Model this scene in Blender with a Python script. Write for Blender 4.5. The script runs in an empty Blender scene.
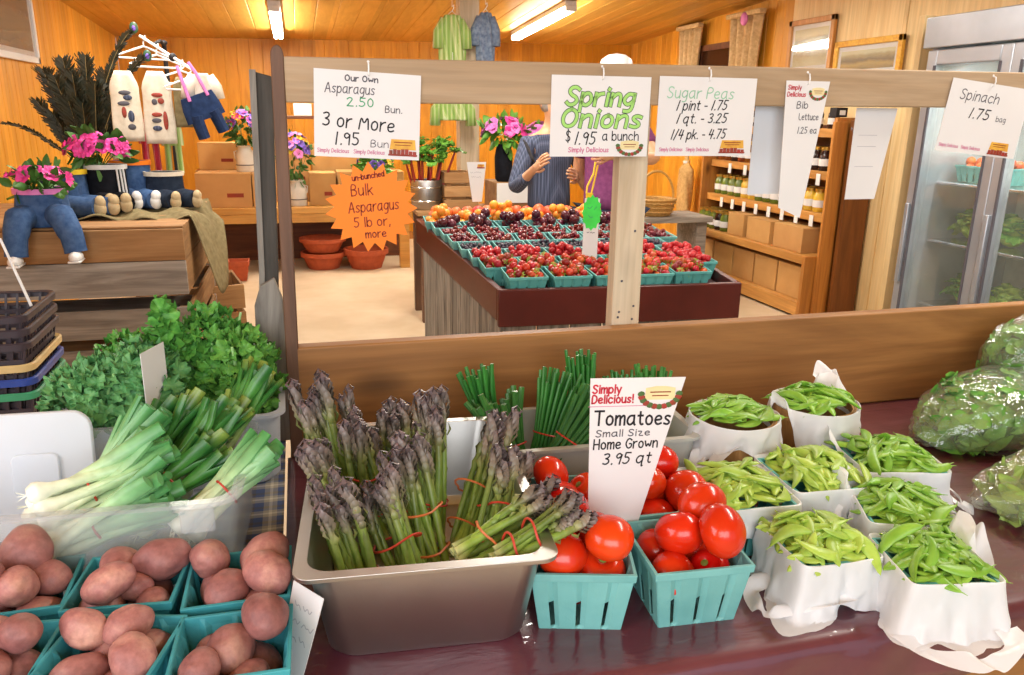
import bpy, math, random
from mathutils import Vector, Matrix, noise, Quaternion
C = bpy.context.scene.collection
PI = math.pi
RNG = random.Random(7)

# ------------------------------------------------------------------ helpers
def V(*a): return Vector(a)

class MB:
    """collects shapes into one mesh"""
    def __init__(s): s.v = []; s.f = []
    def add(s, vs, fs, M=None):
        b = len(s.v)
        s.v += [tuple(M @ Vector(p)) if M else tuple(p) for p in vs]
        s.f += [tuple(b + i for i in q) for q in fs]
        return s
    def box(s, lo, hi, M=None):
        x0, y0, z0 = lo; x1, y1, z1 = hi
        return s.add([(x0,y0,z0),(x1,y0,z0),(x1,y1,z0),(x0,y1,z0),(x0,y0,z1),(x1,y0,z1),(x1,y1,z1),(x0,y1,z1)],
              [(0,3,2,1),(4,5,6,7),(0,1,5,4),(1,2,6,5),(2,3,7,6),(3,0,4,7)], M)
    def cbox(s, c, d, M=None):
        return s.box([c[i]-d[i]/2 for i in range(3)], [c[i]+d[i]/2 for i in range(3)], M)
    def loft(s, rings, cap0=True, cap1=True, M=None):
        n = len(rings[0]); vs = [p for r in rings for p in r]; fs = []
        for k in range(len(rings)-1):
            for i in range(n):
                j = (i+1) % n
                fs.append((k*n+i, k*n+j, (k+1)*n+j, (k+1)*n+i))
        if cap0: fs.append(tuple(reversed(range(n))))
        if cap1: fs.append(tuple((len(rings)-1)*n+i for i in range(n)))
        return s.add(vs, fs, M)
    def tube(s, pts, r, n=8, M=None, cap=True, flat=1.0):
        pts = [Vector(p) for p in pts]
        rr = r if isinstance(r, (list, tuple)) else [r]*len(pts)
        t0 = (pts[1]-pts[0]).normalized()
        u = t0.orthogonal().normalized()
        if flat != 1.0:
            u = t0.cross(V(0,0,1)); u = u.normalized() if u.length > 1e-4 else t0.orthogonal().normalized()
        rings = []
        for i, p in enumerate(pts):
            a = pts[max(0,i-1)]; b = pts[min(len(pts)-1,i+1)]
            t = (b-a)
            t = t.normalized() if t.length > 1e-9 else t0
            u = (u - t*u.dot(t)); u = u.normalized() if u.length > 1e-6 else t.orthogonal().normalized()
            w = t.cross(u)
            rings.append([p + (u*math.cos(2*PI*k/n) + w*math.sin(2*PI*k/n)*flat)*max(rr[i],1e-5) for k in range(n)])
        return s.loft(rings, cap, cap, M)
    def lathe(s, prof, n=20, M=None, cap0=True, cap1=True, sx=1, sy=1):
        return s.loft([[(r*math.cos(2*PI*k/n)*sx, r*math.sin(2*PI*k/n)*sy, z) for k in range(n)] for r, z in prof], cap0, cap1, M)
    def grid(s, nu, nv, fn, M=None, closed_u=False):
        vs = [fn(i/(nu if closed_u else nu-1), j/(nv-1)) for j in range(nv) for i in range(nu)]
        fs = []
        for j in range(nv-1):
            for i in range(nu if closed_u else nu-1):
                k = (i+1) % nu
                fs.append((j*nu+i, j*nu+k, (j+1)*nu+k, (j+1)*nu+i))
        return s.add(vs, fs, M)
    def ball(s, c, r, nu=10, nv=7, fn=None, M=None):
        if not isinstance(r, (tuple, list)): r = (r, r, r)
        rings = []
        vs = [(c[0], c[1], c[2]-r[2])]
        for j in range(1, nv):
            a = -PI/2 + PI*j/nv
            for i in range(nu):
                b = 2*PI*i/nu
                vs.append((c[0]+r[0]*math.cos(a)*math.cos(b), c[1]+r[1]*math.cos(a)*math.sin(b), c[2]+r[2]*math.sin(a)))
        vs.append((c[0], c[1], c[2]+r[2]))
        fs = [(0, 1+(i+1)%nu, 1+i) for i in range(nu)]
        for j in range(nv-2):
            for i in range(nu):
                k = (i+1)%nu
                fs.append((1+j*nu+i, 1+j*nu+k, 1+(j+1)*nu+k, 1+(j+1)*nu+i))
        e = len(vs)-1
        fs += [(1+(nv-2)*nu+i, 1+(nv-2)*nu+(i+1)%nu, e) for i in range(nu)]
        if fn: vs = [fn(Vector(p)) for p in vs]
        return s.add(vs, fs, M)
    def prism(s, outline, y0, y1, M=None):      # outline in XZ, pushed along Y
        n = len(outline)
        vs = [(x, y0, z) for x, z in outline] + [(x, y1, z) for x, z in outline]
        fs = [tuple(range(n)), tuple(reversed(range(n, 2*n)))] + [(i, n+i, n+(i+1)%n, (i+1)%n) for i in range(n)]
        return s.add(vs, fs, M)
    def build(s, name, m, parent=None, smooth=True, bev=0, solid=0, sub=0, loc=None, angle=40):
        me = bpy.data.meshes.new(name); me.from_pydata(s.v, [], s.f); me.update()
        if m: me.materials.append(m)
        if smooth:
            me.polygons.foreach_set('use_smooth', [True]*len(me.polygons))
            try: me.set_sharp_from_angle(angle=math.radians(angle))
            except Exception: pass
        o = bpy.data.objects.new(name, me); C.objects.link(o)
        if parent: o.parent = parent
        if loc: o.location = loc
        if solid:
            q = o.modifiers.new('solid', 'SOLIDIFY'); q.thickness = solid; q.offset = 0
        if sub:
            q = o.modifiers.new('sub', 'SUBSURF'); q.levels = sub; q.render_levels = sub
        if bev:
            q = o.modifiers.new('bevel', 'BEVEL'); q.width = bev; q.segments = 2; q.limit_method = 'ANGLE'; q.angle_limit = math.radians(35)
        return o

def tag(o, label, cat, group=None, kind=None):
    o['label'] = label; o['category'] = cat
    if group: o['group'] = group
    if kind: o['kind'] = kind
    return o
def thing(name, label, cat, loc=(0,0,0), rz=0, group=None):
    o = bpy.data.objects.new(name, None); C.objects.link(o)
    o.empty_display_size = .05
    o.location = loc; o.rotation_euler = (0, 0, rz)
    return tag(o, label, cat, group)
def kids(o): return [c for c in bpy.data.objects if c.parent == o]
TREE = {}
def dup(o, loc=None, rot=None, label=None, group=None, scale=None, parent=None, first=None):
    c = o.copy(); C.objects.link(c)
    if parent: c.parent = parent
    if loc is not None: c.location = loc
    if rot is not None: c.rotation_euler = rot
    if scale is not None: c.scale = scale if not isinstance(scale, (int, float)) else (scale,)*3
    if label: c['label'] = label
    if group: c['group'] = group
    if o.name not in TREE: TREE[o.name] = kids(o)
    for ch in TREE[o.name]: dup(ch, parent=c)
    return c
def structure(o): o['kind'] = 'structure'; return o
def discard(o):
    for ch in kids(o): discard(ch)
    bpy.data.objects.remove(o)
def T(loc=(0,0,0), rx=0, ry=0, rz=0, s=1):
    M = Matrix.Translation(loc) @ Matrix.Rotation(rz,4,'Z') @ Matrix.Rotation(ry,4,'Y') @ Matrix.Rotation(rx,4,'X')
    if s != 1: M = M @ (Matrix.Scale(s,4) if isinstance(s,(int,float)) else Matrix.Diagonal((*s,1)))
    return M
def along(a, b):
    """matrix that stands the local Z axis at a, towards b"""
    a = Vector(a); d = (Vector(b)-a)
    return Matrix.Translation(a) @ d.to_track_quat('Z','Y').to_matrix().to_4x4()
def nz(p, s=1.0, o=0.0): return noise.noise(Vector((p[0]*s+o, p[1]*s+o*1.7, p[2]*s-o)))
ORD = ['first','second','third','fourth','fifth','sixth','seventh','eighth','ninth','tenth','eleventh','twelfth','thirteenth','fourteenth','fifteenth','sixteenth','seventeenth','eighteenth','nineteenth','twentieth','twenty-first','twenty-second','twenty-third','twenty-fourth','twenty-fifth']

# ------------------------------------------------------------------ materials
def srgb(h):
    h = h.lstrip('#'); out = []
    for i in (0,2,4):
        c = int(h[i:i+2],16)/255
        out.append(c/12.92 if c <= .04045 else ((c+.055)/1.055)**2.4)
    return (*out, 1)
class NT:
    def __init__(s, name):
        s.m = bpy.data.materials.new(name); s.m.use_nodes = True
        s.n = s.m.node_tree; s.p = s.n.nodes['Principled BSDF']; s.out = s.n.nodes['Material Output']
    def new(s, t, **kw):
        x = s.n.nodes.new(t)
        for k, v in kw.items():
            if k.startswith('i_'):
                x.inputs[int(k[2:]) if k[2:].isdigit() else k[2:].replace('_',' ')].default_value = v
            else: setattr(x, k, v)
        return x
    def link(s, a, b): s.n.links.new(a, b)
    def ramp(s, fac, stops):
        r = s.new('ShaderNodeValToRGB'); e = r.color_ramp.elements
        while len(e) < len(stops): e.new(.5)
        for k, (p, c) in enumerate(stops): e[k].position = p; e[k].color = c
        s.link(fac, r.inputs[0]); return r.outputs[0]
    def coords(s, scale=(1,1,1), gen=False, rnd=False):
        tc = s.new('ShaderNodeTexCoord'); mp = s.new('ShaderNodeMapping'); mp.inputs['Scale'].default_value = scale
        s.link(tc.outputs['Generated' if gen else 'Object'], mp.inputs['Vector'])
        if rnd:
            oi = s.new('ShaderNodeObjectInfo'); mu = s.new('ShaderNodeMath', operation='MULTIPLY'); mu.inputs[1].default_value = 37.0
            s.link(oi.outputs['Random'], mu.inputs[0]); cb = s.new('ShaderNodeCombineXYZ')
            for i in range(3): s.link(mu.outputs[0], cb.inputs[i])
            s.link(cb.outputs[0], mp.inputs['Location'])
        return mp.outputs[0]
    def noise(s, vec, scale=5, detail=4, rough=.55, dist=0):
        x = s.new('ShaderNodeTexNoise'); x.inputs['Scale'].default_value = scale; x.inputs['Detail'].default_value = detail
        x.inputs['Roughness'].default_value = rough; x.inputs['Distortion'].default_value = dist
        s.link(vec, x.inputs['Vector']); return x.outputs['Fac']
    def mix(s, fac, a, b, mode='MIX'):
        x = s.new('ShaderNodeMix', data_type='RGBA', blend_type=mode)
        for sock, v in ((x.inputs[0], fac), (x.inputs[6], a), (x.inputs[7], b)):
            if hasattr(v, 'is_linked') or hasattr(v, 'links'): s.link(v, sock)
            else: sock.default_value = v
        return x.outputs[2]
    def bump(s, h, strength=.3, dist=.01):
        b = s.new('ShaderNodeBump'); b.inputs['Strength'].default_value = strength; b.inputs['Distance'].default_value = dist
        s.link(h, b.inputs['Height']); s.link(b.outputs[0], s.p.inputs['Normal'])
    def col(s, c): 
        if hasattr(c, 'links'): s.link(c, s.p.inputs['Base Color'])
        else: s.p.inputs['Base Color'].default_value = c
    def set(s, **kw):
        for k, v in kw.items(): s.p.inputs[k.replace('_',' ')].default_value = v
        return s

def plain(name, c, rough=.5, c2=None, scale=20, rnd=0, bump=0, bscale=60, metal=0, spec=.5, sss=0, coat=0):
    t = NT(name); a = srgb(c); vec = t.coords((1,1,1), rnd=True)
    b = srgb(c2) if c2 else tuple(x*.82 for x in a[:3])+(1,)
    n = t.noise(vec, scale, 3)
    col = t.ramp(n, [(.32, a), (.7, b)])
    if rnd:
        oi = t.new('ShaderNodeObjectInfo'); hs = t.new('ShaderNodeHueSaturation')
        mr = t.new('ShaderNodeMapRange'); mr.inputs[3].default_value = 1-rnd; mr.inputs[4].default_value = 1+rnd
        t.link(oi.outputs['Random'], mr.inputs[0]); t.link(mr.outputs[0], hs.inputs['Value'])
        mr2 = t.new('ShaderNodeMapRange'); mr2.inputs[3].default_value = .5-rnd*.06; mr2.inputs[4].default_value = .5+rnd*.06
        wn = t.new('ShaderNodeTexWhiteNoise', noise_dimensions='1D'); t.link(oi.outputs['Random'], wn.inputs['W']); t.link(wn.outputs['Value'], mr2.inputs[0]); t.link(mr2.outputs[0], hs.inputs['Hue'])
        t.link(col, hs.inputs['Color']); col = hs.outputs[0]
    t.col(col); t.set(Roughness=rough, Metallic=metal)
    t.p.inputs['Specular IOR Level'].default_value = spec
    if sss:
        t.p.inputs['Subsurface Weight'].default_value = sss; t.p.inputs['Subsurface Radius'].default_value = (.01,.006,.003)
    if coat: t.p.inputs['Coat Weight'].default_value = coat
    if bump: t.bump(t.noise(vec, bscale, 3), bump, .004)
    return t.m

def wood(name, c, c2, axis=0, scale=1.0, rough=.6, knots=.6, c3=None, bump=.25, rnd=.12):
    """long grain along the given axis"""
    t = NT(name)
    sc = [9*scale]*3; sc[axis] = .9*scale
    vec = t.coords(sc, rnd=True)
    g = t.noise(vec, 1.6, 5, .6, 1.2)
    sc2 = [60*scale]*3; sc2[axis] = 2.5*scale
    vec2 = t.coords(sc2, rnd=True)
    f = t.noise(vec2, 1.5, 3, .6)
    col = t.ramp(g, [(.3, srgb(c)), (.62, srgb(c2))])
    fine = t.ramp(f, [(.35, (.72,.72,.72,1)), (.65, (1,1,1,1))])
    col = t.mix(.55, col, fine, 'MULTIPLY')
    if knots:
        sk = [3.2*scale]*3; sk[axis] = 1.5*scale
        vo = t.new('ShaderNodeTexVoronoi'); vo.inputs['Scale'].default_value = 1.6; vo.inputs['Randomness'].default_value = 1
        t.link(t.coords(sk, rnd=True), vo.inputs['Vector'])
        k = t.ramp(vo.outputs['Distance'], [(.03, srgb(c3 or '#4a2c14')), (.13, (1,1,1,1))])
        col = t.mix(knots, col, k, 'MULTIPLY')
    if rnd:
        oi = t.new('ShaderNodeObjectInfo'); hs = t.new('ShaderNodeHueSaturation'); mr = t.new('ShaderNodeMapRange')
        mr.inputs[3].default_value = 1-rnd; mr.inputs[4].default_value = 1+rnd
        t.link(oi.outputs['Random'], mr.inputs[0]); t.link(mr.outputs[0], hs.inputs['Value']); t.link(col, hs.inputs['Color']); col = hs.outputs[0]
    t.col(col); t.set(Roughness=rough); t.bump(f, bump, .003)
    return t.m

def boards(name, c, c2, axis, across, width, rough=.45):
    """tongue-and-groove panelling: a tone of its own for every board, grain along axis"""
    t = NT(name)
    tc = t.new('ShaderNodeTexCoord'); sx = t.new('ShaderNodeSeparateXYZ'); t.link(tc.outputs['Object'], sx.inputs[0])
    dv = t.new('ShaderNodeMath', operation='DIVIDE'); dv.inputs[1].default_value = width; t.link(sx.outputs[across], dv.inputs[0])
    fl = t.new('ShaderNodeMath', operation='FLOOR'); t.link(dv.outputs[0], fl.inputs[0])
    wn = t.new('ShaderNodeTexWhiteNoise', noise_dimensions='1D'); t.link(fl.outputs[0], wn.inputs['W'])
    sc = [7]*3; sc[axis] = .8
    g = t.noise(t.coords(sc), 2.2, 5, .6, 1.0)
    col = t.ramp(g, [(.3, srgb(c)), (.7, srgb(c2))])
    hs = t.new('ShaderNodeHueSaturation'); mr = t.new('ShaderNodeMapRange'); mr.inputs[3].default_value = .86; mr.inputs[4].default_value = 1.12
    t.link(wn.outputs['Value'], mr.inputs[0]); t.link(mr.outputs[0], hs.inputs['Value']); t.link(col, hs.inputs['Color'])
    t.col(hs.outputs[0]); t.set(Roughness=rough); t.p.inputs['Specular IOR Level'].default_value = .35
    return t.m

def film(name, c, clear=.6, rough=.15, gloss=.12, transl=0.0, bump=0):
    """thin see-through plastic"""
    t = NT(name); n = t.n.nodes
    tr = t.new('ShaderNodeBsdfTransparent'); tr.inputs[0].default_value = (1,1,1,1)
    df = t.new('ShaderNodeBsdfDiffuse'); df.inputs[0].default_value = srgb(c)
    tl = t.new('ShaderNodeBsdfTranslucent'); tl.inputs[0].default_value = srgb(c)
    m0 = t.new('ShaderNodeMixShader'); m0.inputs[0].default_value = transl; t.link(df.outputs[0], m0.inputs[1]); t.link(tl.outputs[0], m0.inputs[2])
    m1 = t.new('ShaderNodeMixShader'); m1.inputs[0].default_value = clear; t.link(m0.outputs[0], m1.inputs[1]); t.link(tr.outputs[0], m1.inputs[2])
    gl = t.new('ShaderNodeBsdfGlossy'); gl.inputs['Roughness'].default_value = rough
    lw = t.new('ShaderNodeLayerWeight'); lw.inputs[0].default_value = .35
    mr = t.new('ShaderNodeMapRange'); mr.inputs[3].default_value = gloss*.4; mr.inputs[4].default_value = min(1, gloss*3)
    t.link(lw.outputs['Facing'], mr.inputs[0])
    m2 = t.new('ShaderNodeMixShader'); t.link(mr.outputs[0], m2.inputs[0]); t.link(m1.outputs[0], m2.inputs[1]); t.link(gl.outputs[0], m2.inputs[2])
    if bump:
        b = t.new('ShaderNodeBump'); b.inputs['Strength'].default_value = bump; b.inputs['Distance'].default_value = .01
        t.link(t.noise(t.coords((1,1,1), rnd=True), 28, 3), b.inputs['Height']); t.link(b.outputs[0], gl.inputs['Normal'])
    t.link(m2.outputs[0], t.out.inputs['Surface'])
    n.remove(t.p)
    return t.m
def glow(name, c, s):
    t = NT(name); t.p.inputs['Emission Color'].default_value = srgb(c); t.p.inputs['Emission Strength'].default_value = s; return t.m
def cloth(name, c, c2, scale=400, rough=.85):
    t = NT(name); vec = t.coords((1,1,1), rnd=True)
    n = t.noise(vec, 35, 4); t.col(t.ramp(n, [(.3, srgb(c)), (.7, srgb(c2))])); t.set(Roughness=rough)
    t.p.inputs['Specular IOR Level'].default_value = .15; t.bump(t.noise(vec, scale, 2), .35, .003); return t.m

M_ = {}
def setup_materials():
    m = M_
    m['pine'] = boards('pine wall', '#cb8a1e', '#b57410', 2, 0, .14)
    m['pine_y'] = boards('pine wall side', '#e0a238', '#cc8824', 2, 1, .14)
    m['pine_ceil'] = boards('pine ceiling', '#d8ab56', '#c2923f', 1, 0, .2)
    m['ply'] = wood('pale plywood', '#ecd3a0', '#dfbf88', 2, .5, .6, .25)
    m['concrete'] = plain('concrete floor', '#cbb79b', .7, '#b9a384', 2.2, bump=.1)
    m['beam'] = wood('weathered pale beam', '#bda486', '#a58a6a', 0, .8, .75, .3)
    m['post'] = wood('pale post', '#cdbca2', '#b7a183', 2, .8, .75, .5)
    m['plank'] = wood('knotty brown plank', '#ae7a42', '#885a2c', 0, .6, .55, .9, '#3a2210')
    m['darkpost'] = wood('dark brown post', '#75523a', '#573a28', 2, 1, .6, .3)
    m['greywood'] = wood('grey weathered wood', '#aea69c', '#7e766e', 0, 1, .85, .4)
    m['greywood_z'] = wood('grey weathered upright wood', '#a8a298', '#6a655e', 2, 1.2, .85, .3)
    m['crate'] = wood('crate slat', '#b98c5b', '#93683c', 0, .8, .8, .5)
    m['crate_y'] = wood('crate slat deep', '#a27a4c', '#7d5831', 1, .8, .8, .5)
    m['orangewood'] = wood('oiled pine', '#c9883c', '#a9682a', 2, .7, .45, .7, '#5a3013')
    m['orangewood_y'] = wood('oiled pine long', '#d19a52', '#b57c38', 1, .7, .5, .4)
    m['benchwood'] = wood('bench pine', '#d8a252', '#bd8438', 0, .7, .5, .4)
    m['darkwood'] = wood('dark stained wood', '#7a4521', '#5a2f14', 0, .7, .5, .3)
    m['maroon'] = plain('maroon paint', '#581f1a', .32, '#4a1814', 6, bump=.08, bscale=30)
    m['inlay'] = plain('table lining', '#50363a', .7, '#3f2a2e', 9)
    m['teal_deep'] = plain('blue teal pulp', '#3c9aa4', .6, '#2f8792', 14, rnd=.05, bump=.12, bscale=220)
    m['teal'] = plain('teal pulp', '#62b1ad', .6, '#52a19d', 14, rnd=.07, bump=.12, bscale=220)
    m['teal2'] = plain('pale teal pulp', '#74b4b2', .6, '#64a4a2', 14, rnd=.05, bump=.12, bscale=220)
    m['steel'] = plain('brushed steel', '#c4c1be', .38, '#b6b3b0', 6, metal=1, bump=.03, bscale=200)
    m['alu'] = plain('anodised aluminium', '#b4b9c2', .35, '#a2a7b0', 5, metal=.55)
    m['chrome'] = plain('wire', '#d8d8d8', .25, metal=1)
    m['white'] = plain('white plastic', '#eeeeee', .35)
    m['card'] = plain('white card', '#dfdddd', .6, '#d8d6d6', 4)
    m['greycard'] = plain('card back', '#cfd3da', .6, '#c6cad2', 4)
    m['black'] = plain('black ink', '#17141a', .7)
    m['softink'] = plain('grey ink', '#55525a', .7)
    m['greenink'] = plain('green ink', '#3fa06a', .7)
    m['paleink'] = plain('pale green ink', '#8fc3a4', .7)
    m['limeink'] = plain('lime ink', '#a2d872', .7)
    m['darkgreenink'] = plain('dark green ink', '#23402a', .7)
    m['pinkink'] = plain('pink ink', '#d07a9c', .7)
    m['redink'] = plain('red ink', '#c02038', .6)
    m['faintink'] = plain('faint ink', '#b9b7bd', .7)
    m['orange'] = plain('orange card', '#f37f02', .6, '#ee7800', 4)
    m['brownink'] = plain('brown ink', '#8a2a10', .7)
    m['lime'] = plain('lime card', '#3fe052', .6)
    m['emyellow'] = plain('emblem yellow', '#e0b040', .6, '#c88a30', 60)
    m['emcream'] = plain('emblem cream', '#e6d6a0', .6)
    m['emred'] = plain('emblem red', '#a8322a', .6, '#7a3a20', 90)
    m['emgreen'] = plain('emblem green', '#4a6a34', .6)
    m['bagwhite'] = film('white bag film', '#f4f5f8', .06, .3, .05, .3, .2)
    m['tubclear'] = film('milky tub plastic', '#eaf2fa', .74, .25, .05, .6)
    m['tubwhite'] = film('white tub plastic', '#eef3fa', .12, .3, .06, .4)
    m['tubgrey'] = plain('grey tub plastic', '#b9b9b2', .45, '#adada6', 8)
    m['bagclear'] = film('clear bag film', '#f6f9f2', .9, .1, .17, .3, 1.0)
    m['glass'] = film('glass', '#dfe8e2', .9, .03, .1)
    m['leaf'] = plain('kale leaf', '#68a646', .5, '#3f7a32', 60, rnd=.12, spec=.3)
    m['kale2'] = plain('blue green kale leaf', '#6aa262', .5, '#417c4a', 60, rnd=.1, spec=.3)
    m['salad'] = plain('spinach leaf', '#7ab046', .45, '#4a8a30', 22, rnd=.1, spec=.35)
    m['onionleaf'] = plain('onion leaf', '#3f7a34', .4, '#2c6128', 20, rnd=.1, spec=.4)
    m['onionpale'] = plain('onion pale leaf', '#a8cf8c', .4, '#7fb46a', 20, rnd=.05, spec=.4)
    m['onionwhite'] = plain('onion bulb', '#efeedd', .35, '#e2e4c8', 20, spec=.45)
    m['chive'] = plain('chive', '#3f8a34', .4, '#2a6b26', 20, rnd=.1)
    m['band'] = plain('rubber band', '#d2703a', .5)
    m['redband'] = plain('red rubber band', '#c8402c', .5)
    m['tomato'] = plain('tomato skin', '#d93510', .2, '#c4200c', 9, rnd=.07, spec=.5, sss=.06)
    m['scar'] = plain('stem scar', '#7a8a34', .6)
    m['strawberry'] = plain('strawberry', '#bf2a1c', .32, '#a01812', 60, rnd=.2, spec=.5)
    m['strawberry_b'] = plain('orange strawberry', '#c9502a', .32, '#b03a1c', 60, rnd=.2, spec=.5)
    m['strawberry_c'] = plain('dark strawberry', '#8f1a18', .32, '#7a1212', 60, rnd=.2, spec=.5)
    m['calyx'] = plain('green calyx', '#8fae3a', .6)
    m['cherry'] = plain('cherry', '#7a1018', .15, '#5a0a14', 20, rnd=.25, spec=.6)
    m['blueberry'] = plain('dark berry', '#2f2238', .4, '#241a2e', 30, rnd=.2)
    m['plum'] = plain('plum', '#5a1a2a', .22, '#3a1222', 12, rnd=.3, spec=.5)
    m['apricot'] = plain('apricot', '#f09a26', .45, '#e8852a', 14, rnd=.06)
    m['peach'] = plain('peach', '#bf3a22', .5, '#dd6f30', 16, rnd=.14)
    m['terra'] = plain('terracotta', '#b5532c', .75, '#a04624', 20, bump=.1)
    m['cardboard'] = plain('cardboard', '#c09257', .75, '#b3854c', 5, rnd=.07)
    m['framewood'] = wood('oak frame', '#c98f48', '#b07634', 2, 1, .45, 0); m['denim'] = cloth('denim', '#4f6a94', '#33507c')
    m['darkdenim'] = cloth('dark denim', '#2a3546', '#1d2636')
    m['palecloth'] = cloth('cream knit', '#e6dccb', '#d6cab6')
    m['burlap'] = cloth('burlap', '#8d7f5d', '#736647', 250)
    m['blackcloth'] = cloth('black jersey', '#1c1e26', '#14161c')
    m['suede'] = cloth('suede shoe', '#c9b592', '#b39d78')
    m['pink'] = plain('petunia', '#ea4aa4', .5, '#d92f8e', 30, rnd=.08)
    m['palepink'] = plain('pale pink blossom', '#e58ad0', .5, '#d774c0', 30, rnd=.08)
    m['magenta'] = plain('magenta blossom', '#c22a6a', .5, '#a81f58', 30, rnd=.1)
    m['purple'] = plain('purple blossom', '#7a5ac0', .5, '#5f43a4', 30, rnd=.1)
    m['yellowfl'] = plain('yellow blossom', '#e8c53a', .5, '#d9ae2a', 30, rnd=.1)
    m['yellow'] = plain('yellow trim', '#f0cc2a', .5)
    m['foliage'] = plain('flower foliage', '#4d7a30', .55, '#35601f', 30, rnd=.1)
    m['brightfol'] = plain('bright foliage', '#6fa63a', .5, '#4e8a2a', 30, rnd=.1)
    m['rhubarb'] = plain('rhubarb stalk', '#9a2a24', .35, '#7d1c1c', 14, rnd=.12)
    m['milkcan'] = plain('white milk can', '#d8d4cc', .45, '#c5c0b6', 8)
    m['feather'] = plain('dark feather', '#3a301c', .5, '#222a1e', 24, rnd=.1)
    m['featherquill'] = plain('feather quill', '#9a7d4a', .5)
    m['soil'] = plain('soil', '#3a2c20', .9)
    m['skin'] = plain('skin', '#d3a07c', .5, '#c9936e', 8, sss=.1)
    m['hair'] = plain('hair', '#4a3524', .5, '#3a281a', 40)
    m['greyhair'] = plain('grey hair', '#9a948c', .5, '#86807a', 40)
    m['jarlid'] = plain('jar lid', '#c9a24a', .3, metal=.8)
    m['wicker'] = plain('wicker', '#c49a58', .6, '#a67c3c', 60, bump=.6, bscale=140)
    m['splint'] = wood('splint wood', '#b98a52', '#9a6c38', 2, 2, .6, .2)
    m['brownphoto'] = plain('dark glass', '#3a1f12', .15)
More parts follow.
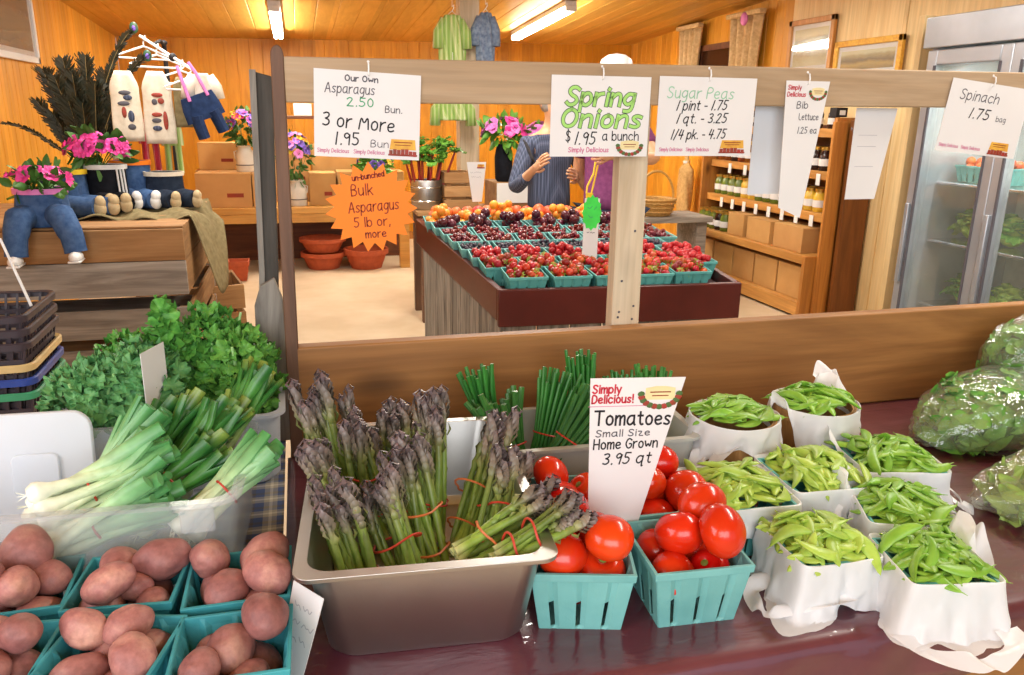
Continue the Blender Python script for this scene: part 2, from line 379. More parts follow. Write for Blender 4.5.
# ------------------------------------------------------------------ special materials
def special_materials():
    m = M_
    t = NT('asparagus'); tc = t.new('ShaderNodeTexCoord'); sx = t.new('ShaderNodeSeparateXYZ'); t.link(tc.outputs['Object'], sx.inputs[0])
    mr = t.new('ShaderNodeMapRange'); mr.inputs[1].default_value = 0; mr.inputs[2].default_value = .2; t.link(sx.outputs[2], mr.inputs[0])
    col = t.ramp(mr.outputs[0], [(.0, srgb('#c9cf96')), (.12, srgb('#8fae4a')), (.55, srgb('#728c3c')), (.70, srgb('#7b8548')), (.82, srgb('#7f7466')), (1, srgb('#6c5c66'))])
    n = t.noise(t.coords((1,1,1), rnd=True), 60, 2); f = t.ramp(n, [(.3, (.72,.74,.66,1)), (.7, (1.15,1.12,1.05,1))])
    col = t.mix(1, col, f, 'MULTIPLY')
    oi = t.new('ShaderNodeObjectInfo'); hs = t.new('ShaderNodeHueSaturation'); q = t.new('ShaderNodeMapRange'); q.inputs[3].default_value = .75; q.inputs[4].default_value = 1.25
    t.link(oi.outputs['Random'], q.inputs[0]); t.link(q.outputs[0], hs.inputs['Value']); t.link(col, hs.inputs['Color'])
    t.col(hs.outputs[0]); t.set(Roughness=.42); m['asparagus'] = t.m
    # green onion leaf: pale near the bulb, dark at the cut end
    t = NT('green onion shaft'); tc = t.new('ShaderNodeTexCoord'); sx = t.new('ShaderNodeSeparateXYZ'); t.link(tc.outputs['Object'], sx.inputs[0])
    mr = t.new('ShaderNodeMapRange'); mr.inputs[1].default_value = 0; mr.inputs[2].default_value = .2; t.link(sx.outputs[2], mr.inputs[0])
    col = t.ramp(mr.outputs[0], [(.0, srgb('#f2f3e4')), (.25, srgb('#dfe9c6')), (.5, srgb('#b3d2a0')), (.75, srgb('#7fb57c')), (1, srgb('#4c9150'))])
    n = t.noise(t.coords((1,1,1), rnd=True), 40, 2); col = t.mix(1, col, t.ramp(n, [(.3, (.75,.78,.75,1)), (.7, (1.08,1.08,1.05,1))]), 'MULTIPLY')
    t.col(col); t.set(Roughness=.36); m['onionshaft'] = t.m
    t = NT('dark onion shaft'); tc = t.new('ShaderNodeTexCoord'); sx = t.new('ShaderNodeSeparateXYZ'); t.link(tc.outputs['Object'], sx.inputs[0])
    mr = t.new('ShaderNodeMapRange'); mr.inputs[1].default_value = 0; mr.inputs[2].default_value = .2; t.link(sx.outputs[2], mr.inputs[0])
    col = t.ramp(mr.outputs[0], [(.0, srgb('#e4e8cc')), (.25, srgb('#a8c87c')), (.5, srgb('#4f8f3c')), (.85, srgb('#2f6c30')), (1, srgb('#7d9440'))])
    n = t.noise(t.coords((1,1,1), rnd=True), 40, 2); col = t.mix(1, col, t.ramp(n, [(.3, (.7,.75,.7,1)), (.7, (1.1,1.1,1.05,1))]), 'MULTIPLY')
    t.col(col); t.set(Roughness=.36); m['onionshaft_dark'] = t.m
    m['pod'] = plain('pea pod', '#86b440', .4, '#6c9c2e', 50, rnd=.14, spec=.45, sss=.05)
    m['podpale'] = plain('pale pea pod', '#a9c555', .4, '#90b040', 50, rnd=.12, spec=.45, sss=.05)
    t = NT('potato skin'); vec = t.coords((1,1,1), rnd=True)
    c = t.ramp(t.noise(vec, 14, 5, .65), [(.28, srgb('#bd9080')), (.5, srgb('#a06a65')), (.72, srgb('#7c4b4c'))])
    c = t.mix(.5, c, t.ramp(t.noise(vec, 90, 3), [(.35, (.7,.62,.56,1)), (.6, (1.1,1.05,1,1))]), 'MULTIPLY')
    oi = t.new('ShaderNodeObjectInfo'); hs = t.new('ShaderNodeHueSaturation'); q = t.new('ShaderNodeMapRange'); q.inputs[3].default_value = .85; q.inputs[4].default_value = 1.2
    t.link(oi.outputs['Random'], q.inputs[0]); t.link(q.outputs[0], hs.inputs['Value']); t.link(c, hs.inputs['Color'])
    t.col(hs.outputs[0]); t.set(Roughness=.55); t.bump(t.noise(vec, 70, 4), .25, .004); m['potato'] = t.m
    # plum oilcloth with a creased clear cover
    t = NT('plum oilcloth'); vec = t.coords((1,1,1))
    c = t.ramp(t.noise(vec, 7, 4), [(.3, srgb('#66303c')), (.7, srgb('#52232f'))]); t.col(c); t.set(Roughness=.3)
    t.p.inputs['Coat Weight'].default_value = .9; t.p.inputs['Coat Roughness'].default_value = .06
    h = t.noise(t.coords((1,2.2,1)), 9, 3, .5, .6)
    b = t.new('ShaderNodeBump'); b.inputs['Strength'].default_value = .55; b.inputs['Distance'].default_value = .012; t.link(h, b.inputs['Height'])
    t.link(b.outputs[0], t.p.inputs['Coat Normal']); m['plum_cloth'] = t.m
    # plaid
    def plaid(name, c0, c1, c2, c3, s):
        t = NT(name); tc = t.new('ShaderNodeTexCoord'); sx = t.new('ShaderNodeSeparateXYZ'); t.link(tc.outputs['Object'], sx.inputs[0])
        outs = []
        for ax in (0, 1):
            mu = t.new('ShaderNodeMath', operation='MULTIPLY'); mu.inputs[1].default_value = s; t.link(sx.outputs[ax], mu.inputs[0])
            fr = t.new('ShaderNodeMath', operation='FRACT'); t.link(mu.outputs[0], fr.inputs[0])
            r = t.new('ShaderNodeValToRGB'); r.color_ramp.interpolation = 'CONSTANT'; e = r.color_ramp.elements
            for p, c in ((0, c0), (.28, c1), (.45, c2), (.55, c1), (.7, c0), (.85, c3)):
                if p in (0,): e[0].position = 0; e[0].color = srgb(c)
                else:
                    x = e.new(p); x.color = srgb(c)
            e.remove(e[-1]); t.link(fr.outputs[0], r.inputs[0]); outs.append(r.outputs[0])
        t.col(t.mix(.5, outs[0], outs[1])); t.set(Roughness=.85); return t.m
    m['plaid'] = plaid('plaid cloth', '#4a5c88', '#a8a496', '#dcd6c6', '#5a5654', 18)
    m['redplaid'] = plaid('red plaid', '#c02a44', '#d84a60', '#e8b8bc', '#a81e34', 30)
    m['greenplaid'] = plaid('green plaid', '#8fae58', '#b9c888', '#dfe2b8', '#7a9a4a', 30)
    m['bluecheck'] = plaid('blue grey print', '#3a4258', '#545c74', '#6a708a', '#2e3448', 60)
    # framed landscapes: flat printed pictures
    def picture(name, stops, s=3, axis=2):
        t = NT(name); tc = t.new('ShaderNodeTexCoord'); sx = t.new('ShaderNodeSeparateXYZ'); t.link(tc.outputs['Generated'], sx.inputs[0])
        n = t.noise(t.coords((1,1,1)), s*4, 5); ad = t.new('ShaderNodeMath', operation='MULTIPLY_ADD'); ad.inputs[1].default_value = .35; t.link(n, ad.inputs[0]); t.link(sx.outputs[2], ad.inputs[2])
        t.col(t.ramp(ad.outputs[0], [(p, srgb(c)) for p, c in stops])); t.set(Roughness=.12); return t.m
    m['landscape'] = picture('meadow print', [(.15,'#d9d4b8'),(.4,'#c6b98a'),(.6,'#8a7a4a'),(.8,'#5e5c34'),(1,'#b9b489')])
    m['autumn'] = picture('autumn print', [(.15,'#7a6a3a'),(.45,'#b99a4a'),(.65,'#6a5a34'),(.9,'#a89a6a'),(1,'#d0c8a0')])
    m['dusk'] = picture('dusk print', [(.15,'#4a4a34'),(.45,'#7a755a'),(.7,'#5a6258'),(1,'#2e3630')])
    m['lamp'] = glow('fluorescent tube', '#fff6e4', 60)

# ------------------------------------------------------------------ handwriting
GLYPH = {
'a':"3,4 1,4 0,2.5 0,1 1,0 2,.3 3,1.5|3,4 3,.5 3.5,0", 'b':"0,6 0,0|0,2.5 1,4 2.4,4 3,2.5 3,1 2,0 1,0 0,1.2", 'c':"3,3.4 2,4 1,4 0,2.6 0,1.2 1,0 2,0 3,.7",
'd':"3,6 3,0|3,2.5 2,4 .8,4 0,2.5 0,1 1,0 2,0 3,1.2", 'e':"0,2 3,2.2 2.7,3.5 1.6,4 .4,3.4 0,2 .4,.6 1.5,0 2.9,.6", 'f':"2.6,5.6 1.8,6 1,5.4 1,0|0,3.6 2.2,3.8",
'g':"3,3.5 2,4 1,4 0,2.6 0,1.4 1,.4 2,.6 3,1.8|3,4 3,-1 2,-2 .6,-1.8", 'h':"0,6 0,0|0,2.4 1.2,4 2.4,4 3,3 3,0", 'i':".3,4 .3,0|.3,5.3 .4,5.6",
'k':"0,6 0,0|2.6,3.8 0,1.6|1,2.3 2.8,0", 'l':".3,6 .3,0", 'm':"0,4 0,0|0,2.6 1,4 1.8,4 2,3 2,0|2,2.6 3,4 3.8,4 4,3 4,0", 'n':"0,4 0,0|0,2.5 1.2,4 2.3,4 2.8,3 2.8,0",
'o':"1.5,4 .4,3.5 0,2 .4,.5 1.5,0 2.6,.5 3,2 2.6,3.5 1.5,4", 'p':"0,4 0,-2|0,2.6 1,4 2.2,4 3,2.6 3,1.2 2,0 1,0 0,1", 'q':"3,3.5 2,4 1,4 0,2.6 0,1.2 1,0 2,.2 3,1.5|3,4 3,-2 3.6,-1.4",
'r':"0,4 0,0|0,2.4 1,3.8 2.2,4", 's':"2.6,3.5 1.5,4 .4,3.5 .5,2.6 2.2,1.6 2.5,.7 1.5,0 0,.5", 't':"1,5.6 1,.8 1.8,0 2.4,.3|0,4 2.2,4", 'u':"0,4 0,1 .8,0 2,.2 2.8,1.4|2.8,4 2.8,0",
'w':"0,4 .8,0 2,3 3.2,0 4,4", 'y':"0,4 1.4,.6|3,4 1,-2", 'z':"0,4 2.8,4 0,0 3,0",
'A':"0,0 1.8,6 2.2,6 4,0|.8,2.2 3.4,2.2", 'B':"0,0 0,6 2,6 3,5 2.6,3.6 1.2,3.2 0,3.2|1.2,3.2 3,2.6 3.2,1.2 2.2,0 0,0", 'D':"0,0 0,6 1.8,6 3.4,4.6 3.4,1.6 1.8,0 0,0",
'G':"3.6,5 2.4,6 1,5.6 0,3.6 0,2 1,.2 2.4,0 3.6,1.2 3.6,2.8 2.2,2.8", 'H':"0,6 0,0|3.4,6 3.4,0|0,3 3.4,3", 'L':"0,6 0,0 2.8,0", 'M':"0,0 .6,6 2.2,2 3.8,6 4.4,0",
'O':"2,6 .6,5.2 0,3 .6,.8 2,0 3.4,.8 4,3 3.4,5.2 2,6", 'P':"0,0 0,6 2,6 3.2,5.2 3.2,3.8 2,3 0,3", 'S':"3.2,5.2 2.2,6 .8,5.8 .2,4.6 1,3.4 2.6,2.6 3.2,1.4 2.2,.1 .8,0 0,.8", 'T':"0,6 4,6|2,6 2,0",
'0':"1.4,6 .3,5 0,3 .3,1 1.4,0 2.5,1 2.8,3 2.5,5 1.4,6", '1':"1.2,6 .4,0", '2':"0,4.8 1,6 2.4,5.6 2.6,4.4 0,0|0,0 3,0", '3':"0,5.4 1.4,6 2.6,5.2 2.2,3.8 1,3.2|1,3.2 2.6,2.6 2.8,1 1.4,0 0,.6",
'4':"1,6 0,2.4|0,2.4 3.2,2.6|2.8,5.6 2,0", '5':"3,6 .6,6|.6,6 .3,3.4 1.8,3.8 3,2.4 2.4,.6 1,0 0,.6", '7':"0,6 3,6|3,6 1,0", '9':"2.8,4.6 1.6,6 .3,5 .3,3.8 1.4,3 2.8,4.4|2.8,5 2.4,0",
'.':".3,0 .5,.3", '$':"3.2,5.2 2.2,6 .8,5.8 .2,4.6 1,3.4 2.6,2.6 3.2,1.4 2.2,.1 .8,0 0,.8|1.6,7 1.6,-.8", '-':"0,2.4 1.8,2.4", '/':"0,-.5 2.4,6.3", '!':".4,6 .4,2|.4,.3 .5,0", ',':".5,.4 .1,-1"}
def strokes(ch):
    out = []
    for st in GLYPH.get(ch, '').split('|'):
        if st: out.append([tuple(float(q) for q in p.split(',')) for p in st.split()])
    return out
def chaikin(p, k=2):
    for _ in range(k):
        if len(p) < 3: return p
        q = [p[0]]
        for a, b in zip(p, p[1:]):
            q += [(a[0]*.75+b[0]*.25, a[1]*.75+b[1]*.25), (a[0]*.25+b[0]*.75, a[1]*.25+b[1]*.75)]
        p = q + [p[-1]]
    return p
def ribbon(mb, p, w, y):
    n = len(p); L = []; R = []
    for i in range(n):
        a = p[max(0,i-1)]; b = p[min(n-1,i+1)]; dx, dz = b[0]-a[0], b[1]-a[1]; l = math.hypot(dx, dz) or 1
        ox, oz = -dz/l*w/2, dx/l*w/2
        if i == 0 or i == n-1:
            e = (-1 if i == 0 else 1)*w*.4; px, pz = p[i][0]+dx/l*e, p[i][1]+dz/l*e
        else: px, pz = p[i]
        L.append((px+ox, y, pz+oz)); R.append((px-ox, y, pz-oz))
    vs = L + R
    fs = [(i, n+i, n+i+1, i+1) for i in range(n-1)]
    mb.add(vs, fs)
def write(parent, text, x, z, h, w, mat, y=-.0009, slant=0.0, rise=0.0, gap=1.3, name='lettering', width=None, seed=1, jit=.0):
    """one written line: x, z = start of its baseline on the card, h = capital height"""
    mb = MB(); r = random.Random(seed); s = h/6
    def adv():
        c = 0
        for ch in text:
            if ch == ' ': c += 2.4; continue
            c += max(p[0] for st in strokes(ch) for p in st) + gap
        return c
    sx = s if width is None else width/adv()
    cx = 0
    for ch in text:
        if ch == ' ': cx += 2.4; continue
        st = strokes(ch); dy = r.uniform(-jit, jit)
        for p in st:
            q = [(x+(cx+a+b*slant)*sx, z+(b+dy)*s+(cx*sx)*rise) for a, b in p]
            ribbon(mb, chaikin(q), w, y)
        cx += max(p[0] for s_ in st for p in s_) + gap
    return mb.build(name, mat, parent, smooth=False)
def scribble(parent, x, z, w, h, mat, seed, y=-.0009, lw=.0014):
    """handwriting too faint to read in the photograph: a wavering pen line"""
    R = random.Random(seed); mb = MB(); n = max(4, int(w/h*2.4)); p = []
    for i in range(n): p.append((x+w*i/(n-1), z+h*(R.uniform(.0,.35) if i % 2 else R.uniform(.5,1))))
    k = max(3, int(n*R.uniform(.35,.6)))
    for q in (p[:k], p[k:]):
        if len(q) > 1: ribbon(mb, chaikin(q), lw, y)
    return mb.build('lettering', mat, parent, smooth=False)
def emblem(parent, x, z, w, h, kind=0):
    """the small printed wagon of produce (0) or the wreathed plate (1)"""
    if kind == 0:
        e = MB().prism([(x-w/2, z-h*.15), (x+w/2, z-h*.15), (x+w*.46, z+h*.45), (x-w*.44, z+h*.45)], -.0012, -.0006).build('emblem', M_['emyellow'], parent, smooth=False)
        mb = MB(); r = random.Random(3)
        for k in range(7): mb.cbox((x-w*.45+w*.15*k, -.0014, z-h*.28+r.uniform(-.1,.1)*h), (w*.13, .0006, h*.3))
        mb.build('printed_fruit', M_['emred'], e, smooth=False)
        mb = MB().cbox((x, -.0013, z-h*.46), (w*1.1, .0006, h*.1)).cbox((x, -.0014, z+h*.28), (w*.7, .0004, h*.05)).cbox((x, -.0014, z+h*.12), (w*.6, .0004, h*.04))
        mb.build('printed_base', M_['brownink'], e, smooth=False)
    else:
        e = MB().prism([(x-w*.36, z-h*.1), (x+w*.36, z-h*.1), (x+w*.36, z+h*.42), (x+w*.12, z+h*.5), (x-w*.12, z+h*.5), (x-w*.36, z+h*.42)], -.0012, -.0006).build('emblem', M_['emcream'], parent, smooth=False)
        a = MB(); b = MB()
        for k in range(13):
            t = PI + PI*k/12; (a if k % 2 else b).ball((x+w*.46*math.cos(t), -.0012, z+h*.16+h*.58*math.sin(t)), (w*.09, .0006, h*.13), 8, 4)
        a.build('printed_fruit', M_['emred'], e, smooth=False); b.build('printed_leaves', M_['emgreen'], e, smooth=False)
        MB().cbox((x, -.0014, z+h*.24), (w*.5, .0004, h*.05)).cbox((x, -.0014, z+h*.08), (w*.4, .0004, h*.04)).build('printed_lines', M_['brownink'], e, smooth=False)
    return e
def card(name, label, w, h, loc, rz=0, ry=0, rx=0, skew=0, taper=0, mat='card', outline=None, cat='sign', group=None):
    """a card hanging in the XZ plane, origin at its top middle, facing the shopper"""
    o = thing(name, label, cat, loc, 0, group); o.rotation_euler = (rx, ry, rz)
    out = outline or [(-w/2+taper, -h), (w/2-taper, -h), (w/2, 0), (-w/2, 0)]
    MB().prism(out, -.0005, .0005).build('card_sheet', M_[mat], o, smooth=False)
    return o
def hook(parent, z=.004):
    mb = MB().tube([(0, .004, z+.012), (0, -.004, z+.01), (0, -.007, z), (0, -.005, z-.009), (0, .002, z-.012)], .0016, 6)
    mb.ball((0, .006, z+.014), .0035, 8, 5)
    return mb.build('hook', M_['white'], parent)

# ------------------------------------------------------------------ setting
def panel_wall(name, m, p0, p1, z0, z1, width, inward, axis):
    """boards with real V-grooves from p0 to p1 along axis"""
    mb = MB(); n = int(round((p1-p0)/width)); 
    at = p0
    prof = []
    while at < p1-1e-6:
        e = min(at+width, p1)
        prof += [(at, .006), (at+.004, 0), (e-.004, 0), (e, .006)]; at = e
    def pt(u, d, z):
        return (u, inward*-1*d if False else d, z)
    return prof
def build_setting():
    m = M_
    MB().box((-1.95,-3,-.1), (4.4,10.1,0)).build('floor', m['concrete'], smooth=False)['kind'] = 'structure'
    def zc(x, y): return 2.355 + .0185*x + .05*(10.0-y)
    # back wall, left wall, right wall: grooved boards
    def grooved(name, mat, n0, n1, width, place, top):
        prof = []; a = n0
        while a < n1-1e-6:
            e = min(a+width, n1); prof += [(a+.001, -.005), (a+.005, 0), (e-.005, 0), (e-.001, -.005)]; a = e
        vs = []; fs = []
        for u, d in prof: vs += [place(u, d, 0), place(u, d, top(u))]
        for i in range(len(prof)-1): fs.append((2*i, 2*i+2, 2*i+3, 2*i+1))
        # a back so that the wall is solid
        b = len(vs); vs += [place(n0, -.1, 0), place(n1, -.1, 0), place(n1, -.1, top(n1)), place(n0, -.1, top(n0))]
        fs.append((b, b+3, b+2, b+1)); fs += [(0, 1, b+3, b), (2*len(prof)-2, b+1, b+2, 2*len(prof)-1)]
        o = MB().add(vs, fs).build(name, mat, smooth=False); o['kind'] = 'structure'
        return o
    grooved('wall_back', m['pine'], -1.86, 4.3, .14, lambda u, d, z: (u, 10.0-d, z), lambda u: zc(u, 10)+.05)
    grooved('wall_left', m['pine_y'], -3.0, 10.0, .14, lambda u, d, z: (-1.86+d, u, z), lambda u: zc(-1.86, u)+.05)
    grooved('wall_right', m['pine_y'], 6.45, 10.0, .14, lambda u, d, z: (4.27-d, u, z), lambda u: zc(4.27, u)+.05)
    vs = [(4.27,-3,0),(4.27,6.45,0),(4.27,6.45,zc(4.27,6.45)+.05),(4.27,-3,zc(4.27,-3)+.05)]
    o = MB().box((4.265,-3,0),(4.36,6.45,3.1)).build('wall_right_plywood', m['ply'], smooth=False); o['kind'] = 'structure'
    for k, y in enumerate((1.4, 2.62, 3.84, 5.06)):
        o = MB().box((4.256, y-.02, 0), (4.266, y+.02, 3.0)).build('trim_%d' % (k+1), m['ply'], bev=.002); o['kind'] = 'structure'
    # ceiling: boards running to the back
    vs = []; fs = []; x = -1.95
    while x < 4.4:
        e = x+.2; b = len(vs)
        for u, d in ((x+.001,.006),(x+.006,0),(e-.006,0),(e-.001,.006)):
            vs += [(u, -3, zc(u,-3)+d), (u, 10.1, zc(u,10.1)+d)]
        fs += [(b+2*i, b+2*i+1, b+2*i+3, b+2*i+2) for i in range(3)]
        fs.append((b+6, b+7, b+9, b+8) if e < 4.4 else (b+4, b+5, b+7, b+6))
        x = e
    n = len(vs); fs = [f for f in fs if max(f) < n]
    vs += [(-1.95,-3,3.2),(4.5,-3,3.2),(4.5,10.1,3.2),(-1.95,10.1,3.2)]; fs.append((n, n+1, n+2, n+3))
    o = MB().add(vs, fs).build('ceiling', m['pine_ceil'], smooth=False); o['kind'] = 'structure'
    o = MB().box((-1.86, 9.96, 0), (4.27, 9.99, .09)).build('baseboard_back', m['orangewood'], bev=.003); o['kind'] = 'structure'
    # column
    o = thing('support_column', 'grey-brown wooden support column beside the berry table', 'column', (1.365, 6.5, 0))
    MB().box((-.08,-.08,0),(.08,.08,zc(1.36,6.5))).build('shaft', m['post'], o, bev=.006)
    MB().box((-.1,-.1,0),(.1,.1,.12)).build('plinth', m['darkpost'], o, bev=.004)
    # window with curtains on the right wall
    w = MB().box((4.235,7.3,1.45),(4.262,8.0,2.22)).build('window_1', m['brownphoto'], smooth=False); structure(w)
    fr = MB()
    for lo, hi in (((4.22,7.24,1.4),(4.264,7.3,2.28)),((4.22,8.0,1.4),(4.264,8.06,2.28)),((4.22,7.3,2.22),(4.264,8.0,2.28)),((4.22,7.3,1.4),(4.264,8.0,1.45)),((4.225,7.3,1.80),(4.264,8.0,1.84))): fr.box(lo, hi)
    fr.build('window_frame', m['darkwood'], w, bev=.003)
    def curtain(y0, y1, z0, z1, label):
        o = thing('curtain', label, 'curtain', (4.17, (y0+y1)/2, z0))
        h = z1-z0; hw = (y1-y0)/2
        def fn(u, v):
            a = (u-.5)*2
            return (.035*math.sin(a*13+v*.6)-.0, a*hw*(1-.18*math.sin(PI*v)), v*h)
        MB().grid(60, 12, fn).build('drape', m['curtain'], o, solid=.004)
        MB().box((-.05,-hw-.02,h-.015),(.02,hw+.02,h+.03)).build('heading', m['curtain'], o, bev=.01)
        return o
    m['curtain'] = cloth('oatmeal curtain', '#d9bd90', '#b99a6c', 120)
    curtain(7.95, 8.42, 1.42, 2.47, 'oatmeal curtain on the far side of the dark window')
    curtain(6.78, 7.35, 1.42, 2.48, 'oatmeal curtain on the near side of the dark window')
    o = MB().ball((0,0,0),(.03,.05,.06),12,8).build('pink_trinket', m['palepink']); tag(o, 'small pink ornament hanging at the top of the near curtain', 'ornament'); o.location = (4.12, 7.02, 2.44)
    # lamps
    def lamp(x, y, L, label):
        z = zc(x, y)-.015
        o = thing('fluorescent_light', label, 'ceiling light', (x, y, z), 0); o.rotation_euler = (math.atan(-.05), 0, 0)
        MB().box((-.055,-L/2,-.035),(.055,L/2,.012)).build('housing', m['white'], o, bev=.006)
        for s in (-1, 1): MB().box((-.05,s*L/2-.015,-.08),(.05,s*L/2+.015,-.03)).build('end_cap', m['white'], o, bev=.004)
        mb = MB()
        for sx in (-.025,.025): mb.tube([(sx,-L/2+.016,-.062),(sx,L/2-.016,-.062)], .019, 12)
        mb.build('tubes', m['lamp'], o)
        return o
    lamp(-.12, 8.4, 1.7, 'bright fluorescent tube light above the flower bench')
    lamp(2.45, 8.1, 1.9, 'bright fluorescent tube light above the shoppers')
    # framed pictures
    def framed(loc, w, h, mat, label, axis, tilt=0, fm='framewood'):
        o = thing('framed_picture', label, 'picture', loc, 0)
        o.rotation_euler = (0, tilt, 0 if axis == 'left' else PI)
        t = .045
        fr = MB()
        for lo, hi in (((0,-w/2,0),(.03,-w/2+t,h)),((0,w/2-t,0),(.03,w/2,h)),((0,-w/2,0),(.03,w/2,t)),((0,-w/2,h-t),(.03,w/2,h))): fr.box(lo, hi)
        fr.build('picture_frame', m[fm], o, bev=.004)
        MB().box((0,-w/2+t*.8,t*.8),(.012,w/2-t*.8,h-t*.8)).build('mat_board', m['card'], o, smooth=False)
        g = t+.035
        MB().box((.012,-w/2+g,g),(.0135,w/2-g,h-g)).build('print', m[mat], o, smooth=False)
        MB().box((.016,-w/2+t*.8,t*.8),(.018,w/2-t*.8,h-t*.8)).build('glass_pane', m['glass'], o, smooth=False)
        return o
    framed((4.25, 6.12, 1.9), .62, .46, 'landscape', 'oak framed meadow print with white mat high on the plywood wall', 'right', 0)
    framed((4.24, 5.38, 1.84), .76, .30, 'autumn', 'thin gold framed autumn print below and beside the meadow print', 'right', 0, 'emyellow')
    framed((-1.855, 6.46, 1.87), .95, .62, 'dusk', 'large framed dusk landscape on the pine wall above the feathers', 'left', 0, 'card')
# ------------------------------------------------------------------ stands and tables
TZ = .87
def build_stand():
    m = M_
    o = thing('display_rack', 'plank backboard with a beam and posts that carries the hanging price signs', 'rack', (1.1, 1.55, TZ))
    def L(lo, hi): return ((lo[0]-1.1, lo[1]-1.55, lo[2]-TZ), (hi[0]-1.1, hi[1]-1.55, hi[2]-TZ))
    MB().box(*L((-.026,1.53,TZ+.0),(2.5,1.565,1.102))).build('backboard', m['plank'], o, bev=.004)
    M = T((0,0,0))
    mb = MB(); a = L((-.016,1.532,1.566),(2.5,1.566,1.645)); mb.box(*a)
    mb.v = [(x,y,z+(x+1.1)*.0085) for x,y,z in mb.v]
    mb.build('crossbeam', m['beam'], o, bev=.003)
    # end post with a rounded head
    mb = MB(); out = []
    for k in range(9):
        t = PI*k/8; out.append((-.0+.0115*math.cos(t), .776+.018*math.sin(t)))
    out = [(.001,0)] + out + [(-.024,0)]
    mb.prism(out, -.02, .03, T((-.0245-1.1,0,0), 0, 0)); mb.build('end_post', m['darkpost'], o, bev=.002)
    MB().box(*L((.656,1.568,TZ),(.722,1.606,1.62))).build('middle_post', m['post'], o, bev=.003)
    MB().box(*L((2.4,1.568,TZ),(2.47,1.606,1.62))).build('far_post', m['post'], o, bev=.003)
    nl = MB()
    for x, z in ((.672,1.13),(.706,1.142),(.67,1.118),(.704,1.112),(.675,1.2),(.70,1.31)): nl.ball((x-1.1, 1.567-1.55, z-TZ), (.0028,.0015,.0028), 8, 5)
    nl.build('nail', m['softink'], o)
    # weathered boards leaning beside the end post
    b = MB()
    def bd(pts, y0, y1): b.prism(pts, y0, y1)
    bd([(-.115,.0),(-.07,.0),(-.05,.36),(-.036,.745),(-.075,.755),(-.079,.52),(-.085,.36)], 0, .026)
    w = b.build('weathered_board', m['greyshade'], None, bev=.003); w.location = (-.002, 1.66, TZ); MB().prism([(-.116,.0),(-.106,.0),(-.077,.36),(-.066,.757),(-.078,.757),(-.088,.36)], -.004, .0).build('pale_edge', m['greywood_z'], w); tag(w, 'tall weathered grey board standing behind the dark end post', 'board')  # dark body colour paints in the gap shadow beside the pale edge
    b = MB().prism([(-.034,0),(.034,0),(.030,.31),(.016,.355),(-.012,.34),(-.026,.30)], 0, .02)
    w = b.build('weathered_board', m['greywood_z'], None, bev=.003); w.location = (-.076, 1.62, TZ); tag(w, 'short broad grey board standing in front of the taller weathered one', 'board')
    # the table under the plum cloth
    t = thing('produce_table', 'plank-fronted display table under the plum cloth', 'table', (1.05, 1.15, 0))
    MB().box((-1.1,-.38,TZ-.04),(1.45,.44,TZ-.004)).build('tabletop', m['plank'], t, bev=.003)
    MB().box((-1.09,-.362,TZ-.34),(1.44,-.34,TZ-.045)).build('apron', m['plank'], t, bev=.003)
    MB().box((-1.09,-.358,TZ-.66),(1.44,-.338,TZ-.36)).build('lower_board', m['plank'], t, bev=.003)
    for x in (-1.05, .2, 1.38):
        for y in (-.31,.38): MB().box((x-.035,y-.035,0),(x+.035,y+.035,TZ-.04)).build('leg', m['darkpost'], t, bev=.003)
    # plum cloth: flat top, rounded front lip, short wavy drop
    mb = MB()
    def fn(u, v):
        x = -.055 + u*2.6
        s = v*.85
        if s < .75: y = 1.528 - s; z = TZ + .0006
        elif s < .79:
            a = (s-.75)/.04*PI/2; y = .778-.022*math.sin(a); z = TZ+.0006-.022*(1-math.cos(a))
        else:
            d = (s-.79); y = .756-.004*math.sin(x*37)-d*.05*(1+math.sin(x*11)); z = TZ-.022-d*1.2
        return (x, y, z)
    c = mb.grid(160, 70, fn).build('tablecloth', m['plum_cloth'], None, solid=.0008); tag(c, 'glossy plum oilcloth covering the produce table', 'tablecloth')
    # plaid side table
    t = thing('side_table', 'plank side table under the blue plaid cloth', 'table', (-.75, 1.45, 0))
    t['label'] = 'plank side table under the blue plaid cloth'
    MB().box((-.9,-.775,TZ-.045),(.67,.25,TZ-.012)).build('tabletop', m['crate'], t, bev=.003)
    for x in (-.85,.62):
        for y in (-.74,.22): MB().box((x-.035,y-.035,0),(x+.035,y+.035,TZ-.045)).build('leg', m['darkpost'], t, bev=.003)
    mb = MB()
    def fn2(u, v):
        x = -1.68 + u*1.62; s = v*1.40
        if s < 1.08: return (x, 1.74-s, TZ-.003)
        d = s-1.08; return (x, .66-.006*math.sin(x*30)*min(1,d*8), TZ-.003-d)
    c = mb.grid(60, 60, fn2).build('tablecloth', m['plaid'], None, solid=.001); tag(c, 'blue and tan plaid cloth covering the side table', 'tablecloth')

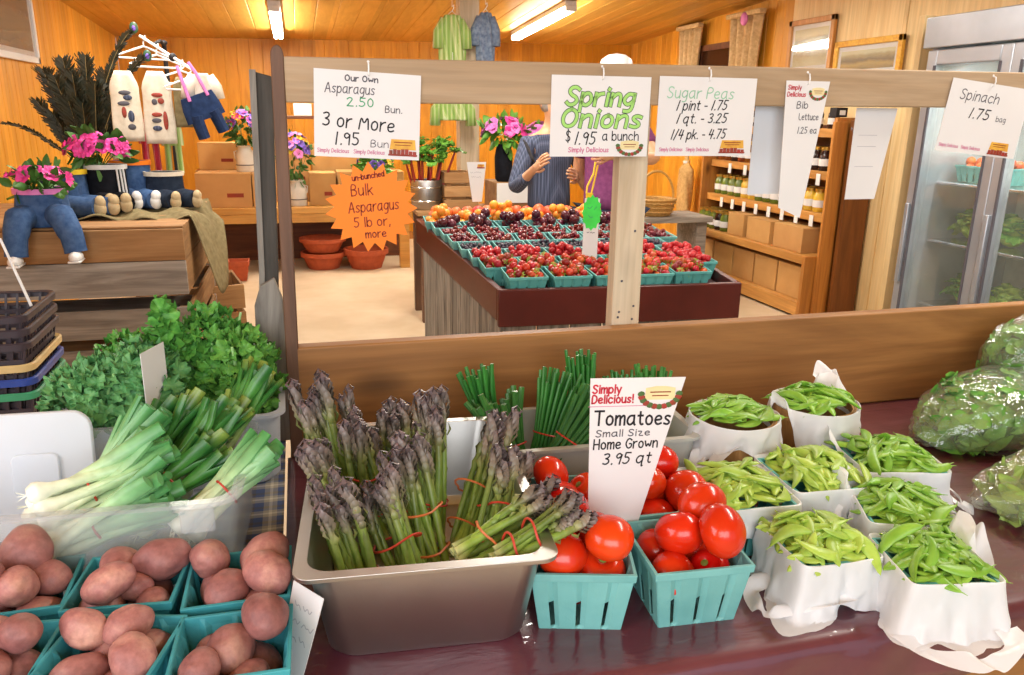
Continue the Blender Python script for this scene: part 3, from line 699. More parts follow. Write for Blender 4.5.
# ------------------------------------------------------------------ pulp berry box
def box_mesh(w=.14, h=.095, mat='teal', d=None):
    d = d or w
    mb = MB(); b = .80; t = .0022
    ucut = [0,.14,.2,.25,.44,.5,.56,.75,.8,.86,1]; vcut = [0,.06,.5,.86,1]
    def side(M, W, D):
        vs = []; 
        for v in vcut:
            s = b + (1-b)*v
            for k, u in enumerate(ucut):
                x = (u-.5)*W*s
                y = -D/2*s
                if k in (2,5,8) and 0 < v < 1: y += .0035
                elif 0 < v < .8 and k not in (0,10): y -= .0006
                vs.append((x, y, v*h))
        n = len(ucut); fs = []
        for j in range(len(vcut)-1):
            for i in range(n-1):
                if j == 1 and i in (1,4,7): continue
                fs.append((j*n+i, j*n+i+1, (j+1)*n+i+1, (j+1)*n+i))
        mb.add(vs, fs, M)
    for k, (W, D) in enumerate(((w,d),(d,w),(w,d),(d,w))): side(Matrix.Rotation(k*PI/2,4,'Z'), W, D)
    return mb, b
def make_box(name, label, w=.14, h=.095, mat='teal', d=None, group=None):
    d = d or w
    o = thing(name, label, 'berry box', (0,0,0), 0, group)
    mb, b = box_mesh(w, h, mat, d)
    mb.add([(-w/2*b,-d/2*b,.001),(w/2*b,-d/2*b,.001),(w/2*b,d/2*b,.001),(-w/2*b,d/2*b,.001)], [(0,1,2,3)])
    mb.build('basket_wall', M_[mat], o, solid=.0022, smooth=False)
    rim = MB(); e = .004
    def sq(W, D, z): return [(-W/2,-D/2,z),(W/2,-D/2,z),(W/2,D/2,z),(-W/2,D/2,z)]
    rim.loft([sq(w-.001,d-.001,h-.011), sq(w+e,d+e,h-.012), sq(w+e+.002,d+e+.002,h), sq(w-.004,d-.004,h), sq(w-.006,d-.006,h-.011)], False, False)
    rim.build('rim', M_[mat+'rim'] if mat+'rim' in M_ else M_[mat], o, bev=.0012, smooth=False)
    return o

def drop_pile(n, hx, hy, r, seed, z0=0.0, tries=60, rj=.12, over=.0, h=None):
    """settle n balls one after another into a box: every ball takes the lowest of a few random places"""
    R = random.Random(seed); out = []
    for k in range(n):
        rr = r*(1+R.uniform(-rj, rj)); best = None
        for _ in range(tries):
            x = R.uniform(-1,1)*max(0, hx-rr*.9); y = R.uniform(-1,1)*max(0, hy-rr*.9); z = z0+rr
            for (a, b, c, q) in out:
                d2 = (x-a)**2+(y-b)**2; s = (rr+q)*(1-over)
                if d2 < s*s: z = max(z, c+math.sqrt(s*s-d2))
            if h:                       # the walls lean in towards the bottom
                lim = .80+.20*min(1, max(0, z/h))
                if max(abs(x)/hx, abs(y)/hy) > lim - rr*1.08/hx and z < h+.004: continue
            key = z + .25*R.random()*r
            if best is None or key < best[0]: best = (key, x, y, z)
        if best: out.append((best[1], best[2], best[3], rr))
    return out

# ------------------------------------------------------------------ fruit meshes
def potato_proto(seed):
    R = random.Random(seed)
    def fn(p):
        q = p.copy(); n = nz(p, 22, seed*3.1)*.006 + nz(p, 50, seed)*.0018
        q = q*(1+n/.035)
        for e in eyes:
            d = (p-e).length
            if d < .008: q -= p.normalized()*.0026*(1-(d/.008)**2)
        return q
    eyes = [Vector((R.gauss(0,1),R.gauss(0,1),R.gauss(0,1))).normalized()*.034 for _ in range(9)]
    eyes = [Vector((e.x*1.15,e.y*.9,e.z*.85)) for e in eyes]
    o = MB().ball((0,0,0),(.040*R.uniform(.9,1.15),.032*R.uniform(.95,1.1),.030), 28, 20, fn).build('red_potato', M_['potato'])
    return o
def tomato_proto(seed):
    R = random.Random(seed); k = R.choice((4,5,6)); ph = R.random()*6
    def fn(p):
        a = math.atan2(p.y, p.x); r = math.hypot(p.x,p.y)/.036
        s = 1+.022*math.cos(a*k+ph)*r+nz(p,16,seed)*.03
        z = p.z*(.84 if p.z > 0 else .88)
        z -= .010*math.exp(-(r/.28)**2)*(1 if p.z > 0 else 0)
        return Vector((p.x*s, p.y*s, z))
    o = MB().ball((0,0,0), .036, 28, 20, fn).build('tomato', M_['tomato'])
    mb = MB(); n = 5
    mb.lathe([(.0001,.0212),(.004,.0222),(.0062,.0232),(.0045,.0240),(.0001,.0243)], 10)
    mb.build('stem_scar', M_['scar'], o)
    return o
def strawberry_proto(seed):
    R = random.Random(seed)
    def fn(p):
        t = (p.z/.016+1)/2; s = (.35+.75*math.sin(PI*min(1,(t*.62+.2))))
        q = Vector((p.x*s*1.05, p.y*s, p.z)); q *= 1+nz(p,120,seed)*.05
        return q
    o = MB().ball((0,0,0),(.0155,.0155,.017),12,9,fn).build('strawberry', M_[('strawberry','strawberry_b','strawberry_c')[seed % 3]])
    mb = MB()
    for k in range(6):
        a = 2*PI*k/6+R.random()*.4; c, s = math.cos(a), math.sin(a); L = .017*R.uniform(.8,1.2)
        mb.add([(0,0,.0155),(c*L*.5-s*.003,s*L*.5+c*.003,.0175),(c*L,s*L,.0145),(c*L*.5+s*.003,s*L*.5-c*.003,.0175)],[(0,1,2,3)])
    mb.tube([(0,0,.015),(.001,0,.022)],.0012,5); mb.build('calyx', M_['calyx'], o)
    return o
def round_proto(name, r, mat, seed, squash=.94, groove=0):
    def fn(p):
        q = Vector((p.x,p.y,p.z*squash))*(1+nz(p,.5/r,seed)*.04)
        if groove:
            a = math.atan2(p.y,p.x); q *= 1-groove*math.exp(-(a/.25)**2)*(1-abs(p.z)/r*.3)
        return q
    return MB().ball((0,0,0), r, 14, 10, fn).build(name, M_[mat])

def pod_proto(seed, mat):
    R = random.Random(seed); L = R.uniform(.062,.076); W = R.uniform(.0078,.0098); Tn = .0036; n = 15
    rings = []; bend = R.uniform(.006,.014)*R.choice((-1,1)); tw = R.uniform(-.5,.5)
    for i in range(n):
        u = i/(n-1); e = max(.03, math.sin(PI*min(1,max(0,u)))**.5)
        if u > .93: e *= .55
        bumpz = 1+.28*math.sin(u*PI*7)**2
        cx = (u-.5)*L; cy = bend*(1-(2*u-1)**2); cz = .004*math.sin(u*3+seed)
        r = []
        for k in range(10):
            a = 2*PI*k/10; y = math.cos(a)*W*e; z = math.sin(a)*Tn*e*bumpz; c, s = math.cos(tw*(u-.5)*2), math.sin(tw*(u-.5)*2)
            r.append((cx, cy+y*c-z*s, cz+y*s+z*c))
        rings.append(r)
    mb = MB().loft(rings)
    mb.tube([(L/2-.001,cy,cz),(L/2+.006,cy+.002,cz+.001)],[.0009,.0003],5)
    return mb.build('sugar_pea_pod', M_[mat])
def spear_proto(seed):
    R = random.Random(seed); L = .2; r = .0056
    mb = MB(); bx = R.uniform(-.013,.013); by = R.uniform(-.013,.013)
    def c(z): u = z/L; return (bx*math.sin(u*3), by*math.sin(u*2.6), z)
    zs = [0,.03,.06,.09,.12,.145,.16,.172,.183,.192,.2]; rs = [1,1,.97,.94,.9,.88,.95,.98,.8,.5,.1]
    mb.loft([[ (c(z)[0]+r*q*math.cos(2*PI*k/8), c(z)[1]+r*q*math.sin(2*PI*k/8), z) for k in range(8)] for z, q in zip(zs, rs)])
    # bud scales, close together near the tip
    for z, q in [(.05,.7),(.085,.8),(.115,.9),(.135,1),(.146,1.05),(.155,1.1),(.163,1.1),(.17,1.05),(.177,1),(.184,.85),(.19,.7)]:
        for k in range(1 if z < .12 else 2 if z < .15 else 3):
            a = z*97*2.4+k*2.1+seed; p = c(z); ca, sa = math.cos(a), math.sin(a); ww = .0042*q; h = .015*q+.003
            if z > .13: ww *= 1.15
            def at(t, side, out, q_=(2.1 if z > .13 else 1)):
                out *= q_; return (p[0]+ca*(r*.82+out)-sa*ww*side, p[1]+sa*(r*.82+out)+ca*ww*side, z+t*h)
            mb.add([at(0,-.7,0),at(0,.7,0),at(.45,1,.0022),at(.45,-1,.0022),at(.45,0,.0036),at(1,0,.0012 if z<.18 else -.003),at(0,0,.001)],[(0,6,4,3),(6,1,2,4),(3,4,5),(4,2,5)])
    return mb.build('asparagus_spear', M_['asparagus'], angle=60)
# ------------------------------------------------------------------ foreground produce
def rrect(w, d, r, z, n=6, cx=0, cy=0):
    out = []
    for k, (sx, sy) in enumerate(((1,1),(-1,1),(-1,-1),(1,-1))):
        for i in range(n+1):
            a = k*PI/2 + PI/2*i/n
            out.append((cx+sx*(w/2-r)+r*math.cos(a), cy+sy*(d/2-r)+r*math.sin(a), z))
    return out
def open_tub(mb, w, d, h, r=.03, taper=.9, t=.003, lip=.012, lipd=.008):
    b = taper
    mb.loft([rrect(w*b*.94,d*b*.96,r,0), rrect(w*b,d*b,r,.012), rrect(w-2*lip,d-2*lip,r,h-lipd), rrect(w,d,r+.004,h-lipd), rrect(w,d,r+.004,h),
             rrect(w-2*lip-2*t,d-2*lip-2*t,r,h), rrect(w*b-2*t,d*b-2*t,r,.014), rrect(w*b*.92,d*b*.94,r,t)])
    return mb
def stand_along(o, a, b, roll=0):
    o.rotation_mode = 'QUATERNION'
    o.rotation_quaternion = (Vector(b)-Vector(a)).to_track_quat('Z','Y') @ Quaternion((0,0,1), roll)
    o.location = a
def hexpack(n, r):
    pts = []; k = 0
    ring = [(0,0)]
    while len(ring) < n:
        k += 1
        m = 6*k
        for i in range(m): ring.append((k*2*r*math.cos(2*PI*i/m+k*.4), k*2*r*math.sin(2*PI*i/m+k*.4)))
    return ring[:n]

def build_potatoes():
    protos = [potato_proto(s) for s in range(5)]
    box = make_box('berry_box', 'x', .126, .092, 'teal_deep', .118)
    spots = [(-.378,1.005,.02,'potato box at the table edge beside the milky tub','cut',7),
             (-.243,.988,-.10,'middle potato box before the milky tub','middle',9),
             (-.106,.962,.0,'potato box between the milky tub and the steel pan','pan',6),
             (-.372,.862,-.1,'nearly hidden potato box in the near row','hid',5),
             (-.240,.846,-.25,'near-row potato box holding the roundest potatoes','round',8),
             (-.105,.822,-.02,'near-row potato box next to the leaning white card','near card',7)]
    lab = ['teal pulp box of red potatoes at the outer end of the far row','teal pulp box of red potatoes in the middle of the far row','teal pulp box of large red potatoes beside the steel pan',
           'teal pulp box of potatoes at the outer end of the near row','teal pulp box of potatoes in the middle of the near row','teal pulp box of potatoes beside the leaning white card']
    used = set()
    for k, (x, y, rz, _, w, n) in enumerate(spots):
        b = box if k == 0 else dup(box)
        b.location = (x, y, TZ); b.rotation_euler = (0,0,rz); b['label'] = lab[k]; b['group'] = 'potato boxes on the plaid table'
        P = drop_pile(9 if k in (2,5) else 10, .063, .059, .0262, 40+k, .004, 260, .2, .14, .092)
        for i, (px, py, pz, r) in enumerate(P):
            j = (i+k) % 5; src = protos[j]
            o = src if j not in used else dup(src)
            used.add(j)
            c, s = math.cos(rz), math.sin(rz)
            o.location = (x+px*c-py*s, y+px*s+py*c, TZ+pz); o.rotation_euler = (RNG.uniform(-.6,.6), RNG.uniform(-.6,.6), RNG.uniform(0,6)); o.scale = (r/.034,)*3
            tag(o, 'red skinned potato in the '+lab[k].split(' in the ')[-1].split(' at the ')[-1] + (' potato box' if 'row' in lab[k] else ''), 'potato', 'potatoes in '+w+' box')
            o['label'] = 'red skinned potato piled in the ' + ['box at the outer end of far row','box in the middle of far row','box beside the steel pan','box at the outer end of near row','box in the middle of near row','box beside the leaning card'][k]

def build_tomatoes():
    protos = [tomato_proto(s) for s in range(4)]
    box = make_box('berry_box', 'x', .138, .095, 'teal2')
    spots = [(.352,.918,-.27), (.503,.892,-.07), (.392,1.066,-.1), (.545,1.045,-.05)]
    lab = ['pale teal box of ripe tomatoes against the steel pan','pale teal box of ripe tomatoes nearest the plum cloth edge','teal box of tomatoes hidden behind the steel pan corner','teal box of tomatoes behind the tall tomato price card']
    tl = ['box against the steel pan','box nearest the cloth edge','box behind the pan corner','box behind the tall price card']
    used = set()
    for k, (x, y, rz) in enumerate(spots):
        b = box if k == 0 else dup(box)
        b.location = (x, y, TZ); b.rotation_euler = (0,0,rz); b['label'] = lab[k]; b['group'] = 'tomato boxes'
        P = drop_pile([8,8,7,7][k], .069, .069, .0315, 11+k*3, .004, 250, .12, .1, .095)
        for i, (px, py, pz, r) in enumerate(P):
            j = (i+k) % 4
            o = protos[j] if j not in used else dup(protos[j])
            used.add(j)
            c, s = math.cos(rz), math.sin(rz)
            o.location = (x+px*c-py*s, y+px*s+py*c, TZ+pz); o.rotation_euler = (RNG.choice((PI,PI*.75,PI*.9,.5))+RNG.uniform(-.4,.4), RNG.uniform(-.5,.5), RNG.uniform(0,6)); o.scale = (r/.034,)*3
            tag(o, 'ripe red tomato heaped in the '+tl[k], 'tomato', 'tomatoes in the '+tl[k])

def build_asparagus():
    m = M_
    pan = thing('steel_pan', 'deep stainless steel pan packed with asparagus bunches', 'pan', (.146,1.066,TZ), -.085)
    mb = MB(); w, d, h = .325, .482, .15
    mb.loft([rrect(w*.74,d*.8,.03,.001), rrect(w*.80,d*.85,.035,.014), rrect(w-.028,d-.028,.03,h-.004), rrect(w-.003,d-.003,.022,h-.003), rrect(w,d,.022,h-.007), rrect(w+.002,d+.002,.022,h), rrect(w-.03,d-.03,.03,h), rrect(w*.79,d*.84,.035,.016), rrect(w*.73,d*.79,.03,.004)])
    mb.build('pan_shell', m['steel'], pan, bev=.0008)
    protos = [spear_proto(s) for s in range(6)]
    B = [((.035,1.215,.885),(-.004,1.285,1.12),16,1.12,'tall purple-tipped asparagus bunch in the far corner beside the dark post'),
         ((.02,1.07,.885),(-.02,1.13,1.07),12,1.0,'asparagus bunch hanging over the pan side facing the onions'),
         ((.08,1.14,.885),(.05,1.19,1.085),14,1.05,'asparagus bunch behind the front corner bunch, tips just showing'),
         ((.048,.945,.885),(.012,.985,1.075),17,1.0,'pale green asparagus bunch in the near corner, band low on its stems'),
         ((.122,.95,.885),(.078,1.03,1.055),15,.98,'asparagus bunch leaning back beside the near corner bunch'),
         ((.158,1.0,.885),(.122,1.09,1.085),15,1.06,'thick purple-tipped asparagus bunch in the middle of the pan'),
         ((.165,1.12,.885),(.176,1.215,1.10),15,1.12,'upright asparagus bunch, tallest in the middle of the pan'),
         ((.19,1.06,.885),(.282,1.19,1.07),16,1.1,'long slanting asparagus bunch resting on the far pan rim'),
         ((.20,.98,.895),(.287,1.10,1.04),13,1.0,'asparagus bunch slanting towards the green onion tub'),
         ((.160,.905,.985),(.318,.950,1.045),12,1.0,'asparagus bunch lying across the rim towards the tomatoes'),
         ((.205,.868,.995),(.332,.900,1.042),10,.9,'small asparagus bunch lying lowest on the near pan rim'),
         ((.13,1.2,.885),(.128,1.285,1.065),12,.98,'shaded asparagus bunch against the backboard')]
    used = set()
    for k, (a, b, n, s, lab) in enumerate(B):
        a = (a[0]+.012,a[1]-.003,a[2]); b = (b[0]+.014,b[1]-.003,b[2])
        o = thing('asparagus_bunch', lab, 'asparagus bunch', a, 0, 'asparagus bunches in the steel pan')
        stand_along(o, a, b, k)
        n = max(8, int(n*.72)); pos = hexpack(n, .0064)
        for i, (x, y) in enumerate(pos):
            j = (i*5+k) % 6; c = protos[j] if j not in used else dup(protos[j])
            used.add(j)
            c.parent = o; sp = 1.0
            L = RNG.uniform(.84,1.06)*(Vector(b)-Vector(a)).length/.2
            tilt = (y*9, -x*9) # splay outward at the tips
            c.location = (x*.95, y*.95, RNG.uniform(-.002,.006)); c.rotation_euler = (-y*4.2+RNG.uniform(-.07,.07), x*4.2+RNG.uniform(-.07,.07), RNG.uniform(0,6)); c.scale = (RNG.uniform(.85,1.25),)*2+(L,)
        for z in [q*min(1,(Vector(b)-Vector(a)).length/.21)**1.5 for q in ((.05,.11) if k % 3 else (.06,))]:
            ring = []
            for i in range(25):
                t = 2*PI*i/24; R = max(x*math.cos(t)+y*math.sin(t) for x, y in pos)*(1+z*4.2)+.0085
                ring.append((R*math.cos(t), R*math.sin(t), z+.004*math.sin(2*t)))
            MB().tube(ring, .0017, 6).build('rubber_band', m['band'] if k % 2 else m['redband'], o)

def onion_proto(seed, L=.26, mat='onionshaft', bulb=.013):
    R = random.Random(seed); mb = MB()
    mb.lathe([(.001,-.012),(bulb*.6,-.011),(bulb,-.002),(bulb*.95,.006),(bulb*.62,.02),(bulb*.5,.04),(bulb*.5,.085),(bulb*.3,.1)], 12)
    for k in range(4):     # roots
        a = R.random()*6; mb.tube([(0,0,-.011),(.004*math.cos(a),.004*math.sin(a),-.018),(.008*math.cos(a),.008*math.sin(a),-.024)], [.0007,.0006,.0003], 4)
    for k in range(3):
        a = 2.1*k+R.random(); c, s = math.cos(a), math.sin(a); sp = R.uniform(.012,.03); Lk = L*R.uniform(.86,1.05)
        pts = [(c*.002,s*.002,.05),(c*.004,s*.004,.1),(c*sp*.45,s*sp*.45,.1+(Lk-.1)*.5),(c*sp,s*sp,Lk)]
        pts = [Vector(p) for p in pts]
        mb.tube(pts, [bulb*.42,bulb*.55,bulb*.8,bulb*.72], 9, flat=.55)
    return mb.build('green_onion', M_[mat])
def build_onions():
    m = M_
    t = thing('storage_tub', 'milky see-through tub of spring onions on the plaid cloth', 'tub', (-.352,1.20,TZ), -.055)
    mb = MB(); open_tub(mb, .51, .31, .165, .03, .92, .002, .012, .006); mb.build('tub_shell', m['tubclear'], t)
    for sx in (-1,1):
        MB().box((sx*.2-.022,-.163,.125),(sx*.2+.022,-.152,.16)).build('latch', m['tubclear'], t, bev=.003)
    lid = thing('tub_lid', 'white plastic tub lid propped upright behind the onion bulbs', 'lid', (-.475,1.30,TZ+.02), -.05); lid.rotation_euler = (-.12,0,-.05); lid.location.z = TZ-.012+.015
    mb = MB(); mb.loft([[(x,y*1.0,z) for x, z, y in rrect(.25,.21,.03,yy,cx=0,cy=.105)] for yy in (-.006,.006)]); mb.build('lid_panel', m['tubwhite'], lid, bev=.002)
    mb = MB(); mb.loft([[(x,y,z) for x, z, y in rrect(.07,.07,.012,yy,cx=.04,cy=.11)] for yy in (-.013,-.006)]); mb.build('moulded_boss', m['tubwhite'], lid, bev=.002)
    protos = [onion_proto(s, .195+.008*(s%3), bulb=.0155) for s in range(5)]; darks = [onion_proto(s+9, .19+.008*(s%3), 'onionshaft_dark', .013) for s in range(5)]
    B = [((-.39,1.19,.91),(-.25,1.285,1.085),7,'spring onion bunch standing at the back of the tub, cut ends up'),
         ((-.378,1.115,1.005),(-.218,1.18,1.055),8,'spring onion bunch lying on top with its pale bulb ends showing'),
         ((-.365,1.10,.955),(-.20,1.105,1.025),8,'spring onion bunch pressed along the near side of the tub'),
         ((-.27,1.15,.975),(-.14,1.21,1.06),9,'dark green onion bunch with folded tips over the tub corner'),
         ((-.185,1.09,.975),(-.055,1.155,1.055),6,'spring onion bunch fanning out towards the asparagus pan'),
         ((-.215,1.20,.985),(-.125,1.30,1.085),9,'dark green onion bunch leaning on the tub rim by the grey board'),
         ((-.165,1.27,1.0),(-.085,1.385,1.115),8,'spring onion bunch farthest back, its leaves against the post'),
         ((-.31,1.24,.95),(-.19,1.33,1.085),8,'spring onion bunch between the kale and the folded dark bunch')]
    used = set()
    for k, (a, b, n, lab) in enumerate(B):
        o = thing('spring_onion_bunch', lab, 'onion bunch', a, 0, 'spring onion bunches in the milky tub'); stand_along(o, a, b, k)
        for i, (x, y) in enumerate(hexpack(n, .0105)):
            pp = darks if 'dark' in lab or k in (6,7) else protos; j = (i+k) % 5; ky = (id(pp),j); c = pp[j] if ky not in used else dup(pp[j]); used.add(ky)
            c.parent = o; c.location = (x*.85, y*.85, RNG.uniform(-.01,.01)); c.rotation_euler = (-y*5, x*5, RNG.uniform(0,6)); q = RNG.uniform(.9,1.1); c.scale = (q,q,(Vector(b)-Vector(a)).length/.20)
        MB().tube([(.021*math.cos(2*PI*i/18), .021*math.sin(2*PI*i/18), .07) for i in range(19)], .0018, 6).build('rubber_band', m['redband'], o)

def chive_bunch(a, b, n, L, lab, mat='chive', r=.0034, spread=2.0, seed=0):
    o = thing('green_onion_bunch', lab, 'green onion bunch', a, 0, 'green bunches behind the tomatoes'); stand_along(o, a, b, seed)
    R = random.Random(seed); mb = MB()
    for i, (x, y) in enumerate(hexpack(n, r)):
        l = L*R.uniform(.85,1.03); k = spread*R.uniform(.4,1.1)
        mb.tube([(x,y,0),(x*.9,y*.9,l*.4),(x*(1+k*.4),y*(1+k*.4),l*.75),(x*(1+k),y*(1+k),l)], [r*.75,r*.9,r*1.05,r*.95], 7)
    mb.build('foliage', M_[mat], o)
    q = math.sqrt(n)*r*1.05+.003
    MB().tube([(q*math.cos(2*PI*i/18), q*math.sin(2*PI*i/18), L*.42) for i in range(19)], .0017, 6).build('rubber_band', M_['redband'], o)
    return o
def build_chives():
    t = thing('storage_tub', 'low grey tub of green onion bunches against the backboard', 'tub', (.50,1.30,TZ), -.03)
    mb = MB(); open_tub(mb, .40, .21, .115, .025, .9, .003, .01, .006); mb.build('tub_shell', M_['tubgrey'], t)
    for a, b, n, L, lab, mt, r, sp in [
        ((.40,1.29,.885),(.462,1.34,1.08),34,.21,'upright dark green onion bunch, second from the tomato card','chive',.0036,.9),
        ((.52,1.36,.885),(.522,1.40,1.10),30,.215,'tallest straight green onion bunch with a red band beside the tomato card','chive',.0034,.6),
        ((.37,1.27,.885),(.326,1.35,1.06),20,.18,'thick-leaved green onion bunch with pale cut ends near the asparagus','onionleaf',.006,1.3),
        ((.345,1.36,.885),(.305,1.43,1.08),24,.2,'green onion bunch tucked behind the asparagus tips','chive',.004,1.2),
        ((.40,1.225,.93),(.495,1.245,1.055),18,.17,'green onion bunch lying slantwise over the tub rim','onionleaf',.005,1.1),
        ((.655,1.33,.885),(.672,1.38,1.06),34,.185,'green onion bunch showing behind the tomato card','chive',.0036,.8),
        ((.60,1.34,.885),(.615,1.40,1.05),26,.175,'green onion bunch mostly hidden by the tomato card','chive',.0036,.8)]:
        chive_bunch(a, b, n, L, lab, mt, r, sp, int(a[0]*1000))

def leaf_kale(mb, M, L, W, seed, frill=.012, droop=.4):
    R = random.Random(seed); ph = R.random()*6; nu, nv = 17, 13
    def fn(u, v):
        a = (u-.5)*2; w = W*(math.sin(PI*min(1,v*.8+.16))**.7)*(1+.12*math.sin(v*23+ph))
        e = abs(a)**1.6
        x = a*w; y = v*L
        z = droop*L*(-(v**2)*.8) + e*frill*(math.sin(v*38+a*5+ph)+.6*math.sin(v*71+ph*2)) + .25*W*e + .01*math.sin(v*9+ph)
        x += e*frill*.8*math.cos(v*45+ph)
        return (x, y, z)
    mb.grid(nu, nv, fn, M)
def curl(mb, M, r, seed):
    """one crisped lobe of a curly leaf"""
    R = random.Random(seed); p1 = R.random()*6; p2 = R.random()*6; n = 28; vs = [(0,0,0)]
    for j, f in enumerate((.4,.72,1.0)):
        for i in range(n):
            t = 2*PI*i/n; q = r*f*(1+.18*math.sin(3*t+p2)); vs.append((q*math.cos(t), q*math.sin(t), r*(.25*f*f+.36*f**2.5*math.sin(4*t+p1)+.3*f**3*math.sin(8*t+p2))))
    fs = [(0,1+i,1+(i+1)%n) for i in range(n)]
    for j in range(2):
        for i in range(n): fs.append((1+j*n+i,1+(j+1)*n+i,1+(j+1)*n+(i+1)%n,1+j*n+(i+1)%n))
    mb.add(vs, fs, M)
def build_kale():
    t = thing('storage_tub', 'white tub of curly kale behind the onion tub', 'tub', (-.262,1.545,TZ), .02)
    mb = MB(); open_tub(mb, .42, .27, .14, .03, .92, .002, .01, .006); mb.build('tub_shell', M_['tubwhite'], t)
    R = random.Random(5)
    for k, (c, r, n, lab, mt) in enumerate([((-.385,1.49,1.03),(.085,.09,.085),150,'curly kale bunch at the outer end of the white tub','kale2'),
            ((-.295,1.49,1.04),(.075,.09,.10),150,'curly kale bunch beside the upright card edge','kale2'),
            ((-.195,1.59,1.06),(.085,.09,.115),190,'tallest curly kale bunch in the far part of the tub','leaf'),
            ((-.125,1.53,1.04),(.07,.08,.10),130,'curly kale bunch touching the weathered board','leaf'),
            ((-.33,1.61,1.03),(.09,.07,.10),110,'curly kale bunch at the back of the tub','leaf')]):
        o = thing('kale_bunch', lab, 'kale bunch', c, 0, 'kale bunches in the white tub')
        mb = MB(); st = MB()
        for i in range(n):
            d = Vector((R.gauss(0,1),R.gauss(0,1)-.2,R.gauss(0,1)+.35)).normalized()
            p = Vector((d.x*r[0],d.y*r[1],d.z*r[2]))*R.uniform(.72,1.06)
            M = Matrix.Translation(p) @ (d+Vector((R.gauss(0,.35),R.gauss(0,.35),.3))).to_track_quat('Z','Y').to_matrix().to_4x4()
            curl(mb, M, R.uniform(.012,.022), i+k*200)
        for i in range(9):
            a = 2*PI*i*.618+k; e = (r[0]*.8*math.cos(a), r[1]*.8*math.sin(a), r[2]*R.uniform(.2,.9)); st.tube([(e[0]*.3,e[1]*.3,-.10),(e[0]*.6,e[1]*.6,0),e], [.0045,.004,.0025], 6)
        if k == 2:
            for q in range(40):
                t_ = q/39; curl(mb, T((-.065+.012*math.sin(q*2.4)*(1-t_*.4)-.03*(1-t_)*math.cos(q*1.9), -.05+.02*math.cos(q*2.4), .03+.10*t_), R.uniform(.5,1.3), R.uniform(-.5,.5), q), R.uniform(.016,.026), 900+q)
        mb.build('foliage', M_[mt], o); st.build('stems', M_['onionpale'], o)
    c = card('price_card', 'thin white card standing edge-on among the kale', .075, .13, (-.262,1.405,1.155), 1.22)
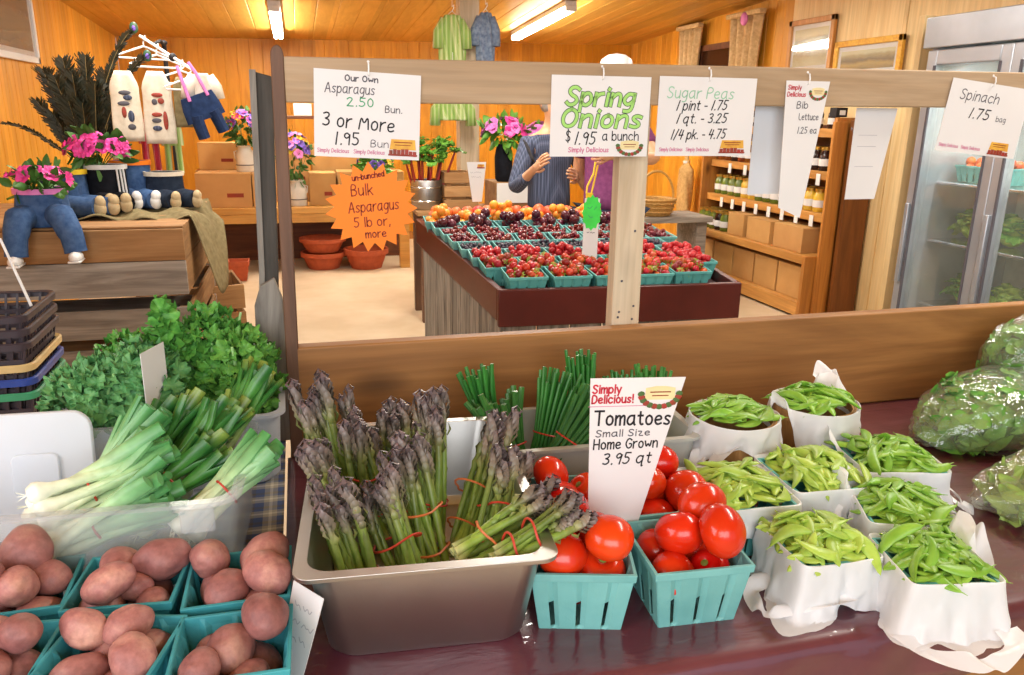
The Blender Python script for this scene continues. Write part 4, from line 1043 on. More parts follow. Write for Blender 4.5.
def build_peas():
    m = M_
    pods = [pod_proto(s, 'pod') for s in range(6)]; pale = [pod_proto(20+s, 'podpale') for s in range(6)]
    used = set()
    box = make_box('berry_box', 'x', .126, .085, 'teal')
    bas = thing('splint_basket', 'x', 'basket', (0,0,0), 0)
    mb = MB(); n = 14
    mb.lathe([(.001,0),(.060,0),(.066,.06),(.074,.135),(.071,.135),(.063,.06),(.057,.006),(.001,.006)], 28, cap0=False, cap1=False); mb.build('basket_wall', m['splint'], bas)
    for z, r in ((.02,.064),(.125,.0755)):
        MB().lathe([(r,z-.011),(r+.003,z-.011),(r+.003,z+.011),(r,z+.011)], 28, cap0=False, cap1=False).build('hoop', m['splint'], bas)
    mb = MB()
    for k in range(n):
        a = 2*PI*k/n; mb.box((-.006,-.0675,.0),(.006,-.0645,.13), Matrix.Rotation(a,4,'Z') @ Matrix.Shear('XZ',4,(0,0)) ) if False else None
    def sq(t, p=3.2): return 1/((abs(math.cos(t))**p+abs(math.sin(t))**p)**(1/p))
    def liner(cx, cy, rz, w, h, hem, label, round_=False, flare=.1, seed=0, loops=(), flaps=()):
        o = thing('bag_liner', label, 'plastic bag', (cx,cy,TZ), rz, 'white bags lining the pea boxes'); R = random.Random(seed)
        def rad(t): return (w/2+.0065)*(1 if round_ else sq(t, 13))
        p1 = [R.random()*6 for _ in range(6)]
        def wob(t): return .5*math.sin(2*t+p1[0])+.35*math.sin(3*t+p1[1])+.25*math.sin(5*t+p1[2])+.2*math.sin(9*t+p1[3])
        def fn(u, v):
            t = 2*PI*u; r0 = rad(t); wv = wob(t)
            if v < .2: q = v/.2; r = r0*(.80+.17*q); z = h-.022*(1-q)
            elif v < .34: q = (v-.2)/.14; r = r0*(.985+.055*q); z = h+.004*math.sin(PI*q*.8)+.003*wv*q
            else:
                q = (v-.34)/.66; fl_ = 0; fo_ = 0; up_ = 0
                for (fa, fw, fd, fo) in flaps:
                    dt = (t-fa+PI) % (2*PI)-PI; g_ = max(0, 1-abs(dt)/fw)
                    if fd > 0: fl_ += fd*g_; fo_ += fo*g_
                    else: up_ = max(up_, min(1, 1.6*g_)); fo_ += fo*g_
                drop = (hem*(1+.20*wv)+fl_)*(1-up_) - up_*.028
                r = r0*(1.04+flare*q*(1+.5*wv)) + .0035*math.sin(11*t+p1[4]+q*3)*q + .0015*math.sin(19*t+p1[5])*q
                z = h+.004-drop*q; r += fo_*q*q
            if v >= .3:
                q = (v-.3)/.7; cx_, cy_ = math.cos(t), math.sin(t)
                r += q*(.0075*nz((cx_*3.1,cy_*3.1,z*26),1,seed)+.004*nz((cx_*8,cy_*8,z*60),1,seed+3))
                z += q*.006*nz((cx_*5,cy_*5,z*30),1,seed+9)
            z = max(z, .002+.001*math.sin(9*t))
            return (r*math.cos(t), r*math.sin(t), z)
        MB().grid(128, 30, fn, closed_u=True).build('liner_film', m['bagwhite'], o)
        for (a0, a1, px, py, pz, bw) in loops:        # the bag's handle loops
            A = Vector(fn((a0/(2*PI))%1, .8)); Bp = Vector(fn((a1/(2*PI))%1, .8)); E = Vector((px,py,pz))
            mid = (A+Bp)/2; side = (Bp-A); 
            C1 = E - side*.38 + (mid-E)*.12; C2 = E + side*.38 + (mid-E)*.12
            def bez(t):
                pts = [A, A*.45+C1*.55, C1*.3+E*.7, E, C2*.3+E*.7, Bp*.45+C2*.55, Bp]; n_ = len(pts)-1
                k = min(int(t*n_), n_-1); f = t*n_-k; p = [pts[max(0,min(n_,k+i-1))] for i in range(4)]
                return .5*((2*p[1])+(p[2]-p[0])*f+(2*p[0]-5*p[1]+4*p[2]-p[3])*f*f+(-p[0]+3*p[1]-3*p[2]+p[3])*f**3)
            ctr = (A+Bp+E)/3
            def hf(u, v):
                p = bez(u); inn = (ctr-p); inn = inn.normalized() if inn.length > 1e-5 else V(0,0,1)
                wd = bw*(1.15-.5*math.sin(PI*u)); q = p + inn*wd*(v-.3) + V(0,0,.006*math.sin(u*17+v*3)*(1 if pz>.0 else .5))
                lo_ = -TZ if py < -.06 and pz < -.0 else .0025
                return (q.x, q.y, max(q.z, lo_))
            MB().grid(40, 6, hf).build('handle_loop', m['bagwhite'], o)
        return o
    S = [(.772,1.225,.1,'r','back1'),(.965,1.25,.4,'r','back2'),(.665,1.03,-.08,'s','mid1'),(.832,1.055,-.05,'s','mid2'),(1.005,1.08,-.22,'s','mid3'),(.905,.925,-.42,'s','fm'),(.714,.876,-.04,'s','fl'),(.842,.792,-.22,'s','fr')]
    names = {'back1':'round basket nearest the tomato card','back2':'round basket farther along the backboard','mid1':'box beside the tomatoes','mid2':'middle box of the second row','mid3':'box beside the salad bags',
             'fm':'box tucked behind the cloth-edge box','fl':'box with a loop trailing on the cloth','fr':'box overhanging the cloth edge'}
    stuff = MB(); sM = []
    tot = {'back1':36,'back2':34,'mid1':38,'mid2':38,'mid3':38,'fm':36,'fl':36,'fr':40}
    first = True; firstb = True
    for (x, y, rz, kind, key) in S:
        if kind == 'r':
            b = bas if firstb else dup(bas); firstb = False; b.location = (x,y,TZ); b['label'] = 'splint wood '+names[key]+' under a white liner'; b['group'] = 'splint baskets of peas'; hh = .137; hw = .074
        else:
            b = box if first else dup(box); first = False; b.location = (x,y,TZ); b.rotation_euler = (0,0,rz); b['label'] = 'teal pea '+names[key]; b['group'] = 'teal pea boxes'; k_ = {'fl':.9,'fr':.92,'fm':.97,'mid1':1.1,'mid2':1.08,'mid3':1.08}[key]; b.scale = (k_,k_,k_); hh = .085*k_; hw = .06*k_
        b['label'] = ('splint wood ' if kind == 'r' else 'teal pulp ') + names[key]
        lp = {'back1':[(3.4,4.2,-.10,-.055,.07,.03)],'back2':[(4.2,5.2,-.02,-.125,.035,.05),(5.6,.5,.12,.03,.165,.04)],'mid1':[(2.6,3.6,-.1,.02,.07,.03)],'mid2':[],'mid3':[(5.6,.6,.14,-.035,.012,.028)],
              'fm':[(2.7,3.7,-.11,.04,.075,.04)],'fl':[(2.9,4.9,-.112,-.05,.006,.026)],'fr':[(3.9,5.5,.02,-.125,-.004,.034),(.1,1.2,.10,.06,.09,.04)]}[key]
        fp = {'back1':[(3.3,.7,.02,.015)],'back2':[(4.6,.8,.06,.004),(.3,.55,-1,.02),(2.9,.5,-1,.012)],'mid1':[(3.9,.6,.02,.01)],'mid2':[(4.2,.6,.015,.004)],'mid3':[(2.4,.6,-1,.012),(5.6,.5,.03,.02)],'fm':[(2.5,.6,-1,.02),(3.9,.7,.03,.012)],'fl':[(3.9,.8,.05,.045)],'fr':[(4.7,.9,.05,.03),(.6,.5,-1,.015),(3.9,.5,.03,.02)]}[key]
        hem = {'back1':.052,'back2':.07,'mid1':.05,'mid2':.055,'mid3':.06,'fm':.075,'fl':.085,'fr':.085}[key]
        liner(x, y, rz, (.150 if kind == 'r' else .126*k_), hh, hem, 'white plastic bag lining the pea '+names[key], kind == 'r', {'fl':.16,'fr':.16}.get(key,.04), len(key)*7+int(x*100), lp, fp)
        R = random.Random(int(x*1000)); pr = pale if key in ('mid1','mid2','fl') else pods; dark_ = key in ('back1','back2')
        def mound(px, py):
            q = min(1, math.hypot(px,py)/hw) if kind == 'r' else min(1, max(abs(px),abs(py))/hw)
            return hh+.004+.024*(1-q**1.8)
        # lower pods, not countable
        c, s = math.cos(rz), math.sin(rz)
        for i in range(54):
            a = R.uniform(-hw*.8,hw*.8); e = R.uniform(-hw*.8,hw*.8); mm = pr[i % 6].data; yaw_ = rz+(PI/2 if abs(a) > abs(e) else 0)+R.uniform(-.3,.3) if max(abs(a),abs(e)) > hw*.45 else R.uniform(0,6)
            if kind == 'r' and math.hypot(a,e) > hw*.62: a *= .6; e *= .6
            Mx = T((x+a*c-e*s, y+a*s+e*c, TZ+mound(a,e)-.010+R.uniform(-.004,.003)), R.uniform(-.4,.4), R.uniform(-.08,.08), yaw_)
            (sM).append((mm, Mx, key))
        main = R.uniform(0,3)
        for i in range(tot[key]):
            lim = hw*(.88 if kind == 'r' else .97)
            while True:
                a = R.uniform(-lim,lim); e = R.uniform(-lim,lim)
                if kind == 's' or math.hypot(a,e) < lim: break
            j = i % 6; ks = (id(pr), j)
            o = pr[j] if ks not in used else dup(pr[j]); used.add(ks)
            g = .006; n = Vector((-(mound(a+g,e)-mound(a-g,e))/(2*g), -(mound(a,e+g)-mound(a,e-g))/(2*g), 1)); n.z = 1; n.x = max(-.8,min(.8,n.x)); n.y = max(-.8,min(.8,n.y)); n.normalize()
            q = Vector((0,0,1)).rotation_difference(n) @ Quaternion((0,0,1), main+R.gauss(0,.75)) @ Quaternion((1,0,0), R.uniform(-.45,.45)) @ Quaternion((0,1,0), R.uniform(-.14,.14))
            q = Quaternion((0,0,1), rz) @ q
            o.rotation_mode = 'QUATERNION'; o.rotation_quaternion = q
            o.location = (x+a*c-e*s, y+a*s+e*c, TZ+mound(a,e)+R.uniform(-.004,.005)); sc = R.uniform(.85,1.12); o.scale = (sc,)*3
            tag(o, 'green sugar pea pod heaped in the '+names[key], 'pea pod', 'pea pods in the '+names[key])
    for mm, Mx, key in sM:
        if key in ('mid1','mid2','fl'): continue
        stuff.add([v.co for v in mm.vertices], [tuple(p.vertices) for p in mm.polygons], Mx)
    o = stuff.build('sugar_pea_pods', m['pod']); tag(o, 'green sugar pea pods deeper in the pea boxes and baskets', 'pea pods', None, 'stuff')
    stuff = MB()
    for mm, Mx, key in sM:
        if key in ('mid1','mid2','fl'): stuff.add([v.co for v in mm.vertices], [tuple(p.vertices) for p in mm.polygons], Mx)
    o = stuff.build('sugar_pea_pods', m['podpale']); tag(o, 'pale green pea pods deeper in the three lightest boxes', 'pea pods', None, 'stuff')

def leaf_simple(mb, M, L, W, seed, cup=.3, nu=5, nv=6):
    R = random.Random(seed); ph = R.random()*6
    def fn(u, v):
        a = (u-.5)*2; w = W*math.sin(PI*min(1,max(.02,v*.9+.07)))**.8
        return (a*w, v*L, cup*W*a*a + .12*L*math.sin(v*2.4+ph) + .08*W*math.sin(a*5+v*7+ph))
    mb.grid(nu, nv, fn, M)
def build_salad():
    m = M_; tie_ = (0,0,1)
    for k, (c, r, rz, lab, tie) in enumerate([((1.47,1.28,.945),(.235,.125,.078),.1,'clear bag of spinach leaves lying against the backboard',0),
                       ((1.345,.93,.935),(.225,.125,.07),-.35,'clear bag of pale lettuce leaves lying nearest the pea boxes',0),
                       ((1.68,1.41,1.02),(.13,.08,.12),.2,'tied clear bag of spinach standing behind the other two bags',1)]):
        o = thing('salad_bag', lab, 'bag of greens', (c[0],c[1],TZ), rz, 'bags of greens')
        def fn(p, r=r, k=k):
            n = p.normalized(); q = Vector((n.x*r[0],n.y*r[1],n.z*r[2]))
            for a in range(3):     # boxy pillow
                e = n[a]; q[a] = r[a]*(abs(e)**.72)*(1 if e >= 0 else -1)
            q *= 1+.07*nz(n,3.2,k*5)+.035*nz(n,8,k)+.02*nz(n,20,k)
            if not tie_[k]: f_ = 1-.5*max(0,-q.x/r[0])**1.6; q.y *= f_; q.z = (q.z+r[2]*.86)*f_-r[2]*.86
            q.z = max(q.z, -r[2]*.86)
            q.z += r[2]*.87
            return q
        MB().ball((0,0,0),1,56,36,fn).build('bag_film', m['bagclear'], o)
        core = MB().ball((0,0,0),1,40,26,lambda p: fn(p)*.86+V(0,0,.006)).build('packed_leaves', m['saladcore'] if k != 1 else m['saladpale'], o)
        mb = MB(); R = random.Random(k+2)
        for i in range(320):
            n = Vector((R.gauss(0,1),R.gauss(0,1),R.gauss(0,1)+.3)).normalized()
            q = Vector([r[a]*(abs(n[a])**.72)*(1 if n[a] >= 0 else -1) for a in range(3)])*R.uniform(.78,.9); q.z = max(q.z,-r[2]*.7)
            if not k == 2: f_ = 1-.5*max(0,-q.x/r[0])**1.6; q.y *= f_; q.z = (q.z+r[2]*.86)*f_-r[2]*.86
            q.z += r[2]*.87
            M = Matrix.Translation(q) @ n.to_track_quat('Z','Y').to_matrix().to_4x4() @ Matrix.Rotation(R.uniform(0,6),4,'Z') @ Matrix.Rotation(R.uniform(-.4,.4),4,'X') @ Matrix.Translation((0,-.03,0))
            leaf_simple(mb, M, R.uniform(.035,.065), R.uniform(.010,.019), i)
        mb.build('foliage', m['salad'] if k != 1 else m['saladlight'], o)
        top = MB()
        def nk(u, v):
            t = 2*PI*u; z = v*.075; rr = .045*(1-v)**2+.006+.016*max(0,v-.55)*2.2
            return ((rr+.003*math.sin(t*7))*math.cos(t), (rr+.003*math.sin(t*5))*math.sin(t), z)
        top.grid(24, 10, nk, closed_u=True)
        e = top.build('gathered_neck', m['bagclear'], o)
        if tie: e.location = (0,0,r[2]*1.8)
        else: e.location = (r[0]*.9,0,r[2]*.95); e.rotation_euler = (0,1.2,0)
# ------------------------------------------------------------------ price signs
def build_signs():
    m = M_; Yb = 1.5285
    # asparagus
    s = card('price_sign', 'wide white card priced 2.50 for asparagus, hung beside the dark end post', .195, .155, (.135,Yb,1.622), 0, .045, .012); hook(s)
    write(s, 'Our Own', -.042, -.018, .010, .0022, m['softink'], width=.062)
    write(s, 'Asparagus', -.078, -.040, .017, .0018, m['softink'], slant=.1, width=.092)
    write(s, '2.50', -.038, -.062, .015, .002, m['greenink'], width=.052)
    write(s, 'Bun.', .032, -.070, .012, .0016, m['softink'], width=.034)
    write(s, '3 or More', -.082, -.099, .024, .0028, m['black'], slant=.1, width=.135, rise=-.05)
    write(s, '1.95', -.060, -.132, .022, .0026, m['black'], width=.048)
    write(s, 'Bun', .006, -.134, .013, .0014, m['softink'], width=.036)
    write(s, 'Simply Delicious   Simply Delicious', -.092, -.147, .007, .0012, m['pinkink'], width=.125)
    emblem(s, .066, -.132, .05, .032, 0)
    # spring onions
    s = card('price_sign', 'white card lettered in lime green for spring onions at 1.95', .211, .156, (.594,Yb,1.626), 0, 0, .012); hook(s)
    for t, x, z, w in (('Spring', -.082, -.056, .15), ('Onions', -.092, -.098, .178)):
        write(s, t, x+.008, z, .034, .0088, m['darkgreenink'], y=-.0008, slant=.16, width=w); write(s, t, x+.008, z, .034, .0062, m['limeink'], y=-.0011, slant=.16, width=w, name='lettering_fill')
    write(s, '$', -.072, -.126, .020, .0022, m['black'], width=.012); write(s, '1.95', -.054, -.132, .024, .0026, m['black'], slant=.15, width=.048)
    write(s, 'a bunch', .006, -.124, .018, .0022, m['black'], width=.082)
    write(s, 'Simply Delicious', -.066, -.147, .009, .0018, m['pinkink'], width=.088); emblem(s, .066, -.139, .056, .03, 1)
    # sugar peas
    s = card('price_sign', 'white card with three prices for sugar peas, pint, quart and peck', .222, .158, (.829,Yb,1.629), 0, 0, .012); hook(s)
    write(s, 'Sugar Peas', -.092, -.042, .022, .0022, m['paleink'], slant=.1, width=.155)
    for t, z, x in (('1 pint - 1.75', -.066, -.07), ('1 qt. - 3.25', -.092, -.068), ('1/4 pk. - 4.75', -.124, -.078)):
        write(s, t, x, z, .019, .0024, m['black'], slant=.22, width=.128 if x < -.075 else .118, rise=.02)
    write(s, 'Simply Delicious   Simply Delicious', -.102, -.148, .007, .0012, m['pinkink'], width=.115); emblem(s, .066, -.138, .056, .028, 0)
    # lettuce: tall tapering card
    s = card('price_sign', 'tall narrow white card for bib lettuce, tapering downwards', .107, .292, (1.062,Yb,1.627), 0, 0, .01, outline=[(-.038,-.268),(.020,-.292),(.055,0),(-.052,0)]); hook(s)
    write(s, 'Simply', -.046, -.018, .009, .0018, m['redink'], width=.034); write(s, 'Delicious', -.046, -.032, .009, .0018, m['redink'], width=.046); emblem(s, .028, -.026, .042, .026, 1)
    write(s, 'Bib', -.02, -.056, .014, .0018, m['softink'], width=.03); write(s, 'Lettuce', -.012, -.080, .013, .0017, m['softink'], width=.05); write(s, '1.25 ea', -.012, -.108, .013, .0017, m['softink'], width=.05)
    s = card('price_sign', 'grey-white blank card hanging behind the tall lettuce card', .10, .20, (1.02,1.574,1.585), 0, 0, 0, mat='greycard')
    s = card('price_sign', 'white card turned backwards with faint lines, beside the lettuce card', .132, .205, (1.27,1.572,1.575), 0, 0, 0, outline=[(-.045,-.205),(.036,-.205),(.066,0),(-.044,0)])
    for k, z in enumerate((-.06,-.085,-.13)): MB().cbox((-.005,-.0008,z),(.05,.0004,.0012)).build('faint_line', m['faintink'], s, smooth=False)
    # spinach
    s = card('price_sign', 'tilted white card priced 1.75 a bag for spinach', .232, .158, (1.548,Yb,1.632), 0, .10, .012, outline=[(-.115,-.160),(.116,-.158),(.116,0),(-.112,0)]); hook(s)
    write(s, 'Spinach', -.082, -.042, .022, .0022, m['softink'], slant=.1, width=.115); write(s, '1.75', -.045, -.080, .022, .0028, m['black'], slant=.12, width=.062); write(s, 'bag', .035, -.08, .012, .0014, m['softink'], width=.03)
    write(s, 'Simply Delicious   Simply Delicious', -.108, -.149, .007, .0012, m['pinkink'], width=.12); emblem(s, .064, -.139, .056, .03, 0)
    # orange starburst
    n = 19; out = []
    for k in range(2*n):
        a = PI/2+PI*k/n; r = .088 if k % 2 == 0 else .070
        out.append((r*math.cos(a), r*math.sin(a)*.98-.088))
    s = card('starburst_sign', 'orange starburst card for bulk asparagus hanging below the white asparagus card', .1, .1, (.128,Yb-.001,1.463), 0, -.05, 0, outline=out, mat='orange')
    write(s, 'un-bunched', -.032, -.036, .010, .0022, m['brownink'], width=.062, rise=.1); write(s, 'Bulk', -.036, -.064, .021, .0022, m['brownink'], width=.044)
    write(s, 'Asparagus', -.044, -.096, .020, .0022, m['brownink'], slant=.08, width=.098, rise=.02); write(s, '5 lb or,', -.036, -.124, .018, .0022, m['brownink'], width=.072); write(s, 'more', -.016, -.146, .015, .0022, m['brownink'], width=.042)
    # the tomato card stands in the boxes
    s = card('price_sign', 'tall white tapering tomato card standing between the tomato boxes', .15, .27, (.459,.985,1.186), 0, .06, -.06, outline=[(-.060,-.25),(.014,-.25),(.075,0),(-.075,0)])
    write(s, 'Simply', -.070, -.022, .012, .0026, m['redink'], width=.046); write(s, 'Delicious!', -.070, -.037, .012, .0026, m['redink'], width=.066); emblem(s, .036, -.030, .066, .034, 1)
    MB().cbox((-.03,-.0009,-.042),(.09,.0004,.0009)).build('printed_rule', m['pinkink'], s, smooth=False)
    write(s, 'Tomatoes', -.064, -.070, .021, .0032, m['black'], width=.124, rise=-.02); write(s, 'Small Size', -.060, -.088, .010, .0017, m['softink'], width=.088)
    write(s, 'Home Grown', -.062, -.107, .015, .0023, m['black'], width=.104); write(s, '3.95 qt', -.046, -.131, .017, .0023, m['black'], slant=.15, width=.080)
    # white card by the potatoes
    s = card('price_sign', 'white card with faint writing leaning on the potato box beside the pan', .06, .13, (-.018,.872,.985), -.95, 0, -.28, outline=[(-.03,-.122),(.016,-.122),(.03,0),(-.03,0)])
    [scribble(s, x_, z_, w_, .009, m['faintink'], i_) for i_, (x_, z_, w_) in enumerate(((-.02,-.03,.034),(-.022,-.05,.044),(-.018,-.07,.03)))]
GLYPH['R'] = "0,0 0,6 2,6 3,5 2.6,3.6 1.2,3.2 0,3.2|1.2,3.2 3.2,0"; GLYPH['K'] = "0,6 0,0|3,6 0,2.8|1,3.6 3,0"
# ------------------------------------------------------------------ flowers
def blossom(mb, c, r, seed, up=(0,0,1), petals=5):
    R = random.Random(seed); q = Vector(up).to_track_quat('Z','Y').to_matrix().to_4x4(); M = Matrix.Translation(c) @ q @ Matrix.Rotation(R.random()*6,4,'Z')
    n = petals*6; vs = [(0,0,-r*.35)]
    for j, (f, z) in enumerate(((.35,-.12),(.7,.08),(1,.05))):
        for i in range(n):
            a = 2*PI*i/n; w = 1-.16*f*(0.5+0.5*math.cos(a*petals)); vs.append((r*f*w*math.cos(a), r*f*w*math.sin(a), r*z+r*.06*math.sin(a*petals*2+seed)*f))
    fs = [(0,1+i,1+(i+1)%n) for i in range(n)]
    for j in range(2):
        for i in range(n): fs.append((1+j*n+i,1+(j+1)*n+i,1+(j+1)*n+(i+1)%n,1+j*n+(i+1)%n))
    mb.add(vs, fs, M)
def leafmass(mb, c, r, n, L, W, seed, zs=.7):
    R = random.Random(seed)
    for i in range(n):
        d = Vector((R.gauss(0,1),R.gauss(0,1),R.gauss(0,.8)+.25)).normalized(); p = Vector(c)+Vector((d.x*r[0],d.y*r[1],d.z*r[2]))*R.uniform(.35,.95)
        M = Matrix.Translation(p) @ d.to_track_quat('Y','Z').to_matrix().to_4x4() @ Matrix.Rotation(R.uniform(-.9,.9),4,'X') @ Matrix.Rotation(R.uniform(0,6),4,'Y')
        leaf_simple(mb, M, L*R.uniform(.7,1.2), W*R.uniform(.7,1.2), i+seed, .3, 4, 5)
def flower_plant(name, label, loc, r, blooms, mats, seed, leaf='foliage', nleaf=70, br=.03, stems=True, group=None, cat='flowers'):
    """a leafy mass with single blossoms; blooms = how many"""
    o = thing(name, label, cat, loc, 0, group); R = random.Random(seed)
    mb = MB(); leafmass(mb, (0,0,r[2]*.8), r, nleaf, r[0]*.55, r[0]*.16, seed); 
    for k in range(7):
        a = k*.9; mb.tube([(0,0,-.02),(.4*r[0]*math.cos(a),.4*r[1]*math.sin(a),r[2]*.5),(.8*r[0]*math.cos(a),.8*r[1]*math.sin(a),r[2]*1.1)], .0025, 5)
    mb.build('foliage', M_[leaf], o)
    for k in range(blooms):
        a = 2*PI*k*.618+R.random()*.5; e = R.uniform(.1,1.25); d = Vector((math.cos(a)*math.cos(e)*1.0, math.sin(a)*math.cos(e), math.sin(e)))
        if d.y > .35: d.y *= -1
        p = Vector((d.x*r[0]*1.02, d.y*r[1]*1.02, r[2]*.85+d.z*r[2]*1.0))
        b = MB(); blossom(b, (0,0,0), br*R.uniform(.8,1.2), seed+k, d, 5)
        q = b.build('blossom', M_[mats[k % len(mats)]], o); q.location = p
    return o

# ------------------------------------------------------------------ child's trousers as planters
def trousers_pot(name, label, loc, rz, mat, legs, waist_mat, shoe_mat, s=1.0, h=.19, stripes=False, shoe2=None):
    o = thing(name, label, 'planter', loc, rz, 'stuffed trouser planters on the crates'); m = M_
    mb = MB(); W, D = .105, .08
    rings = []
    for k, (z, f) in enumerate(((0.0,.80),(.03,1.02),(.07,1.05),(.12,.98),(h-.02,.97),(h,1.0))):
        rings.append([(W*f*math.cos(2*PI*i/28)*(1+.03*math.sin(5*i+k)), D*f*math.sin(2*PI*i/28)*(1+.03*math.sin(4*i+k*2)), z) for i in range(28)])
    inner = [(x*.9,y*.9,z) for x,y,z in rings[-1]]; inn2 = [(x*.85,y*.85,h-.05) for x,y,z in rings[-1]]
    mb.loft(rings+[inner,inn2])
    for pts in legs:
        n = len(pts); pp = [Vector(p) for p in pts]; rr = [.052,.054,.050,.047,.046][:n] if n <= 5 else [.05]*n
        fine = []; fr = []
        for i in range(n-1):
            for t in (0,.25,.5,.75): fine.append(pp[i].lerp(pp[i+1],t)); fr.append((rr[i]*(1-t)+rr[i+1]*t)*(1+.05*math.sin(i*9+t*25)))
        fine.append(pp[-1]); fr.append(rr[-1]); mb.tube(fine, fr, 14)
    body = mb.build('trousers', m[mat], o)
    band = MB(); band.loft([[(x*f,y*f,z) for x,y,z in [(W*math.cos(2*PI*i/28),D*math.sin(2*PI*i/28),zz) for i in range(28)]] for f, zz in ((1.0,h-.02),(1.05,h-.02),(1.06,h+.004),(.96,h+.004))], False, False); band.build('waistband', m[waist_mat], o)
    if name:
        # pocket, fly and belt loops as stitched patches
        pk = MB()
        for sx in (-1,1): pk.cbox((sx*.05,-D*1.02,h*.55),(.04,.004,.05), Matrix.Rotation(sx*.35,4,'Z'))
        pk = None
        if not stripes:
            for sx in (-1,1): MB().cbox((sx*.05,-D*.93,h*.55),(.04,.004,.05), Matrix.Rotation(sx*.35,4,'Z')).build('pocket', m[mat], body, bev=.002)
    for k, pts in enumerate(legs):
        a = Vector(pts[-2]); b = Vector(pts[-1]); d = (b-a).normalized(); f = Vector((d.x,d.y,0))
        f = f.normalized() if f.length > .2 else Vector((0,-1,0))
        ang = math.atan2(f.y,f.x)
        mbs = MB(); M = Matrix.Translation(b+d*.012) @ Matrix.Rotation(ang,4,'Z')
        flat = abs(d.z) < .5
        def sf(p):
            q = p.copy(); q.z = max(q.z,-.018); q.y *= 1-.25*max(0,-q.x/.05); return q
        if flat: mbs.ball((0,0,-.008),(.030,.031,.040),16,12,None,M); mbs.ball((.006,0,.022),(.024,.027,.034),16,12,None,M)
        else: mbs.ball((.022,0,-.005),(.058,.029,.028),16,10,sf,M)
        mbs.build('shoe', m[shoe_mat if k == 0 or not shoe2 else shoe2], o, bev=.003)
        if not flat:
            sm = MB(); sm.box((-.03,-.026,-.026),(.076,.026,-.017),M); sm.build('sole', m['white'], o, bev=.004)
    if stripes:
        st = MB()
        for k in range(3):
            a = -1.05+.2*k; st.tube([(W*1.07*math.cos(a),D*1.07*math.sin(a),.01),(W*1.09*math.cos(a),D*1.09*math.sin(a),.08),(W*1.01*math.cos(a),D*1.01*math.sin(a),h-.02)], .005, 6)
        st.build('stripe', m['white'], o)
    so = MB(); so.lathe([(.001,h-.03),(.094,h-.03)],24,None,False,False,1,.76); so.build('soil', m['soil'], o)
    o.scale = (s,)*3
    return o

def crate(label, loc, w, d, h, slats, mat='crate', first=True, rz=0, gap=.022, group='wooden slat crates'):
    o = thing('wooden_crate', label, 'crate', loc, rz, group); m = M_
    sh = (h-gap*(slats-1))/slats
    for sy, nm in ((-1,'front_slats'),(1,'back_slats')):
        mb = MB()
        for k in range(slats): mb.box((-w/2, sy*d/2-.008, k*(sh+gap)), (w/2, sy*d/2+.008, k*(sh+gap)+sh))
        mb.build(nm, m[mat], o, bev=.003)
    for sx in (-1,1):
        mb = MB()
        for k in range(slats): mb.box((sx*(w/2-.01)-.008, -d/2+.009, k*(sh+gap)), (sx*(w/2-.01)+.008, d/2-.009, k*(sh+gap)+sh))
        mb.build('end_slats', m['crate_y'], o, bev=.003)
        for sy in (-1,1): MB().box((sx*(w/2-.035)-.017, sy*(d/2-.025)-.016, .002), (sx*(w/2-.035)+.017, sy*(d/2-.025)+.016, h-.004)).build('corner_post', m['crate'], o, bev=.002)
    mb = MB(); mb.box((-w/2+.02,-d/2+.01,0),(w/2-.02,d/2-.01,.012)); mb.build('bottom_board', m['crate'], o)
    return o
